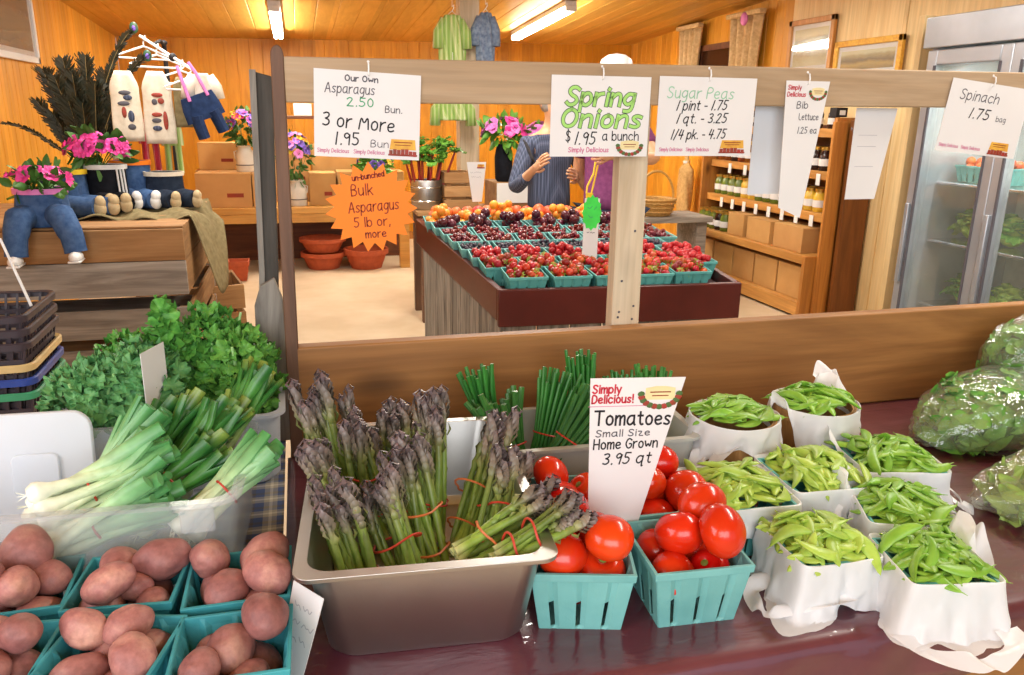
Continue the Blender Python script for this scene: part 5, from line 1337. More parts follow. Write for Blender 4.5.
def build_crates():
    m = M_
    # stacks along the side wall: two grey crates below, a brown one on top
    crate('large grey weathered crate at the bottom of the planter stack', (-1.18,4.42,0), 1.30, 1.12, .33, 2, 'greywood')
    crate('large grey weathered crate in the middle of the planter stack', (-1.18,4.42,.332), 1.30, 1.12, .325, 2, 'greywood', gap=.05)
    crate('large crate with a grey upper slat under the planters', (-1.18,4.42,.718), 1.30, 1.12, .16, 1, 'greywood', gap=.05)
    t = crate('clean brown crate on top of the stack carrying the trouser planters', (-1.18,4.42,.881), 1.30, 1.12, .145, 1, 'crate')
    tb = MB()
    for k in range(5): tb.box((-.65,-.55+k*.222,.146),(.65,-.55+k*.222+.21,.157))
    tb.build('top_boards', m['crate'], t, bev=.003)
    crate('tilted brown slat crate standing behind the planter stack', (-.90,5.95,0), .5, .7, .62, 4, 'crate', rz=.25)
    crate('narrow slat crate standing beside the burlap corner', (-.60,5.30,0), .36, .5, .5, 3, 'crate', rz=.2)
    # burlap
    def bf(u, v):
        x = -1.15+u*.82; y = 4.10+v*.90; z = 1.047+.012*math.sin(x*31+y*12)+.010*math.sin(y*41-x*9)
        ex = max(0, x+.53); ey = max(0, y-4.98)
        if ex: z -= (ex**1.5)*4.6*(.6+.4*math.sin(v*7+.6)); x = -.53+ex*(.48+.2*math.sin(v*5))
        if ey: z -= ey*2
        return (x, y, max(z,.55))
    b = MB().grid(60,40,bf).build('burlap_sheet', m['burlap'], None, solid=.004); tag(b, 'crumpled burlap sheet draped over the crate corner under the shoes', 'cloth')
    top = 1.039
    A = [((-.05,-.03,.05),(-.07,-.12,.05),(-.085,-.155,-.03),(-.09,-.165,-.11)), ((.05,-.03,.05),(.09,-.10,.055),(.13,-.145,-.03),(.14,-.155,-.10))]
    trousers_pot('trouser_planter', 'small blue jeans planter sitting on the crate edge with legs hanging down', (-1.115,3.94,top+.002), .05, 'denim', A, 'palepink', 'white', 1.0, .165)
    F = [((-.05,-.02,.05),(.03,-.09,.05),(.11,-.13,.05),(.17,-.15,.052)), ((.05,-.02,.05),(.10,-.05,.05),(.17,-.07,.05),(.22,-.09,.052))]
    trousers_pot('trouser_planter', 'blue jeans planter with a yellow lined waist, legs stretched sideways', (-1.12,4.34,top+.002), 0, 'denim', F, 'yellow', 'suede', 1.0, .22)
    S = [((-.04,-.03,.05),(-.03,-.10,.052),(-.005,-.16,.052)), ((.04,-.03,.05),(.055,-.10,.052),(.07,-.165,.052))]
    trousers_pot('trouser_planter', 'black track trousers planter with three white stripes and tan shoes', (-.945,4.42,top+.012), .25, 'blackcloth', S, 'white', 'suede', .95, .24, True)
    G = [((-.03,-.03,.05),(.0,-.10,.055),(.03,-.17,.05),(.05,-.21,.05)), ((.05,-.03,.05),(.08,-.09,.052),(.12,-.15,.05),(.14,-.18,.05))]
    trousers_pot('trouser_planter', 'faded denim planter between the track trousers and the dark denim one', (-.86,4.60,top+.012), 0, 'denim', G, 'orange', 'white', .95, .25)
    H = [((-.04,-.03,.05),(0,-.10,.055),(.05,-.17,.05)), ((.05,-.03,.05),(.10,-.08,.055),(.16,-.12,.05))]
    trousers_pot('trouser_planter', 'dark denim planter with thick grey shoe soles on the burlap corner', (-.69,4.55,top+.014), .1, 'darkdenim', H, 'palecloth', 'suede', .9, .2)
    flower_plant('petunia', 'bright pink petunias growing out of the small jeans planter', (-1.115,3.94,top+.15), (.13,.10,.06), 15, ['pink'], 3, br=.034)
    flower_plant('petunia', 'bright pink petunias growing out of the black track trousers planter', (-.965,4.42,top+.235), (.15,.11,.085), 18, ['pink','pink','pink'], 9, br=.042)
    # vase of peacock feathers
    v = thing('feather_vase', 'tall dark vase behind the planters holding peacock feathers', 'vase', (-1.09,4.82,top+.001))
    MB().lathe([(.05,0),(.075,.03),(.09,.10),(.07,.19),(.05,.23),(.06,.25),(.05,.25),(.04,.22),(.03,.02)],22).build('vase_body', m['blackcloth'], v)
    R = random.Random(4); n = 0
    def feather(tip, bend, w, label, eye=False, k=0):
        o = thing('peacock_feather', label, 'feather', (-1.09+R.uniform(-.02,.02),4.82,top+.13), 0, 'peacock feathers in the dark vase')
        t = Vector(tip); mid = t*.55+Vector(bend); pts = []
        for i in range(13):
            u = i/12; pts.append(mid*2*u*(1-u)+t*u*u)
        MB().tube(pts, [.003-.002*i/12 for i in range(13)], 6).build('quill', m['featherquill'], o)
        mb = MB(); rr = random.Random(k)
        for i in range(84):
            u = .3+.7*i/83; j = min(11,int(u*12)); f = u*12-j; p = pts[j].lerp(pts[j+1],f); d = (pts[j+1]-pts[j]).normalized()
            for sg in (-1,1,0.4,-.6):
                sd = Vector((sg*.9,rr.uniform(-.5,.5),rr.uniform(-.3,.5))); L = w*rr.uniform(.7,1.2)*(1 if u < .85 else 1.3-.9*(u-.85)/.15)
                e = p+sd.normalized()*L*.8+d*L*.8; s = d.cross(sd).normalized()*.0022
                mb.add([p-d*.005,p+d*.005,e+s+d*.004,e-s-d*.004],[(0,1,2,3)])
        mb.build('barbs', m['feather'], o)
        if eye and k not in (2,6):
            e = MB().ball(pts[-1],(.022,.006,.03),12,8).build('eye_spot', m['feathereye'], o); MB().ball(pts[-1]+Vector((0,-.004,-.003)),(.011,.005,.015),10,7).build('eye_centre', m['purple'], e)
    T_ = [(-.30,0,.45,.055),(-.24,.05,.62,.07),(-.16,-.02,.58,.075),(-.10,.05,.68,.075),(-.03,0,.60,.08),(.04,.05,.70,.07),(.08,-.04,.55,.075),(.14,.03,.62,.07),(.2,0,.48,.065),(-.2,0,.38,.07),(.12,.05,.42,.075),(-.08,-.03,.45,.08),(.02,-.04,.44,.08)]
    for k, (x, y, z, w) in enumerate(T_):
        feather((x*.72,y,z*.93),(x*.05,0,.05), w*.72, 'dark peacock feather standing in the vase behind the planters', k in (2,6), k)
    feather((.36,-.02,.66),(.0,0,.22), .03, 'long peacock feather bending over towards the clothes rack', True, 31)
    feather((.30,.0,.80),(-.05,0,.2), .028, 'tallest peacock feather reaching towards the ceiling', True, 33)
    feather((-.42,.0,.3),(-.05,0,.15), .02, 'thin feather bending down along the pine wall', False, 34)

# ------------------------------------------------------------------ clothes rack
def build_rack():
    m = M_
    o = thing('clothes_rack', 'slim black rack holding small clothes on white hangers', 'clothes rack', (-.72,5.26,0))
    mb = MB(); mb.tube([(-.0,.0,.02),(0,0,1.93)], .013, 10); mb.build('pole', m['black'], o)
    mb = MB()
    for a in (0,2.1,4.2): mb.tube([(0,0,.05),(.22*math.cos(a),.22*math.sin(a),.012)], .012, 8)
    mb.build('foot', m['black'], o)
    P0 = Vector((-.10,-.16,1.95)); P1 = Vector((.22,-.61,1.75)); MB().tube([(0,0,1.92),(0,-.14,1.93),tuple(P0.lerp(P1,.25))], .009, 8).build('arm', m['black'], o)
    MB().tube([P0,P1], .008, 8).build('rail', m['white'], o)
    MB().ball((-.0,0,1.93),(.02,.02,.015),10,7).build('clamp', m['black'], o); MB().ball(P0.lerp(P1,.62),(.022,.022,.022),10,7).build('clamp', m['black'], o)
    base = Vector((-.72,5.26,0))
    def hanger(p, rz, label, w=.15, drop=.10):
        h = thing('clothes_hanger', label, 'hanger', p, rz, 'white hangers on the rack')
        mb = MB(); mb.tube([(.0,.0,.0),(.014,0,.012),(.016,0,-.006),(.0,0,-.02),(0,0,-.05)], .004, 6)
        mb.tube([(0,0,-.045),(-w,0,-drop),(-w*.9,0,-drop-.012),(w*.9,0,-drop-.012),(w,0,-drop),(0,0,-.045)], .0055, 6); mb.build('hanger_frame', m['white'], h); return h
    def tee(p, rz, mat, label, w, h, sleeves=True, print_=None, cat='shirt'):
        o = thing('small_shirt', label, cat, p, rz, 'small clothes on the rack'); mb = MB()
        def fn(u, v):
            a = 2*PI*u; hw = w*(1 if v < .8 else 1-.5*((v-.8)/.2)); return (hw*math.cos(a)*(1+.04*math.sin(v*7)), .024*math.sin(a)*(1+.5*math.sin(a*4+v*5)*.3), -h+h*v)
        mb.grid(40,14,fn,closed_u=True)
        if sleeves:
            for sx in (-1,1): mb.tube([(sx*w*.62,0,-.015),(sx*w*1.15,0,-.07),(sx*w*1.3,0,-.13)], [.028,.034,.036], 10, cap=False)
        b = mb.build('shirt_body', m[mat], o, solid=.003)
        if print_:
            pr = MB()
            for k, (x, z, sx, sz, mt) in enumerate(print_):
                MB().ball((x,-.0285,z),(sx,.004,sz),12,6).build('shirt_print', m[mt], b)
        return o
    def legs(p, rz, mat, label, w, h, cat='trousers'):
        o = thing('small_trousers', label, cat, p, rz, 'small clothes on the rack')
        mb = MB()
        mb.loft([[(w*f*math.cos(2*PI*i/20),.03*math.sin(2*PI*i/20),z) for i in range(20)] for z, f in ((0,.85),(-.06,1),(-.13,1.05))])
        for sx in (-1,1): mb.tube([(sx*w*.45,0,-.10),(sx*w*.5,0,-h*.6),(sx*w*.55,0,-h)], [w*.55,w*.52,w*.5], 14, flat=.6)
        mb.build('trouser_legs', m[mat], o); return o
    q = [P0.lerp(P1,t)+base for t in (.05,.30,.55,.75,.92)]
    hanger(q[0], .5, 'white hanger at the wall end of the rack carrying the grey printed top'); hanger(q[1], .5, 'white hanger carrying the red printed top'); hanger(q[3], .6, 'white hanger near the free end carrying denim overalls', .17)
    hanger(q[4], .7, 'white empty hanger at the free end of the rack', .16)
    tee(Vector((-.865,4.72,1.745)), .15, 'palecloth', 'cream sleeveless top with a dark grey print', .072, .36, False, [(0,-.11,.03,.012,'softink'),(.012,-.135,.022,.014,'bluecheck'),(-.01,-.165,.03,.012,'softink'),(.02,-.23,.016,.03,'bluecheck'),(-.012,-.21,.012,.03,'emred'),(.018,-.285,.02,.016,'softink')])
    tee(Vector((-.70,4.68,1.745)), .1, 'palecloth', 'cream sleeveless top with a red and grey print', .074, .37, False, [(0,-.12,.028,.012,'emred'),(.016,-.15,.016,.016,'emred'),(-.016,-.155,.014,.016,'softink'),(-.01,-.22,.026,.012,'emred'),(-.014,-.25,.024,.013,'softink'),(.03,-.25,.012,.05,'emred'),(-.014,-.29,.024,.014,'bluecheck')])
    legs(Vector((-.95,4.86,1.42)), .1, 'palecloth', 'pale cream trousers hanging behind the grey printed top', .05, .25)
    legs(Vector((-.78,4.80,1.50)), .1, 'redplaid', 'red plaid trousers hanging between the two cream tops', .055, .30)
    legs(Vector((-.665,4.80,1.49)), .1, 'greenplaid', 'green plaid trousers hanging behind the red printed top', .055, .28)
    o = legs(Vector((-.50,4.62,1.63)), .3, 'darkdenim2', 'dark denim overalls hanging from the free end hanger', .10, .22, 'overalls'); o.rotation_euler = (0,-.35,.3)
    st = MB()
    for sx in (-1,1): st.tube([(sx*.05,-.03,-.02),(sx*.04,-.03,.10),(sx*.03,-.01,.16)], .009, 6)
    st.build('shoulder_strap', m['palepink'], o)
    tee(Vector((-.47,4.66,1.74)), .3, 'palecloth', 'small white tee hanging behind the denim overalls', .06, .2)
    tee(Vector((-.58,4.72,1.72)), .3, 'burlap', 'olive vest hanging beside the denim overalls', .045, .26, False)

# ------------------------------------------------------------------ bench at the back wall
def box_carton(label, lo, hi, group='cardboard cartons on the bench', rz=0, mat='cardboard'):
    c = [(lo[i]+hi[i])/2 for i in range(3)]; d = [hi[i]-lo[i] for i in range(3)]
    o = thing('cardboard_box', label, 'cardboard box', (c[0],c[1],lo[2]), rz, group)
    MB().box((-d[0]/2,-d[1]/2,0),(d[0]/2,d[1]/2,d[2]-.004)).build('box_body', M_[mat], o, bev=.004)
    MB().box((-d[0]/2,-d[1]/2,d[2]-.004),(d[0]/2,-.004,d[2])).build('flap', M_[mat], o, bev=.001); MB().box((-d[0]/2,.004,d[2]-.004),(d[0]/2,d[1]/2,d[2])).build('flap', M_[mat], o, bev=.001)
    MB().box((d[0]*.05,-d[1]/2-.001,d[2]*.3),(d[0]*.35,-d[1]/2+.001,d[2]*.42)).build('printed_mark', M_['brownink'], o)
    return o
def build_bench():
    m = M_; z = .64
    o = thing('flower_bench', 'long yellow pine bench along the back wall holding cartons and flowers', 'bench', (.0,8.5,0))
    MB().box((-1.75,-.48,z-.06),(1.1,.5,z)).build('bench_top', m['benchwood'], o, bev=.004)
    MB().box((-1.75,-.47,z-.15),(1.1,-.44,z-.062)).build('front_rail', m['benchwood'], o, bev=.003)
    for x in (-1.65,-.3,1.02):
        for y in (-.42,.42): MB().box((x-.05,y-.05,0),(x+.05,y+.05,z-.062)).build('leg', m['benchwood'], o, bev=.003)
    MB().box((-1.75,.28,.0),(1.1,.31,z-.065)).build('back_board', m['darkwood'], o)
    box_carton('cardboard carton at the front edge of the bench under the tall flowers', (-.96,8.1,z+.001),(-.45,8.5,z+.33))
    box_carton('cardboard carton stacked on the others beside the white flower can', (-.96,8.55,z+.33+.003),(-.57,8.85,z+.60))
    box_carton('wide cardboard carton lying behind the front one', (-1.0,8.53,z+.001),(-.46,8.9,z+.33))
    box_carton('narrow cardboard carton between the flowers and the grey board', (-.44,8.1,z+.001),(-.27,8.5,z+.33))
    box_carton('cardboard carton beside the second flower can', (.10,8.2,z+.001),(.36,8.55,z+.32))
    box_carton('long cardboard carton behind the orange starburst', (.38,8.2,z+.001),(1.05,8.6,z+.33))
    box_carton('tall cardboard carton standing behind the second flower can', (-.24,8.56,z+.001),(.12,8.9,z+.62))
    box_carton('long plain carton behind the white asparagus card', (.14,8.62,z+.001),(1.0,8.95,z+.58))
    b = MB().box((-.09,-.08,0),(.09,.08,.12)).build('white_carton', m['card'], None, bev=.004); b.location = (.08,8.7,z+.87); 
    tag(b, 'small white carton on the dark shelf above the bench', 'box')
    s = MB().box((-.32,-.13,-.03),(.32,.13,0)).build('wall_shelf', m['darkwood'], None, bev=.003); s.location = (.1,8.75,z+.868); tag(s, 'short dark shelf on brackets above the bench', 'shelf')
    q = MB()
    for x in (-.25,.25): q.box((x-.02,-.02,-.245),(x+.02,.12,-.03))
    q.build('bracket', m['darkwood'], s)
    def can(loc, label, flabel, r, mats, seed, blooms=16, leaf='foliage'):
        o = thing('milk_can', label, 'vase', loc, 0, 'white flower cans')
        MB().lathe([(.085,0),(.09,.01),(.09,.17),(.065,.21),(.06,.23),(.075,.25),(.065,.25),(.055,.22),(.05,.02)],22).build('can_body', m['milkcan'], o)
        MB().lathe([(.092,.06),(.094,.065),(.092,.07)],22,cap0=False,cap1=False).build('band', m['softink'], o)
        for sx in (-1,1): MB().tube([(sx*.066,0,.20),(sx*.10,0,.19),(sx*.095,0,.13),(sx*.088,0,.12)],.006,6).build('handle', m['milkcan'], o)
        flower_plant('bouquet', flabel, (loc[0],loc[1]-.02,loc[2]+.24), r, blooms, mats, seed, leaf, 90, .042, cat='flowers')
    can((-.50,8.32,z+.333), 'white milk can of garden flowers standing on the front carton', 'tall bunch of purple, magenta and yellow flowers on the carton', (.16,.13,.19), ['magenta','purple','yellowfl','magenta','purple'], 21, 26)
    can((-.02,8.22,z+.001), 'white milk can of garden flowers standing on the bench top', 'bunch of lilac and yellow flowers on the bench beside the dark post', (.15,.12,.26), ['purple','yellowfl','purple','palepink'], 22, 30)
    can((.75,8.12,z+.001), 'white milk can hidden behind the orange starburst', 'dark purple and yellow bunch peeping over the orange starburst', (.18,.12,.17), ['purple','yellowfl'], 23, 14, 'brightfol')
    # terracotta
    def pot(loc, R, h, label, square=False):
        o = thing('terracotta_pot', label, 'flower pot', loc, 0, 'terracotta pots under the bench')
        n = 4 if square else 28; M = Matrix.Rotation(PI/4,4,'Z') if square else None
        MB().lathe([(R*.68,0),(R*.9,h*.72),(R*.9,h*.74),(R,h*.75),(R,h),(R*.9,h),(R*.62,.02)],n,M).build('pot_body', m['terra'], o, bev=.002 if square else 0); return o
    pot((.20,8.2,.001), .23, .17, 'wide terracotta bowl on the floor under the second flower can'); pot((.20,8.2,.175), .235, .14, 'wide terracotta bowl stacked in the other bowl')
    pot((.63,8.14,.001), .23, .2, 'terracotta pot on the floor below the orange starburst'); pot((-.60,7.72,.001), .14, .19, 'small square terracotta pot standing alone beside the crates', True)
# ------------------------------------------------------------------ berry table
def build_berry_table():
    m = M_
    FL, FR, BR, BL = (.748,2.965), (1.80,2.895), (1.86,4.30), (.612,4.32); zf, zb = .872, .99
    base = Vector((1.25,3.6,0))
    o = thing('berry_table', 'maroon rimmed sloping table covered with berry boxes', 'table', base)
    def pt(u, v, dz=0):
        x = (FL[0]*(1-u)+FR[0]*u)*(1-v)+(BL[0]*(1-u)+BR[0]*u)*v; y = (FL[1]*(1-u)+FR[1]*u)*(1-v)+(BL[1]*(1-u)+BR[1]*u)*v
        return Vector((x,y,zf+(zb-zf)*v+dz))-base
    def slab(c, z0, z1, name, mat):
        mb = MB(); mb.loft([[pt(u,v,z0) for u,v in c],[pt(u,v,z1) for u,v in c]]); return mb.build(name, mat, o, bev=.004)
    e = .022
    slab([(0,0),(1,0),(1,.016),(0,.016)], -.155, 0, 'front_rim', m['maroon'])
    slab([(0,.017),(.024,.017),(.024,1),(0,1)], -.135, 0, 'side_rim', m['maroon']); slab([(.976,.017),(1,.017),(1,1),(.976,1)], -.135, 0, 'side_rim', m['maroon'])
    slab([(.025,.984),(.975,.984),(.975,1),(.025,1)], -.135, 0, 'back_rim', m['maroon'])
    slab([(.025,.017),(.975,.017),(.975,.983),(.025,.983)], -.06, -.045, 'tray_floor', m['inlay'])
    # upright grey boards below the rim
    for (u0,v0,u1,v1,n,nm) in ((.03,.03,.03,.97,9,'side_boards'),(.97,.03,.97,.97,9,'side_boards'),(.03,.03,.97,.03,7,'front_boards')):
        mb = MB()
        for k in range(n):
            a = pt(u0+(u1-u0)*(k+.03)/n, v0+(v1-v0)*(k+.03)/n, -.12); b = pt(u0+(u1-u0)*(k+.97)/n, v0+(v1-v0)*(k+.97)/n, -.12)
            d = (b-a).normalized(); nn = Vector((-d.y,d.x,0))*.009
            zb0 = .002
            mb.loft([[ (a-nn).xy.to_3d()+V(0,0,zb0),(b-nn).xy.to_3d()+V(0,0,zb0),(b+nn).xy.to_3d()+V(0,0,zb0),(a+nn).xy.to_3d()+V(0,0,zb0)],[a-nn,b-nn,b+nn,a+nn]])
        mb.build(nm, m['greywood_z'], o, bev=.002)
    # ---- boxes, row by row
    big = make_box('berry_box','x',.162,.085,'teal'); mid = make_box('berry_box','x',.145,.085,'teal2'); 
    sb = [strawberry_proto(s) for s in range(4)]; ch = [round_proto('cherry',.0125,'cherry',s,.95,.06) for s in range(2)]; bb = [round_proto('dark_berry',.0095,'blueberry',s) for s in range(2)]
    pl = [round_proto('plum',.024,'plum',s,1.05,.08) for s in range(3)]; ap = [round_proto('apricot',.0235,'apricot',s,.95,.1) for s in range(3)]; pe = [round_proto('peach',.034,'peach',s,.94,.09) for s in range(3)]
    used = set(); slope = math.atan2(zb-zf, 1.37)
    counts = {}; CAP = {'strawberry': 300, 'cherry': 290, 'dark berry': 120}
    stuffs = {}
    rows = [  # v centre, list of u centres, kind, box, fruit, fill count
        (.085,[.135,.31,.475,.645,.81],'strawberry','big',30),
        (.200,[.09,.25,.42,.60,.77,.905],'strawberry','big',28),
        (.315,[.08,.235,.40,.565,.73,.895],'strawberry','mid',24),
        (.425,[.075,.225,.375,.53,.685,.84],'dark berry','mid',34),
        (.535,[.07,.215,.36,.51,.655,.80,.93],'cherry','mid',28),
        (.645,[.07,.21,.35,.49,.63,.77,.91],'cherry','mid',26),
        (.750,[.065,.205,.345,.485,.625,.765,.905],'plum','mid',10),
        (.855,[.06,.2,.34,.48,.62,.76],'apricot','mid',11)]
    fb = {'big':True,'mid':True}
    protos = {'strawberry':sb,'dark berry':bb,'cherry':ch,'plum':pl,'apricot':ap,'peach':pe}
    fr = {'strawberry':.0155,'dark berry':.0095,'cherry':.0125,'plum':.024,'apricot':.0235,'peach':.034}
    word = {'strawberry':'ripe red strawberry','dark berry':'small dark blueberry','cherry':'dark red cherry','plum':'dark purple plum','apricot':'golden apricot','peach':'red and orange peach'}
    for ri, (v, us, kind, bx, n) in enumerate(rows):
        for ui, u in enumerate(us):
            src = big if bx == 'big' else mid; b = src if fb[bx] else dup(src); fb[bx] = False
            p = pt(u, v, -.044)+base
            if ri == 0 and ui == 4: p = pt(u+.005, v+.012, -.044)+base
            rz = -.04+RNG.uniform(-.05,.05)
            b.location = p; b.rotation_euler = (slope,0,rz)
            where = '%s box from the aisle end, %s row of the berry table' % (ORD[ui], ORD[ri])
            pk = {'strawberry':'strawberries','dark berry':'blueberries','cherry':'cherries','plum':'plums','apricot':'apricots'}[kind]
            b['label'] = 'teal box of %s, %s from the aisle end in the %s row' % (pk, ORD[ui], ORD[ri]); b['group'] = 'berry boxes in the %s row' % ORD[ri]
            hb = .081 if bx == 'big' else .0725; r = fr[kind]
            # the box is filled nearly level, so only the upper fruit is in sight
            z0 = .085-r*(1.3 if r < .02 else 1.2)
            P = drop_pile(n, hb*.95, hb*.95, r, ri*31+ui, max(.004,z0), 10, .14, .12)
            P = [(a_,b_,c_-.6*r*max(abs(a_),abs(b_))/hb*1.2,d_) for a_,b_,c_,d_ in P]
            c, s = math.cos(rz), math.sin(rz); M = Matrix.Translation(p) @ Matrix.Rotation(rz,4,'Z') @ Matrix.Rotation(slope,4,'X')
            mb = MB(); q = max(.004,z0)+r*.7; w = hb*.9
            mb.box((-w,-w,.004),(w,w,q)) if False else None
            for i, (px,py,pz,rr) in enumerate(P):
                loc = M @ Vector((px,py,pz)); counts[kind] = counts.get(kind,0)+1
                k = RNG.randrange(len(protos[kind])); src = protos[kind][k]
                ro = (RNG.uniform(.6,2.4) if kind == 'strawberry' else RNG.uniform(0,3), RNG.uniform(-.6,.6), RNG.uniform(0,6)); sc = rr/r
                if counts[kind] > CAP.get(kind, 999):
                    Mx = Matrix.Translation(loc) @ Matrix.Rotation(ro[2],4,'Z') @ Matrix.Rotation(ro[0],4,'X') @ Matrix.Scale(sc,4)
                    me = src.data; stuffs.setdefault(kind, MB()).add([x.co for x in me.vertices],[tuple(f.vertices) for f in me.polygons],Mx); continue
                ky = (kind,k); ob = src if ky not in used else dup(src); used.add(ky)
                ob.location = loc; ob.rotation_euler = ro; ob.scale = (sc,)*3
                tag(ob, '%s in the %s box from aisle end, %s row' % (word[kind], ORD[ui], ORD[ri]), kind, '%s in box %s of row %s' % (pk, ORD[ui], ORD[ri]))
    for kind, mb in stuffs.items():
        ob = mb.build(kind.replace(' ','_')+'_fill', M_[{'strawberry':'strawberry','cherry':'cherry','dark berry':'blueberry'}[kind]])
        tag(ob, {'strawberry':'more red strawberries in the farther strawberry boxes','cherry':'more dark cherries in the farther cherry boxes','dark berry':'more small blueberries in the blueberry boxes'}[kind], kind, None, 'stuff')
    # a loose heap of peaches and apricots along the back rim
    R = random.Random(9)
    for row, (v, n, kind) in enumerate(((.915,17,'apricot'),(.952,15,'peach'),(.972,15,'peach'))):
        for i in range(n):
            u = .05+(i+.5)/n*.72+R.uniform(-.01,.01); kk = kind if R.random() < .88 else ('apricot' if kind == 'peach' else 'peach')
            k = R.randrange(3); src = protos[kk][k]; ky = (kk,k); ob = src if ky not in used else dup(src); used.add(ky)
            ob.location = pt(u, v, -.045+fr[kk]+(.035 if row == 1 else .045 if row == 2 else .03)+R.uniform(0,.012))+base; ob.rotation_euler = (R.uniform(0,3),R.uniform(-1,1),R.uniform(0,6))
            tag(ob, ('golden apricot' if kk == 'apricot' else 'red and orange peach')+' in the loose heap along the back rim', kk, kk+'s in the loose heap')
    # price stakes
    q = pt(.462,.20,.0)+base
    s = card('price_sign', 'white price stake with a lime green burst among the strawberries', .07, .31, (q.x,q.y,q.z+.31), 0, .03, -.04)
    n = 12; out = []
    for k in range(2*n):
        a = PI*k/n; r = 1.0 if k % 2 == 0 else .86; out.append((.046*r*math.cos(a), .078*r*math.sin(a)-.062))
    b = MB().prism(out,-.0022,-.0012).build('green_burst', M_['lime'], s, smooth=False)
    scribble(s, -.02, -.05, .04, .018, M_['greenink'], 1, -.0026, .003); scribble(s, -.016, -.09, .03, .018, M_['greenink'], 2, -.0026, .003); scribble(s, -.018, -.152, .036, .010, M_['softink'], 3, -.0012, .0024)
    q = pt(.245,.90,.05)+base
    s = card('price_sign', 'white tapering card standing in the peaches beside the column', .105, .21, (q.x,q.y,q.z+.275), 0, .0, -.05, outline=[(-.026,-.21),(.026,-.21),(.052,0),(-.055,0)])
    emblem(s, .022, -.022, .04, .022, 0); scribble(s, -.036, -.06, .06, .012, M_['faintink'], 4, -.0009, .002); scribble(s, -.03, -.085, .05, .012, M_['faintink'], 5, -.0009, .002)

# ------------------------------------------------------------------ people
def skin_mesh(name, pts, edges, rad, mat, parent=None, sub=2, root=0):
    me = bpy.data.meshes.new(name); me.from_pydata([tuple(p) for p in pts], [tuple(e) for e in edges], []); me.update()
    o = bpy.data.objects.new(name, me); C.objects.link(o); me.materials.append(mat)
    q = o.modifiers.new('skin','SKIN'); q.use_smooth_shade = True
    for i, r in enumerate(rad):
        v = me.skin_vertices[0].data[i]; v.radius = (r,r) if not isinstance(r, tuple) else r; v.use_root = (i == root)
    s = o.modifiers.new('sub','SUBSURF'); s.levels = sub; s.render_levels = sub
    if parent: o.parent = parent
    return o
def hand(pts, edges, rad, wrist, w0, d, side, palm, curl=.5, s=1.0):
    """five unequal bent fingers and a thumb from the side of the palm, in the arm's own skeleton"""
    d = Vector(d).normalized(); side = Vector(side).normalized(); pn = Vector(palm).normalized()
    pc = Vector(w0)+d*.05*s; pts.append(pc); edges.append((wrist,len(pts)-1)); rad.append((.032*s,.018*s)); pi = len(pts)-1
    for k, (off, L) in enumerate(((-.030,.066),(-.010,.076),(.010,.072),(.028,.056))):
        a = pc+side*off*s+d*.036*s; b = a+(d*math.cos(curl*.4)+pn*math.sin(curl*.4))*L*.45*s; c = b+(d*math.cos(curl*1.5)+pn*math.sin(curl*1.5))*L*.33*s; e = c+(d*math.cos(curl*2.4)+pn*math.sin(curl*2.4))*L*.25*s
        i = len(pts); pts += [a,b,c,e]; rad += [.0098*s,.0092*s,.0085*s,.007*s]; edges += [(pi,i),(i,i+1),(i+1,i+2),(i+2,i+3)]
    a = pc-side*.034*s-d*.012*s; b = a-side*.016*s+d*.03*s+pn*.014*s; c = b+d*.026*s+pn*.014*s
    i = len(pts); pts += [a,b,c]; rad += [.0125*s,.0105*s,.0085*s]; edges += [(pi,i),(i,i+1),(i+1,i+2)]
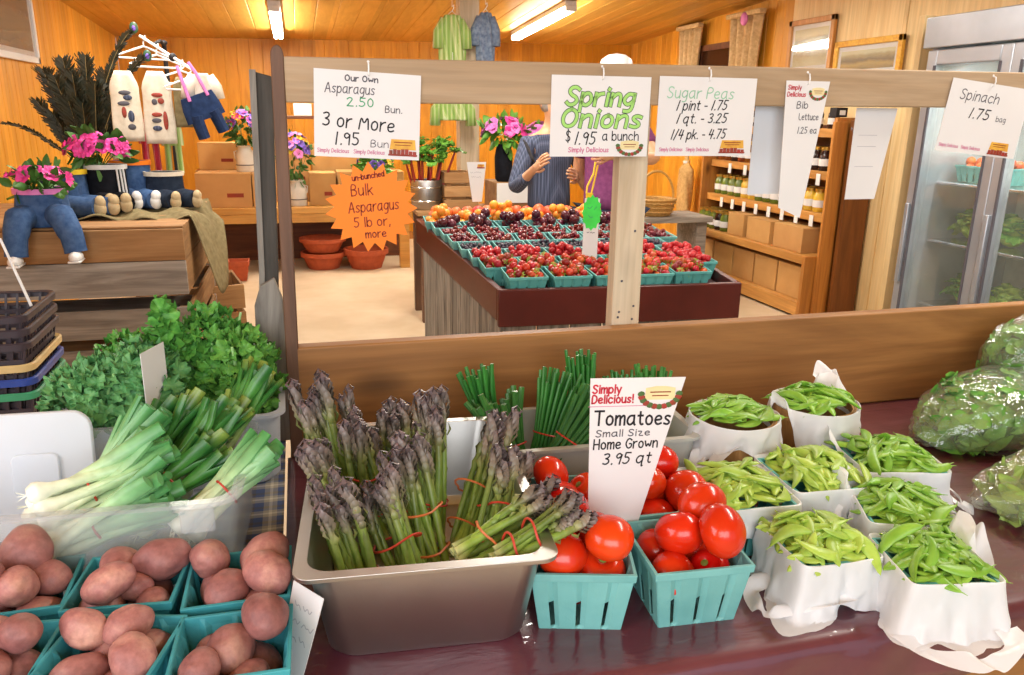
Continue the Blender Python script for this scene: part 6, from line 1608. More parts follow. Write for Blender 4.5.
def person(label, loc, rz, H, shirt, trouser, arms, head_yaw, hair, hat=None, girth=1.0, held=None, tilt=.15):
    o = thing('person', label, 'person', loc, rz); k = H/1.70
    def S(x,y,z): return Vector((x*k,y*k,z*k))
    P = [S(0,0,.95),S(0,.01,1.08),S(0,.015,1.24),S(0,.02,1.38),S(0,.01,1.47),S(0,-.01,1.53)]; E = [(i,i+1) for i in range(5)]; R = [(.155*girth,.115*girth),(.145*girth,.11*girth),(.155*girth,.115*girth),(.14*girth,.09),(.055,.055),(.05,.052)]
    hy = Vector((math.sin(head_yaw),-math.cos(head_yaw),0))
    h0 = S(0,-.01,1.53); hs = [h0+hy*.02*k+V(0,0,.05*k), h0+hy*.03*k+V(0,0,.10*k), h0+hy*.025*k+V(0,0,.145*k), h0+hy*.015*k+V(0,0,.18*k)]
    i = len(P); P += hs; E += [(5,i),(i,i+1),(i+1,i+2),(i+2,i+3)]; R += [(.062,.066),(.074,.086),(.076,.092),(.052,.066)]
    for sx in (-1,1):
        i = len(P); P += [S(sx*.09,0,.90),S(sx*.10,-.01,.50),S(sx*.10,.02,.09),S(sx*.105,-.09,.035),S(sx*.11,-.15,.03)]; E += [(0,i),(i,i+1),(i+1,i+2),(i+2,i+3),(i+3,i+4)]; R += [.085*girth,.058,.042,.04,.03]
    AR = []
    for sx, (el, wr, side, palm, curl) in zip((-1,1), arms):
        i = len(P); sh = S(sx*.17,.015,1.385); el = S(*el); wr = S(*wr)
        P += [sh, sh.lerp(el,.5), el, el.lerp(wr,.45), wr]; E += [(3,i),(i,i+1),(i+1,i+2),(i+2,i+3),(i+3,i+4)]; R += [.058,.048,.042,.038,.027]
        AR.append((sh,el,wr)); hand(P,E,R,i+4,wr,wr-el,side,palm,curl,1.0)
    body = skin_mesh('body', P, E, [tuple(q*k for q in r) if isinstance(r,tuple) else r*k for r in R], M_['skin'], o, 2)
    # clothing
    P = [S(0,0,.90),S(0,0,1.0),S(0,.01,1.12),S(0,.015,1.26),S(0,.02,1.385),S(0,.012,1.445)]; E = [(i,i+1) for i in range(5)]; R = [(.175*girth,.132*girth),(.172*girth,.13*girth),(.165*girth,.128*girth),(.172*girth,.13*girth),(.152*girth,.104),(.075,.075)]
    for (sh,el,wr) in AR:
        i = len(P); e = sh.lerp(el,.62) if shirt != 'bluecheck' else el.lerp(wr,.72)
        if shirt == 'bluecheck': P += [sh, sh.lerp(el,.5), el, e]; E += [(4,i),(i,i+1),(i+1,i+2),(i+2,i+3)]; R += [.07,.062,.056,.044]
        else: P += [sh, sh.lerp(el,.35), e]; E += [(4,i),(i,i+1),(i+1,i+2)]; R += [.072,.066,.062]
    skin_mesh('shirt', P, E, [tuple(q*k for q in r) if isinstance(r,tuple) else r*k for r in R], M_[shirt], o, 2)
    P = [S(0,0,.97)]; E = []; R = [(.165*girth,.125*girth)]
    for sx in (-1,1):
        i = len(P); P += [S(sx*.09,0,.88),S(sx*.10,-.01,.50),S(sx*.10,.02,.12)]; E += [(0,i),(i,i+1),(i+1,i+2)]; R += [.10*girth,.076,.066]
    skin_mesh('trousers', P, E, [tuple(q*k for q in r) if isinstance(r,tuple) else r*k for r in R], M_[trouser], o, 2)
    for sx in (-1,1):
        M = Matrix.Translation(S(sx*.105,-.05,.045)); MB().ball((0,0,0),(.05*k,.13*k,.045*k),14,10,lambda p: Vector((p.x,p.y,max(p.z,-.043*k)))).build('shoe', M_['darkpost'], o).location = S(sx*.105,-.05,.045)
    # face and hair
    hc = h0+hy*.025*k+V(0,0,.115*k); rt = Vector((-hy.y,hy.x,0)); f = MB()
    nose = MB().loft([[hc+hy*.088*k+rt*a*k+V(0,0,z*k) for a in (-.006,.006)]+[hc+hy*.094*k+V(0,0,z*k)] for z in (.01,)]+[[hc+hy*.088*k+rt*a*k+V(0,0,-.028*k) for a in (-.014,.014)]+[hc+hy*.112*k+V(0,0,-.026*k)]]); nose.build('nose', M_['skin'], body, sub=1)
    for sx in (-1,1):
        e = MB().ball(hc+hy*.083*k+rt*sx*.03*k+V(0,0,.012*k),.011*k,10,8).build('eye', M_['white'], body); MB().ball(hc+hy*.091*k+rt*sx*.03*k+V(0,0,.012*k),.0055*k,8,6).build('iris', M_['black'], e)
        MB().ball(hc-hy*.005*k+rt*sx*.076*k,(.012*k,.02*k,.03*k),10,8).build('ear', M_['skin'], body)
    MB().tube([hc+hy*.080*k-rt*.022*k+V(0,0,-.052*k),hc+hy*.088*k+V(0,0,-.05*k),hc+hy*.080*k+rt*.022*k+V(0,0,-.052*k)],.006*k,8).build('mouth', M_['emred'], body)
    def hf(p):
        q = p.copy(); fr = (q-hc).dot(hy)
        if fr > .045*k and (q-hc).z < .07*k: q -= hy*(fr-.045*k)
        if (q-hc).z < -.06*k: q.z = hc.z-.06*k
        return q
    MB().ball(hc+V(0,0,.02*k)-hy*.012*k,(.090*k,.098*k,.112*k),20,14,hf).build('hair', M_[hair], o)
    if hat:
        ht = MB(); M = Matrix.Translation(hc+V(0,0,.06*k)) @ hy.to_track_quat('Y','Z').to_matrix().to_4x4()
        ht.lathe([(.098*k,0),(.10*k,.03*k),(.085*k,.075*k),(.05*k,.10*k),(.002,.107*k)],24,M,False); ht.grid(16,4,lambda u,v: ((u-.5)*.16*k,.06*k+v*.10*k*(1-(2*u-1)**2*.5),.004-.012*v),M); ht.build('cap', M_[hat], o, solid=.003)
    return o
def build_people():
    m = M_
    a = person('shopper in a blue-grey checked shirt bending over a phone behind the berry table', (1.64,5.12,0), .3, 1.68, 'bluecheck', 'darkdenim',
           [((-.31,-.04,1.09),(-.30,-.25,1.235),(0,0,1),(1,0,.2),.7),((.28,-.12,1.10),(.02,-.30,1.18),(0,0,1),(-1,0,.2),.7)], -.3, 'greyhair')
    ph = MB().box((-.036,-.005,-.07),(.036,.005,.07)).build('phone', m['black'], None, bev=.004); tag(ph, 'dark phone held up by the shopper in the checked shirt', 'phone'); ph.location = (1.375,4.72,1.335); ph.rotation_euler = (-.5,.3,1.0)
    MB().box((-.032,-.0062,-.06),(.032,-.005,.06)).build('screen', m['black'], ph)
    b = person('shopper in a purple short-sleeved top and white cap behind the berry table', (1.90,4.66,0), -.15, 1.79, 'purpletop', 'darkdenim',
           [((-.17,.15,1.13),(-.06,.19,.98),(0,0,1),(0,1,0),.4),((.22,-.14,1.235),(-.10,-.34,1.265),(0,0,1),(0,1,0),.6)], -.4, 'hair', 'white', 1.05)
    l = thing('lanyard', 'yellow lanyard hanging between the two shoppers', 'lanyard', (1.66,4.40,1.17))
    MB().tube([(.03,.0,.12),(.02,0,.05),(-.015,0,-.02),(-.02,0,-.06),(.01,0,-.07),(.025,0,0),(.045,0,.1)],.006,6).build('cord', m['yellowfl'], l); MB().box((-.022,-.004,-.12),(.022,.004,-.06)).build('badge', m['yellow'], l, bev=.002)
def build_aisle():
    m = M_
    # hanging shirts on the column
    def shirt(loc, mat, label, w, h, rz=0):
        o = thing('hanging_shirt', label, 'shirt', loc, rz)
        MB().tube([(0,0,.06),(.012,0,.075),(.014,0,.05),(0,0,.03),(-w*.6,0,-.02),(w*.6,0,-.02),(0,0,.03)],.004,6).build('hanger', m['white'], o)
        def fn(u, v):
            a = 2*PI*u; hw = w*(1 if v < .75 else 1-.45*((v-.75)/.25)); return (hw*math.cos(a)*(1+.08*math.sin(a*6+v*4)), .045*math.sin(a)*(1+.35*math.sin(a*5+v*3)), -h+h*v)
        mb = MB().grid(48,14,fn,closed_u=True)
        for sx in (-1,1): mb.tube([(sx*w*.6,0,-.03),(sx*w*1.05,0,-.12),(sx*w*1.1,0,-.24)],[.03,.04,.042],12,cap=False)
        mb.build('shirt_body', m[mat], o, solid=.003); 
        MB().tube([(0,0,.06),(0,0,.30)],.002,5).build('string', m['white'], o)
        return o
    shirt((1.20,6.28,2.27), 'greenplaid', 'pale green checked shirt hanging beside the column', .10, .36); shirt((1.465,6.3,2.30), 'bluecheck2', 'small blue checked shirt hanging on the aisle face of the column', .07, .36)
    shirt((1.19,6.22,1.70), 'greenplaid', 'green striped shirt hanging lower on the column below the beam', .13, .2); 
    # things behind the berry table
    t = thing('plant_stand', 'white-edged plank stand behind the berry table', 'stand', (1.45,6.0,0))
    MB().box((-.62,-.25,.82),(.62,.25,.85)).build('stand_top', m['crate'], t, bev=.003); rs = thing('display_riser', 'white fronted low riser carrying the pink flower pots behind the berries', 'riser', (1.68,6.0,.851)); MB().box((-.24,-.2,0),(.24,.2,.20)).build('riser_body', m['crate'], rs, bev=.003); MB().box((-.24,-.212,.05),(.24,-.201,.20)).build('white_front', m['card'], rs, bev=.002)
    for x in (-.56,.56):
        for y in (-.2,.2): MB().box((x-.03,y-.03,0),(x+.03,y+.03,.82)).build('leg', m['darkpost'], t, bev=.002)
    def bucket(loc, label):
        o = thing('glass_crock', label, 'jar', loc); MB().lathe([(.10,0),(.115,.02),(.118,.20),(.112,.22),(.108,.22),(.108,.03),(.002,.02)],26).build('crock_wall', m['steel'], o)
        for z in (.06,.16): MB().lathe([(.1185,z),(.1215,z+.006),(.1185,z+.012)],26,cap0=False,cap1=False).build('hoop', m['chrome'], o)
    bucket((.93,5.95,.851), 'shiny banded bucket holding the rhubarb'); 
    R = random.Random(8)
    for k in range(17):
        a = R.uniform(0,6.28); r = R.uniform(.02,.085); lean = R.uniform(.02,.10)
        o = thing('rhubarb_stalk', 'red rhubarb stalk with green leaf standing in the shiny bucket', 'rhubarb', (.93+r*math.cos(a),5.95+r*math.sin(a),.875), 0, 'rhubarb stalks in the shiny bucket')
        e = Vector((lean*1.2*math.cos(a)+.03,lean*math.sin(a),R.uniform(.32,.46))); MB().tube([(0,0,0),e*.5,e],[.011,.010,.007],8).build('stalk', m['rhubarb'], o)
        mb = MB()
        for q in range(4):
            M = Matrix.Translation(e) @ Matrix.Rotation(a+q*1.5,4,'Z') @ Matrix.Rotation(R.uniform(.2,1.2),4,'X'); leaf_kale(mb, M, .085, .036, k*7+q, .012, .5)
        mb.build('leaf_blade', m['brightfol'], o)
    crate('small open slat crate behind the peaches beside the column', (1.17,5.92,.852), .26, .24, .28, 3, 'crate', group='small crates')
    v = thing('flower_vase', 'dark vase of pale pink flowers right of the column'.replace(' right of',' beside'), 'vase', (1.53,5.95,1.053)); MB().lathe([(.05,0),(.065,.02),(.07,.18),(.055,.26),(.06,.28),(.05,.28),(.04,.03)],22).build('vase_body', m['blackcloth'], v)
    flower_plant('bouquet', 'bunch of pale pink flowers in the dark vase beside the column', (1.53,5.93,1.32), (.17,.13,.11), 14, ['palepink','palepink','pink'], 44, 'brightfol', 80, .055)
    v = thing('flower_vase', 'brown pot of pale pink flowers next to the checked-shirt shopper', 'vase', (1.80,5.98,1.053)); MB().lathe([(.05,0),(.085,.16),(.085,.2),(.075,.2),(.04,.03)],22).build('vase_body', m['cardboard'], v)
    flower_plant('bouquet', 'bunch of pale pink flowers in the brown pot with tall greens', (1.81,5.96,1.27), (.12,.11,.12), 9, ['palepink'], 45, 'brightfol', 90, .055)
    # basket on its stand, sacks on the wall
    t = thing('plank_stand', 'rough plank stand carrying the wicker basket', 'stand', (3.30,6.72,0)); MB().box((-.42,-.25,.62),(.36,.25,.67)).build('stand_top', m['greywood'], t, bev=.003)
    for x in (-.32,.28): MB().box((x-.05,-.2,0),(x+.05,.2,.62)).build('leg', m['greywood'], t, bev=.003)
    b = thing('wicker_basket', 'round wicker basket with a tall hoop handle on the rough stand', 'basket', (3.16,6.66,.672))
    MB().lathe([(.13,0),(.15,.02),(.185,.14),(.195,.15),(.185,.16),(.17,.15),(.135,.02),(.002,.015)],30,cap0=True).build('basket_body', m['wicker'], b)
    mb = MB(); mb.tube([(.18*math.cos(a),0,.14+.26*math.sin(a)) for a in [PI*i/16 for i in range(17)]],.011,8); mb.build('handle', m['wicker'], b)
    mb = MB()
    for q in range(3): mb.tube([((.158+.012*q)*math.cos(2*PI*i/40),(.158+.012*q)*math.sin(2*PI*i/40),.04+.04*q+.004*math.sin(i*2.5)) for i in range(41)],.008,6)
    mb.build('weave', m['wicker'], b)
    def sack(loc, label, w, h):
        o = thing('burlap_sack', label, 'sack', loc); 
        def fn(u, v):
            a = 2*PI*u; r = w*(.55+.5*math.sin(PI*min(1,.15+.75*(1-v)))) if v < .8 else w*(.45-.35*(v-.8)/.2+.25*max(0,v-.9)*6); return (r*.5*math.cos(a)*(1+.1*math.sin(3*a+v*6)), r*math.sin(a)*(1+.12*math.sin(4*a+v*9)), -h+h*v)
        MB().grid(36,18,fn,closed_u=True).build('sack_body', m['sackcloth'], o, solid=.004); MB().lathe([(w*.3,-h*.17),(w*.34,-h*.155),(w*.3,-h*.14)],16,cap0=False,cap1=False).build('tie', m['white'], o)
        MB().tube([(0,0,-.02),(.03,0,.05)],.004,5).build('cord', m['white'], o); return o
    sack((4.10,7.92,1.22),'burlap sack hanging on the pine wall beside the jar shelf',.12,.92)
    # jar shelf
    s = thing('jar_shelf', 'tall pine shelf unit of preserves along the side wall', 'shelf', (4.02,6.3,0))
    def bx(lo, hi, n, mt): return MB().box((lo[0]-4.02,lo[1]-6.3,lo[2]),(hi[0]-4.02,hi[1]-6.3,hi[2])).build(n, m[mt], s, bev=.003)
    bx((3.94,5.25,0),(4.25,5.285,1.56),'end_panel','orangewood'); bx((3.90,7.18,0),(4.25,7.215,1.50),'end_panel','orangewood'); bx((4.235,5.29,0),(4.25,7.175,1.5),'back_panel','darkwood')
    bx((4.02,5.16,0),(4.24,5.20,1.54),'knotty_board','knot')
    bx((3.90,5.218,0),(4.02,5.245,1.53),'edge_board','orangewood')
    for z, x0 in ((1.44,4.0),(1.115,4.0),(.79,3.98)): bx((x0,5.29,z),(4.23,7.17,z+.035),'shelf_board','orangewood_y'); bx((x0-.016,5.29,z-.03),(x0,7.17,z+.035),'shelf_edge','orangewood_y')
    bx((3.82,5.29,.47),(4.23,7.17,.505),'counter_board','orangewood_y'); bx((3.82,5.29,.10),(4.23,7.17,.13),'bottom_board','orangewood_y'); bx((3.80,5.29,.02),(3.82,7.17,.13),'toe_board','orangewood_y'); bx((3.802,5.29,.44),(3.82,7.17,.505),'counter_edge','orangewood_y')
    bx((3.80,5.25,0),(3.938,5.288,.505),'cabinet_end','orangewood')
    tags = MB()
    for z, n in ((1.115,6),(.79,8)):
        for k in range(n):
            y = 5.45+k*1.62/n; t = MB().box((3.975-4.02 if z > 1 else 3.955-4.02, y-.025-6.3, z-.075),(3.981-4.02 if z > 1 else 3.961-4.02, y+.025-6.3, z+.015)).build('price_tag', m['white'], s, bev=.002)
    def jar(kind):
        o = thing('preserve_jar','x','jar',(0,0,0))
        MB().lathe([(.030,0),(.034,.006),(.034,.085),(.026,.10),(.026,.108),(.001,.108)],16).build('jar_body', m[kind], o); MB().lathe([(.0285,.106),(.0285,.122),(.001,.123)],16).build('lid', m['jarlid'], o)
        MB().lathe([(.0346,.025),(.0346,.062)],16,cap0=False,cap1=False).build('paper_label', m['card'], o); return o
    J = {k: jar(k) for k in ('jar_amber','jar_green','jar_yellow','jar_dark')}; seen = set()
    def put(kind, x, y, z, label, group, sc=1.0):
        o = J[kind] if kind not in seen else dup(J[kind]); seen.add(kind); o.location = (x,y,z); o['label'] = label; o['group'] = group; o.scale = (sc,)*3
    nm = {'jar_amber':'amber preserve jar','jar_green':'green pickle jar','jar_yellow':'yellow relish jar','jar_dark':'dark jam jar'}
    for sh, z, x, seq in (('upper shelf',1.151,4.06,['jar_amber','jar_amber','jar_dark','jar_amber','jar_amber','jar_amber','jar_dark','jar_amber','jar_dark','jar_dark','jar_amber','jar_amber','jar_dark','jar_dark']),
                      ('middle shelf',.826,4.05,['jar_green','jar_green','jar_green','jar_green','jar_yellow','jar_yellow','jar_green','jar_green','jar_green','jar_green','jar_yellow','jar_yellow','jar_yellow','jar_yellow']),
                      ('counter board',.506,3.90,['jar_green','jar_green','jar_green','jar_dark','jar_green'])):
        n = len(seq); y0 = 7.08
        for k, kd in enumerate(seq):
            step = .122 if sh != 'counter board' else .105
            sc = 1.5 if sh != 'counter board' else 1.5
            put(kd, x, y0-k*step, z, '%s, %s from the far end of the %s' % (nm[kd], ORD[k], sh), 'jars on the '+sh, sc)
            if sh == 'counter board': put(kd, x+.11, y0-k*step-.01, z, '%s in the rear line, %s from the far end of the counter board' % (nm[kd], ORD[k]), 'rear jars on the counter board', sc)
            elif k < 14: put(kd, x+.11, y0-k*step, z, '%s in the rear line, %s from far end of the %s' % (nm[kd], ORD[k], sh), 'rear jars on the '+sh, sc)
    for k in range(9):
        put('jar_dark' if k % 3 else 'jar_amber', 4.08, 7.08-k*.2, 1.476, '%s, %s from the far end of the top shelf' % ('dark jam jar' if k % 3 else 'amber preserve jar', ORD[k]), 'jars on the top shelf', 1.3)
    for k, (y0, y1, h) in enumerate(((6.28,6.55,.20),(5.86,6.22,.195),(5.40,5.80,.20))):
        box_carton('cardboard carton on the shelf counter, %s from the jars' % ORD[k], (3.86,y0,.506),(4.2,y1,.506+h),'cartons on the shelf counter')
    for k in range(5):
        y1 = 7.12-k*.36; box_carton('cardboard carton under the counter, %s from the far end' % ORD[k], (3.86,y1-.34,.131),(4.2,y1,.40),'cartons under the shelf counter')
    c = thing('cloth_bundle', 'grey blue cloth hanging over the top corner of the knotty board', 'cloth', (4.12,5.16,1.43))
    MB().ball((0,0,.05),(.1,.06,.09),20,14,lambda p: p*(1+.2*nz(p,22))).build('cloth_folds', m['bluecheck2'], c)
    b = MB().box((-.05,-.04,0),(.05,.04,.07)).build('black_box', m['black'], None, bev=.004); b.location = (3.98,5.3,1.563); tag(b, 'small black box standing on the shelf end panel', 'box'); MB().box((-.02,-.0412,.015),(.03,-.0402,.05)).build('paper_label', m['card'], b)

def build_fridge():
    m = M_; X = 2.95
    # leaning stud
    st = MB().box((-.045,-.02,0),(.045,.02,2.05)).build('stud', m['ply'], None, bev=.003); st.location = (3.09,3.50,.0); tag(st, 'pale upright stud beside the glass-door fridge', 'stud')
    o = thing('display_fridge', 'aluminium glass-door display fridge with produce inside', 'fridge', (X,2.5,0))
    y0, y1 = -1.15, .86
    def bx(lo, hi, n, mt, p=o, bev=.004): return MB().box(lo, hi).build(n, m[mt], p, bev=bev)
    bx((.06,y0,0),(.75,y0+.04,1.98),'side_panel','alu'); bx((.06,y1-.04,0),(.75,y1,1.98),'side_panel','alu'); bx((.70,y0+.04,.0),(.75,y1-.04,1.98),'back_panel','fridgewhite'); bx((.06,y0,1.98),(.75,y1,2.02),'top_panel','alu'); bx((.02,y0+.04,0),(.70,y1-.04,.25),'base','alu')
    bx((.0,y0,1.88),(.06,y1,2.02),'header','alu')
    for z in (.62,.95,1.24): bx((.16,y0+.05,z),(.68,y1-.05,z+.015),'wire_shelf','chrome')
    bx((.10,y0+.05,1.84),(.66,y1-.05,1.87),'inner_lamp','fridgewhite')
    w = (y1-y0-.08)/4
    for k in range(4):
        b = y0+.04+k*w; d = thing_part('glass_door', o)
        f = MB(); t = .06
        for lo, hi in (((.0,b,.26),(.055,b+t,1.87)),((.0,b+w-t,.26),(.055,b+w,1.87)),((.0,b+t,.26),(.055,b+w-t,.33)),((.0,b+t,1.80),(.055,b+w-t,1.87))): f.box(lo,hi)
        d = f.build('door_frame', m['alu'], o, bev=.006)
        MB().box((.02,b+t,.33),(.028,b+w-t,1.80)).build('glass_pane', m['fglass'], d, smooth=False)
        g = MB()
        for lo, hi in (((-.004,b+t-.012,.33),(.004,b+t,1.80)),((-.004,b+w-t,.33),(.004,b+w-t+.012,1.80))): g.box(lo,hi)
        g.build('gasket', m['softink'], d)
        hy = b+w-.028; MB().box((-.018,hy-.012,.75),(.0,hy+.012,1.15)).build('handle', m['alu'], d, bev=.004)
    # contents
    bxx = make_box('berry_box','teal box of apricots on a fridge shelf',.15,.08,'teal'); 
    for k, (y, z, kind) in enumerate(((3.20,1.257,'apricot'),(3.03,1.257,'apricot'),(2.80,1.257,'apricot'),(2.30,1.257,'apricot'))):
        b = bxx if k == 0 else dup(bxx); b.location = (X+.30,y,z); b['label'] = 'teal box of orange fruit on the fridge shelf, %s from the stud' % ORD[k]; b['group'] = 'fruit boxes in the fridge'
        P = drop_pile(9,.066,.066,.0235,60+k,.045,30,.1,.1)
        ap = [round_proto('apricot',.0235,'peach',90+k,.95,.1)]
        for i, (x_,y_,z_,r_) in enumerate(P):
            q = ap[0] if i == 0 else dup(ap[0]); q.location = (X+.30+x_,y+y_,z+z_); q.rotation_euler = (i,i*2,i*3); tag(q,'orange fruit in the fridge box %s from the stud' % ORD[k],'apricot','fruit in the fridge box '+ORD[k])
    R = random.Random(3)
    def head(loc, r, mat, lab, seed):
        c = thing('cabbage', lab, 'cabbage', loc, 0, 'greens in the fridge'); mb = MB()
        for i in range(14):
            M = Matrix.Translation((0,0,r*.6)) @ Matrix.Rotation(i*2.4,4,'Z') @ Matrix.Rotation(.15+i*.09,4,'X') @ Matrix.Translation((0,0,0)); leaf_kale(mb, M, r*1.25, r*.75, seed+i, r*.12, .6)
        mb.build('foliage', m[mat], c); MB().ball((0,0,r*.8),(r*.75,r*.75,r*.8),16,12).build('heart', m['podpale'], c)
    for k, (y, z, mt) in enumerate(((3.18,.636,'brightfol'),(2.92,.636,'podpale'),(2.65,.636,'brightfol'),(3.20,.967,'podpale'),(2.98,.967,'salad'),(2.6,.967,'podpale'))):
        head((X+.34,y,z), .09, mt, 'pale green lettuce head on the %s fridge shelf, %s' % ('lower' if z < .9 else 'middle', ['nearest the stud','second from the stud','third from the stud','beside the stud','next along','under the fruit boxes'][k]), k*20)
def thing_part(n, p): return None

def build_shopping_baskets():
    m = M_
    rz = .02; cx, cy = -.93, 2.33; w, d, h = .44, .30, .19
    st = thing('low_stool', 'low plank stool under the stacked shopping baskets', 'stool', (cx,cy,0)); MB().box((-.26,-.18,.60),(.26,.18,.64)).build('stool_top', m['crate'], st, bev=.003)
    for x in (-.22,.22):
        for y in (-.14,.14): MB().box((x-.025,y-.025,0),(x+.025,y+.025,.60)).build('leg', m['crate'], st, bev=.002)
    def basket(z, rim, label, handle=False):
        o = thing('shopping_basket', label, 'shopping basket', (cx,cy,z), rz, 'stacked shopping baskets')
        mb = MB(); b = .84
        # mesh walls: verticals and hoops
        for k in range(4):
            W, D = ((w,d),(d,w))[k % 2]; M = Matrix.Rotation(k*PI/2,4,'Z'); n = 15 if k % 2 == 0 else 10
            for i in range(n+1):
                x = (i/n-.5); mb.box((x*W*b-.003,-D/2*b-.0015,.0),(x*W*b+.003,-D/2*b+.0015,.004),M); mb.loft([[(x*W*b-.003,-D/2*b-.0015,0),(x*W*b+.003,-D/2*b-.0015,0),(x*W*b+.003,-D/2*b+.0015,0),(x*W*b-.003,-D/2*b+.0015,0)],[(x*W-.003,-D/2-.0015,h),(x*W+.003,-D/2-.0015,h),(x*W+.003,-D/2+.0015,h),(x*W-.003,-D/2+.0015,h)]],M=M)
            for zz in (.02,.06,.10,.14): s = b+(1-b)*zz/h; mb.cbox((0,-D/2*s,zz),(W*s,.004,.014),M)
        mb.box((-w/2*b,-d/2*b,0),(w/2*b,d/2*b,.004)); mb.build('basket_mesh', m['basketdark'], o, smooth=False)
        r = MB(); r.loft([rrect(w+.006,d+.006,.03,h-.012),rrect(w+.026,d+.026,.035,h-.014),rrect(w+.028,d+.028,.035,h+.002),rrect(w+.02,d+.02,.033,h+.006),rrect(w,d,.03,h+.002)],False,False); r.build('rim', m[rim], o)
        if handle:
            hb = MB(); hb.tube([(-.10,-.02,h-.01),(-.10,-.10,h+.13),(.10,-.10,h+.13),(.10,-.02,h-.01)],.004,8); hb.tube([(-.10,.02,h-.01),(-.04,.06,h+.17),(.14,.06,h+.17),(.20,.02,h-.01)],.004,8); hb.build('handle', m['white'], o); MB().tube([(-.03,.06,h+.17),(.13,.06,h+.17)],.009,10).build('grip', m['white'], o)
        return o
    z = .641
    for k, (rim, lab) in enumerate((('rimgreen','dark mesh shopping basket with a green rim, lowest of its stack'),('rimblue','dark mesh shopping basket with a blue rim above the green one'),('rimbeige','dark mesh shopping basket with a beige rim above the blue one'),
                ('basketdark','plain dark shopping basket just above the beige one'),('basketdark','plain dark shopping basket second from the top of the stack'),('basketdark','topmost dark shopping basket with raised white wire handles'))):
        basket(z, rim, lab, k == 5); z += (.038,.038,.058,.036,.036,0)[k]
def extra_materials():
    m = M_
    m['saladcore'] = plain('packed spinach', '#4a7a2c', .6, '#2e5a20', 30); m['saladpale'] = plain('packed lettuce', '#8aa850', .6, '#6a8c3a', 26); m['saladlight'] = plain('lettuce leaf', '#a3bf62', .45, '#7fa044', 22, rnd=.08)
    m['purpletop'] = cloth('purple knit', '#8a4a78', '#713a64', 120); m['bluecheck2'] = cloth('pale blue check', '#8a9ab0', '#5c6c88', 60); m['sackcloth'] = cloth('sackcloth', '#c4a06a', '#a5814e', 150)
    m['knot'] = wood('knotty dark pine', '#8a5222', '#6e3f18', 2, .6, .5, .9, '#2a1408')
    m['jar_amber'] = plain('amber preserve', '#8a4a18', .12, '#6a3410', 40, rnd=.25); m['jar_green'] = plain('green pickle', '#6a7a28', .12, '#4c5c1c', 50, rnd=.2); m['jar_yellow'] = plain('yellow relish', '#d9b040', .12, '#c4982e', 50, rnd=.1); m['jar_dark'] = plain('dark jam', '#2e1a16', .12, '#1e100e', 40, rnd=.2)
    m['fridgewhite'] = plain('fridge liner', '#d9dcc8', .4); m['greyshade'] = wood('weathered wood in gap shade', '#5c5852', '#35322e', 2, 1.2, .85, .2); m['feathereye'] = plain('feather eye', '#2c5a4a', .4, '#3a4a20', 60); m['darkdenim2'] = cloth('navy denim', '#2c3f66', '#1f2f50'); m['fglass'] = film('fridge glass', '#c6d2c8', .93, .03, .045)
    m['basketdark'] = plain('dark basket plastic', '#3c333c', .45); m['rimgreen'] = plain('green plastic rim', '#3f9a70', .4); m['rimblue'] = plain('blue plastic rim', '#2c4aa0', .4); m['rimbeige'] = plain('beige plastic rim', '#d8bd84', .4)
extra_ready = True
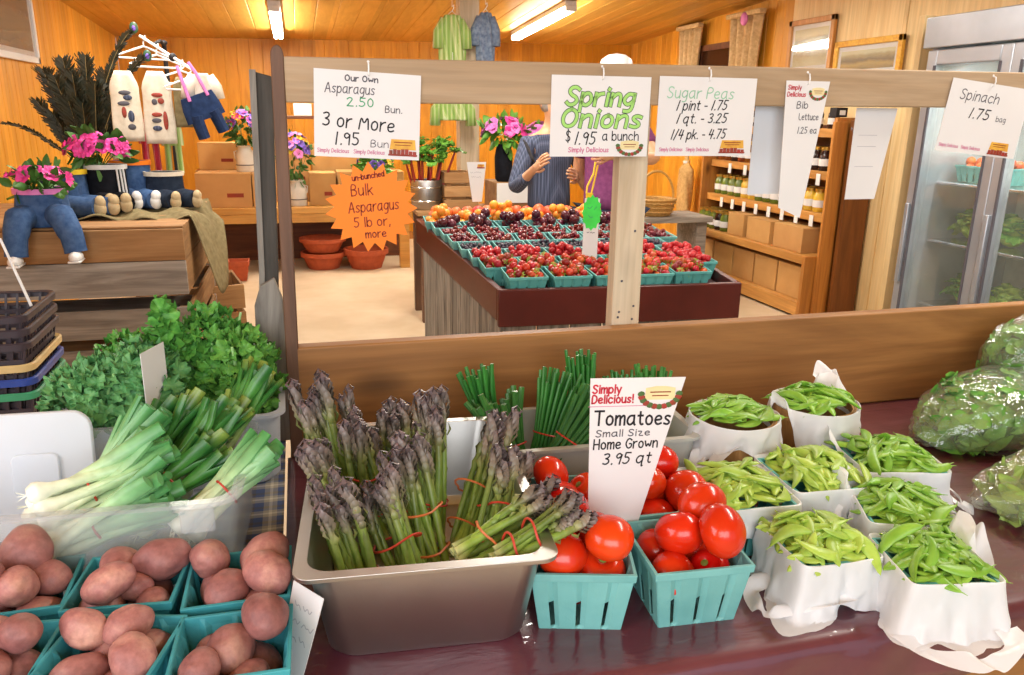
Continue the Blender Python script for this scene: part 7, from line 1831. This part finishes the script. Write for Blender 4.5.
# ------------------------------------------------------------------ light and camera
def build_light():
    w = bpy.data.worlds.new('World'); bpy.context.scene.world = w; w.use_nodes = True
    bg = w.node_tree.nodes['Background']; bg.inputs[0].default_value = (.86,.93,1,1); bg.inputs[1].default_value = .62
    def area(name, loc, target, sx, sy, e, c):
        L = bpy.data.lights.new(name, 'AREA'); L.shape = 'RECTANGLE'; L.size = sx; L.size_y = sy; L.energy = e; L.color = c
        o = bpy.data.objects.new(name, L); C.objects.link(o); o.location = loc
        o.rotation_euler = (Vector(target)-Vector(loc)).to_track_quat('-Z','Y').to_euler()
        return o
    area('open_front_daylight', (-.4,-2.2,2.0), (.4,1.6,.9), 3.6, 1.7, 92, (.95,.98,1))
    area('left_daylight', (-1.8,.4,1.7), (.3,1.2,.9), 1.6, 1.4, 36, (.88,.94,1))  # area lamp for unseen daylight from the left; the wall has no door
    for n, x, y, e in (('flower_bench_tube', -.12, 8.4, 25), ('aisle_tube', 2.45, 8.1, 30), ('berry_table_tube', 1.1, 4.4, 48), ('crate_corner_tube', -.7, 4.6, 36), ('front_aisle_tube', 2.2, 1.6, 46), ('shelf_aisle_tube', 3.1, 5.2, 26)):
        o = area(n, (x, y, 2.355+.0185*x+.05*(10-y)-.14), (x, y, 0), .2, 1.6, e, (1,.96,.86))
    o = area('fridge_inner_lamp', (3.12, 2.4, 1.80), (3.3, 2.4, .6), 1.7, .06, 16, (.95,1,.95)); o.rotation_euler = (0, -.35, PI/2) if False else o.rotation_euler
    L = o.data; L.size = .06; L.size_y = 1.7; o.rotation_euler = (0, -.35, 0)
def build_camera():
    F = 780.0
    p, y, r = (math.radians(a) for a in (15.95, 15.2, .77))
    cy, sy, cp, sp = math.cos(y), math.sin(y), math.cos(p), math.sin(p)
    f = Vector((sy*cp, cy*cp, -sp)); rt = Vector((cy, -sy, 0)); up = rt.cross(f)
    R = rt*math.cos(r)+up*math.sin(r); U = -rt*math.sin(r)+up*math.cos(r)
    cam = bpy.data.cameras.new('camera'); o = bpy.data.objects.new('camera', cam); C.objects.link(o)
    cam.sensor_fit = 'HORIZONTAL'; cam.sensor_width = 36; cam.lens = F/1024*36; cam.clip_start = .05
    M = Matrix(((R.x,U.x,-f.x,0),(R.y,U.y,-f.y,0),(R.z,U.z,-f.z,1.55),(0,0,0,1)))
    o.matrix_world = M
    bpy.context.scene.camera = o
    v = bpy.context.scene.view_settings; v.view_transform = 'Standard'; v.look = 'None'; v.gamma = 1; v.exposure = .28; v.use_curve_mapping = False
    bpy.context.scene.cycles.use_denoising = True

setup_materials(); special_materials(); extra_materials(); build_setting(); build_stand()
for fn_ in ('build_potatoes','build_tomatoes','build_asparagus','build_onions','build_chives','build_kale','build_peas','build_salad','build_signs','build_crates','build_rack','build_bench','build_berry_table','build_people','build_aisle','build_fridge','build_shopping_baskets'):
    if fn_ in globals(): globals()[fn_]()
build_light(); build_camera()
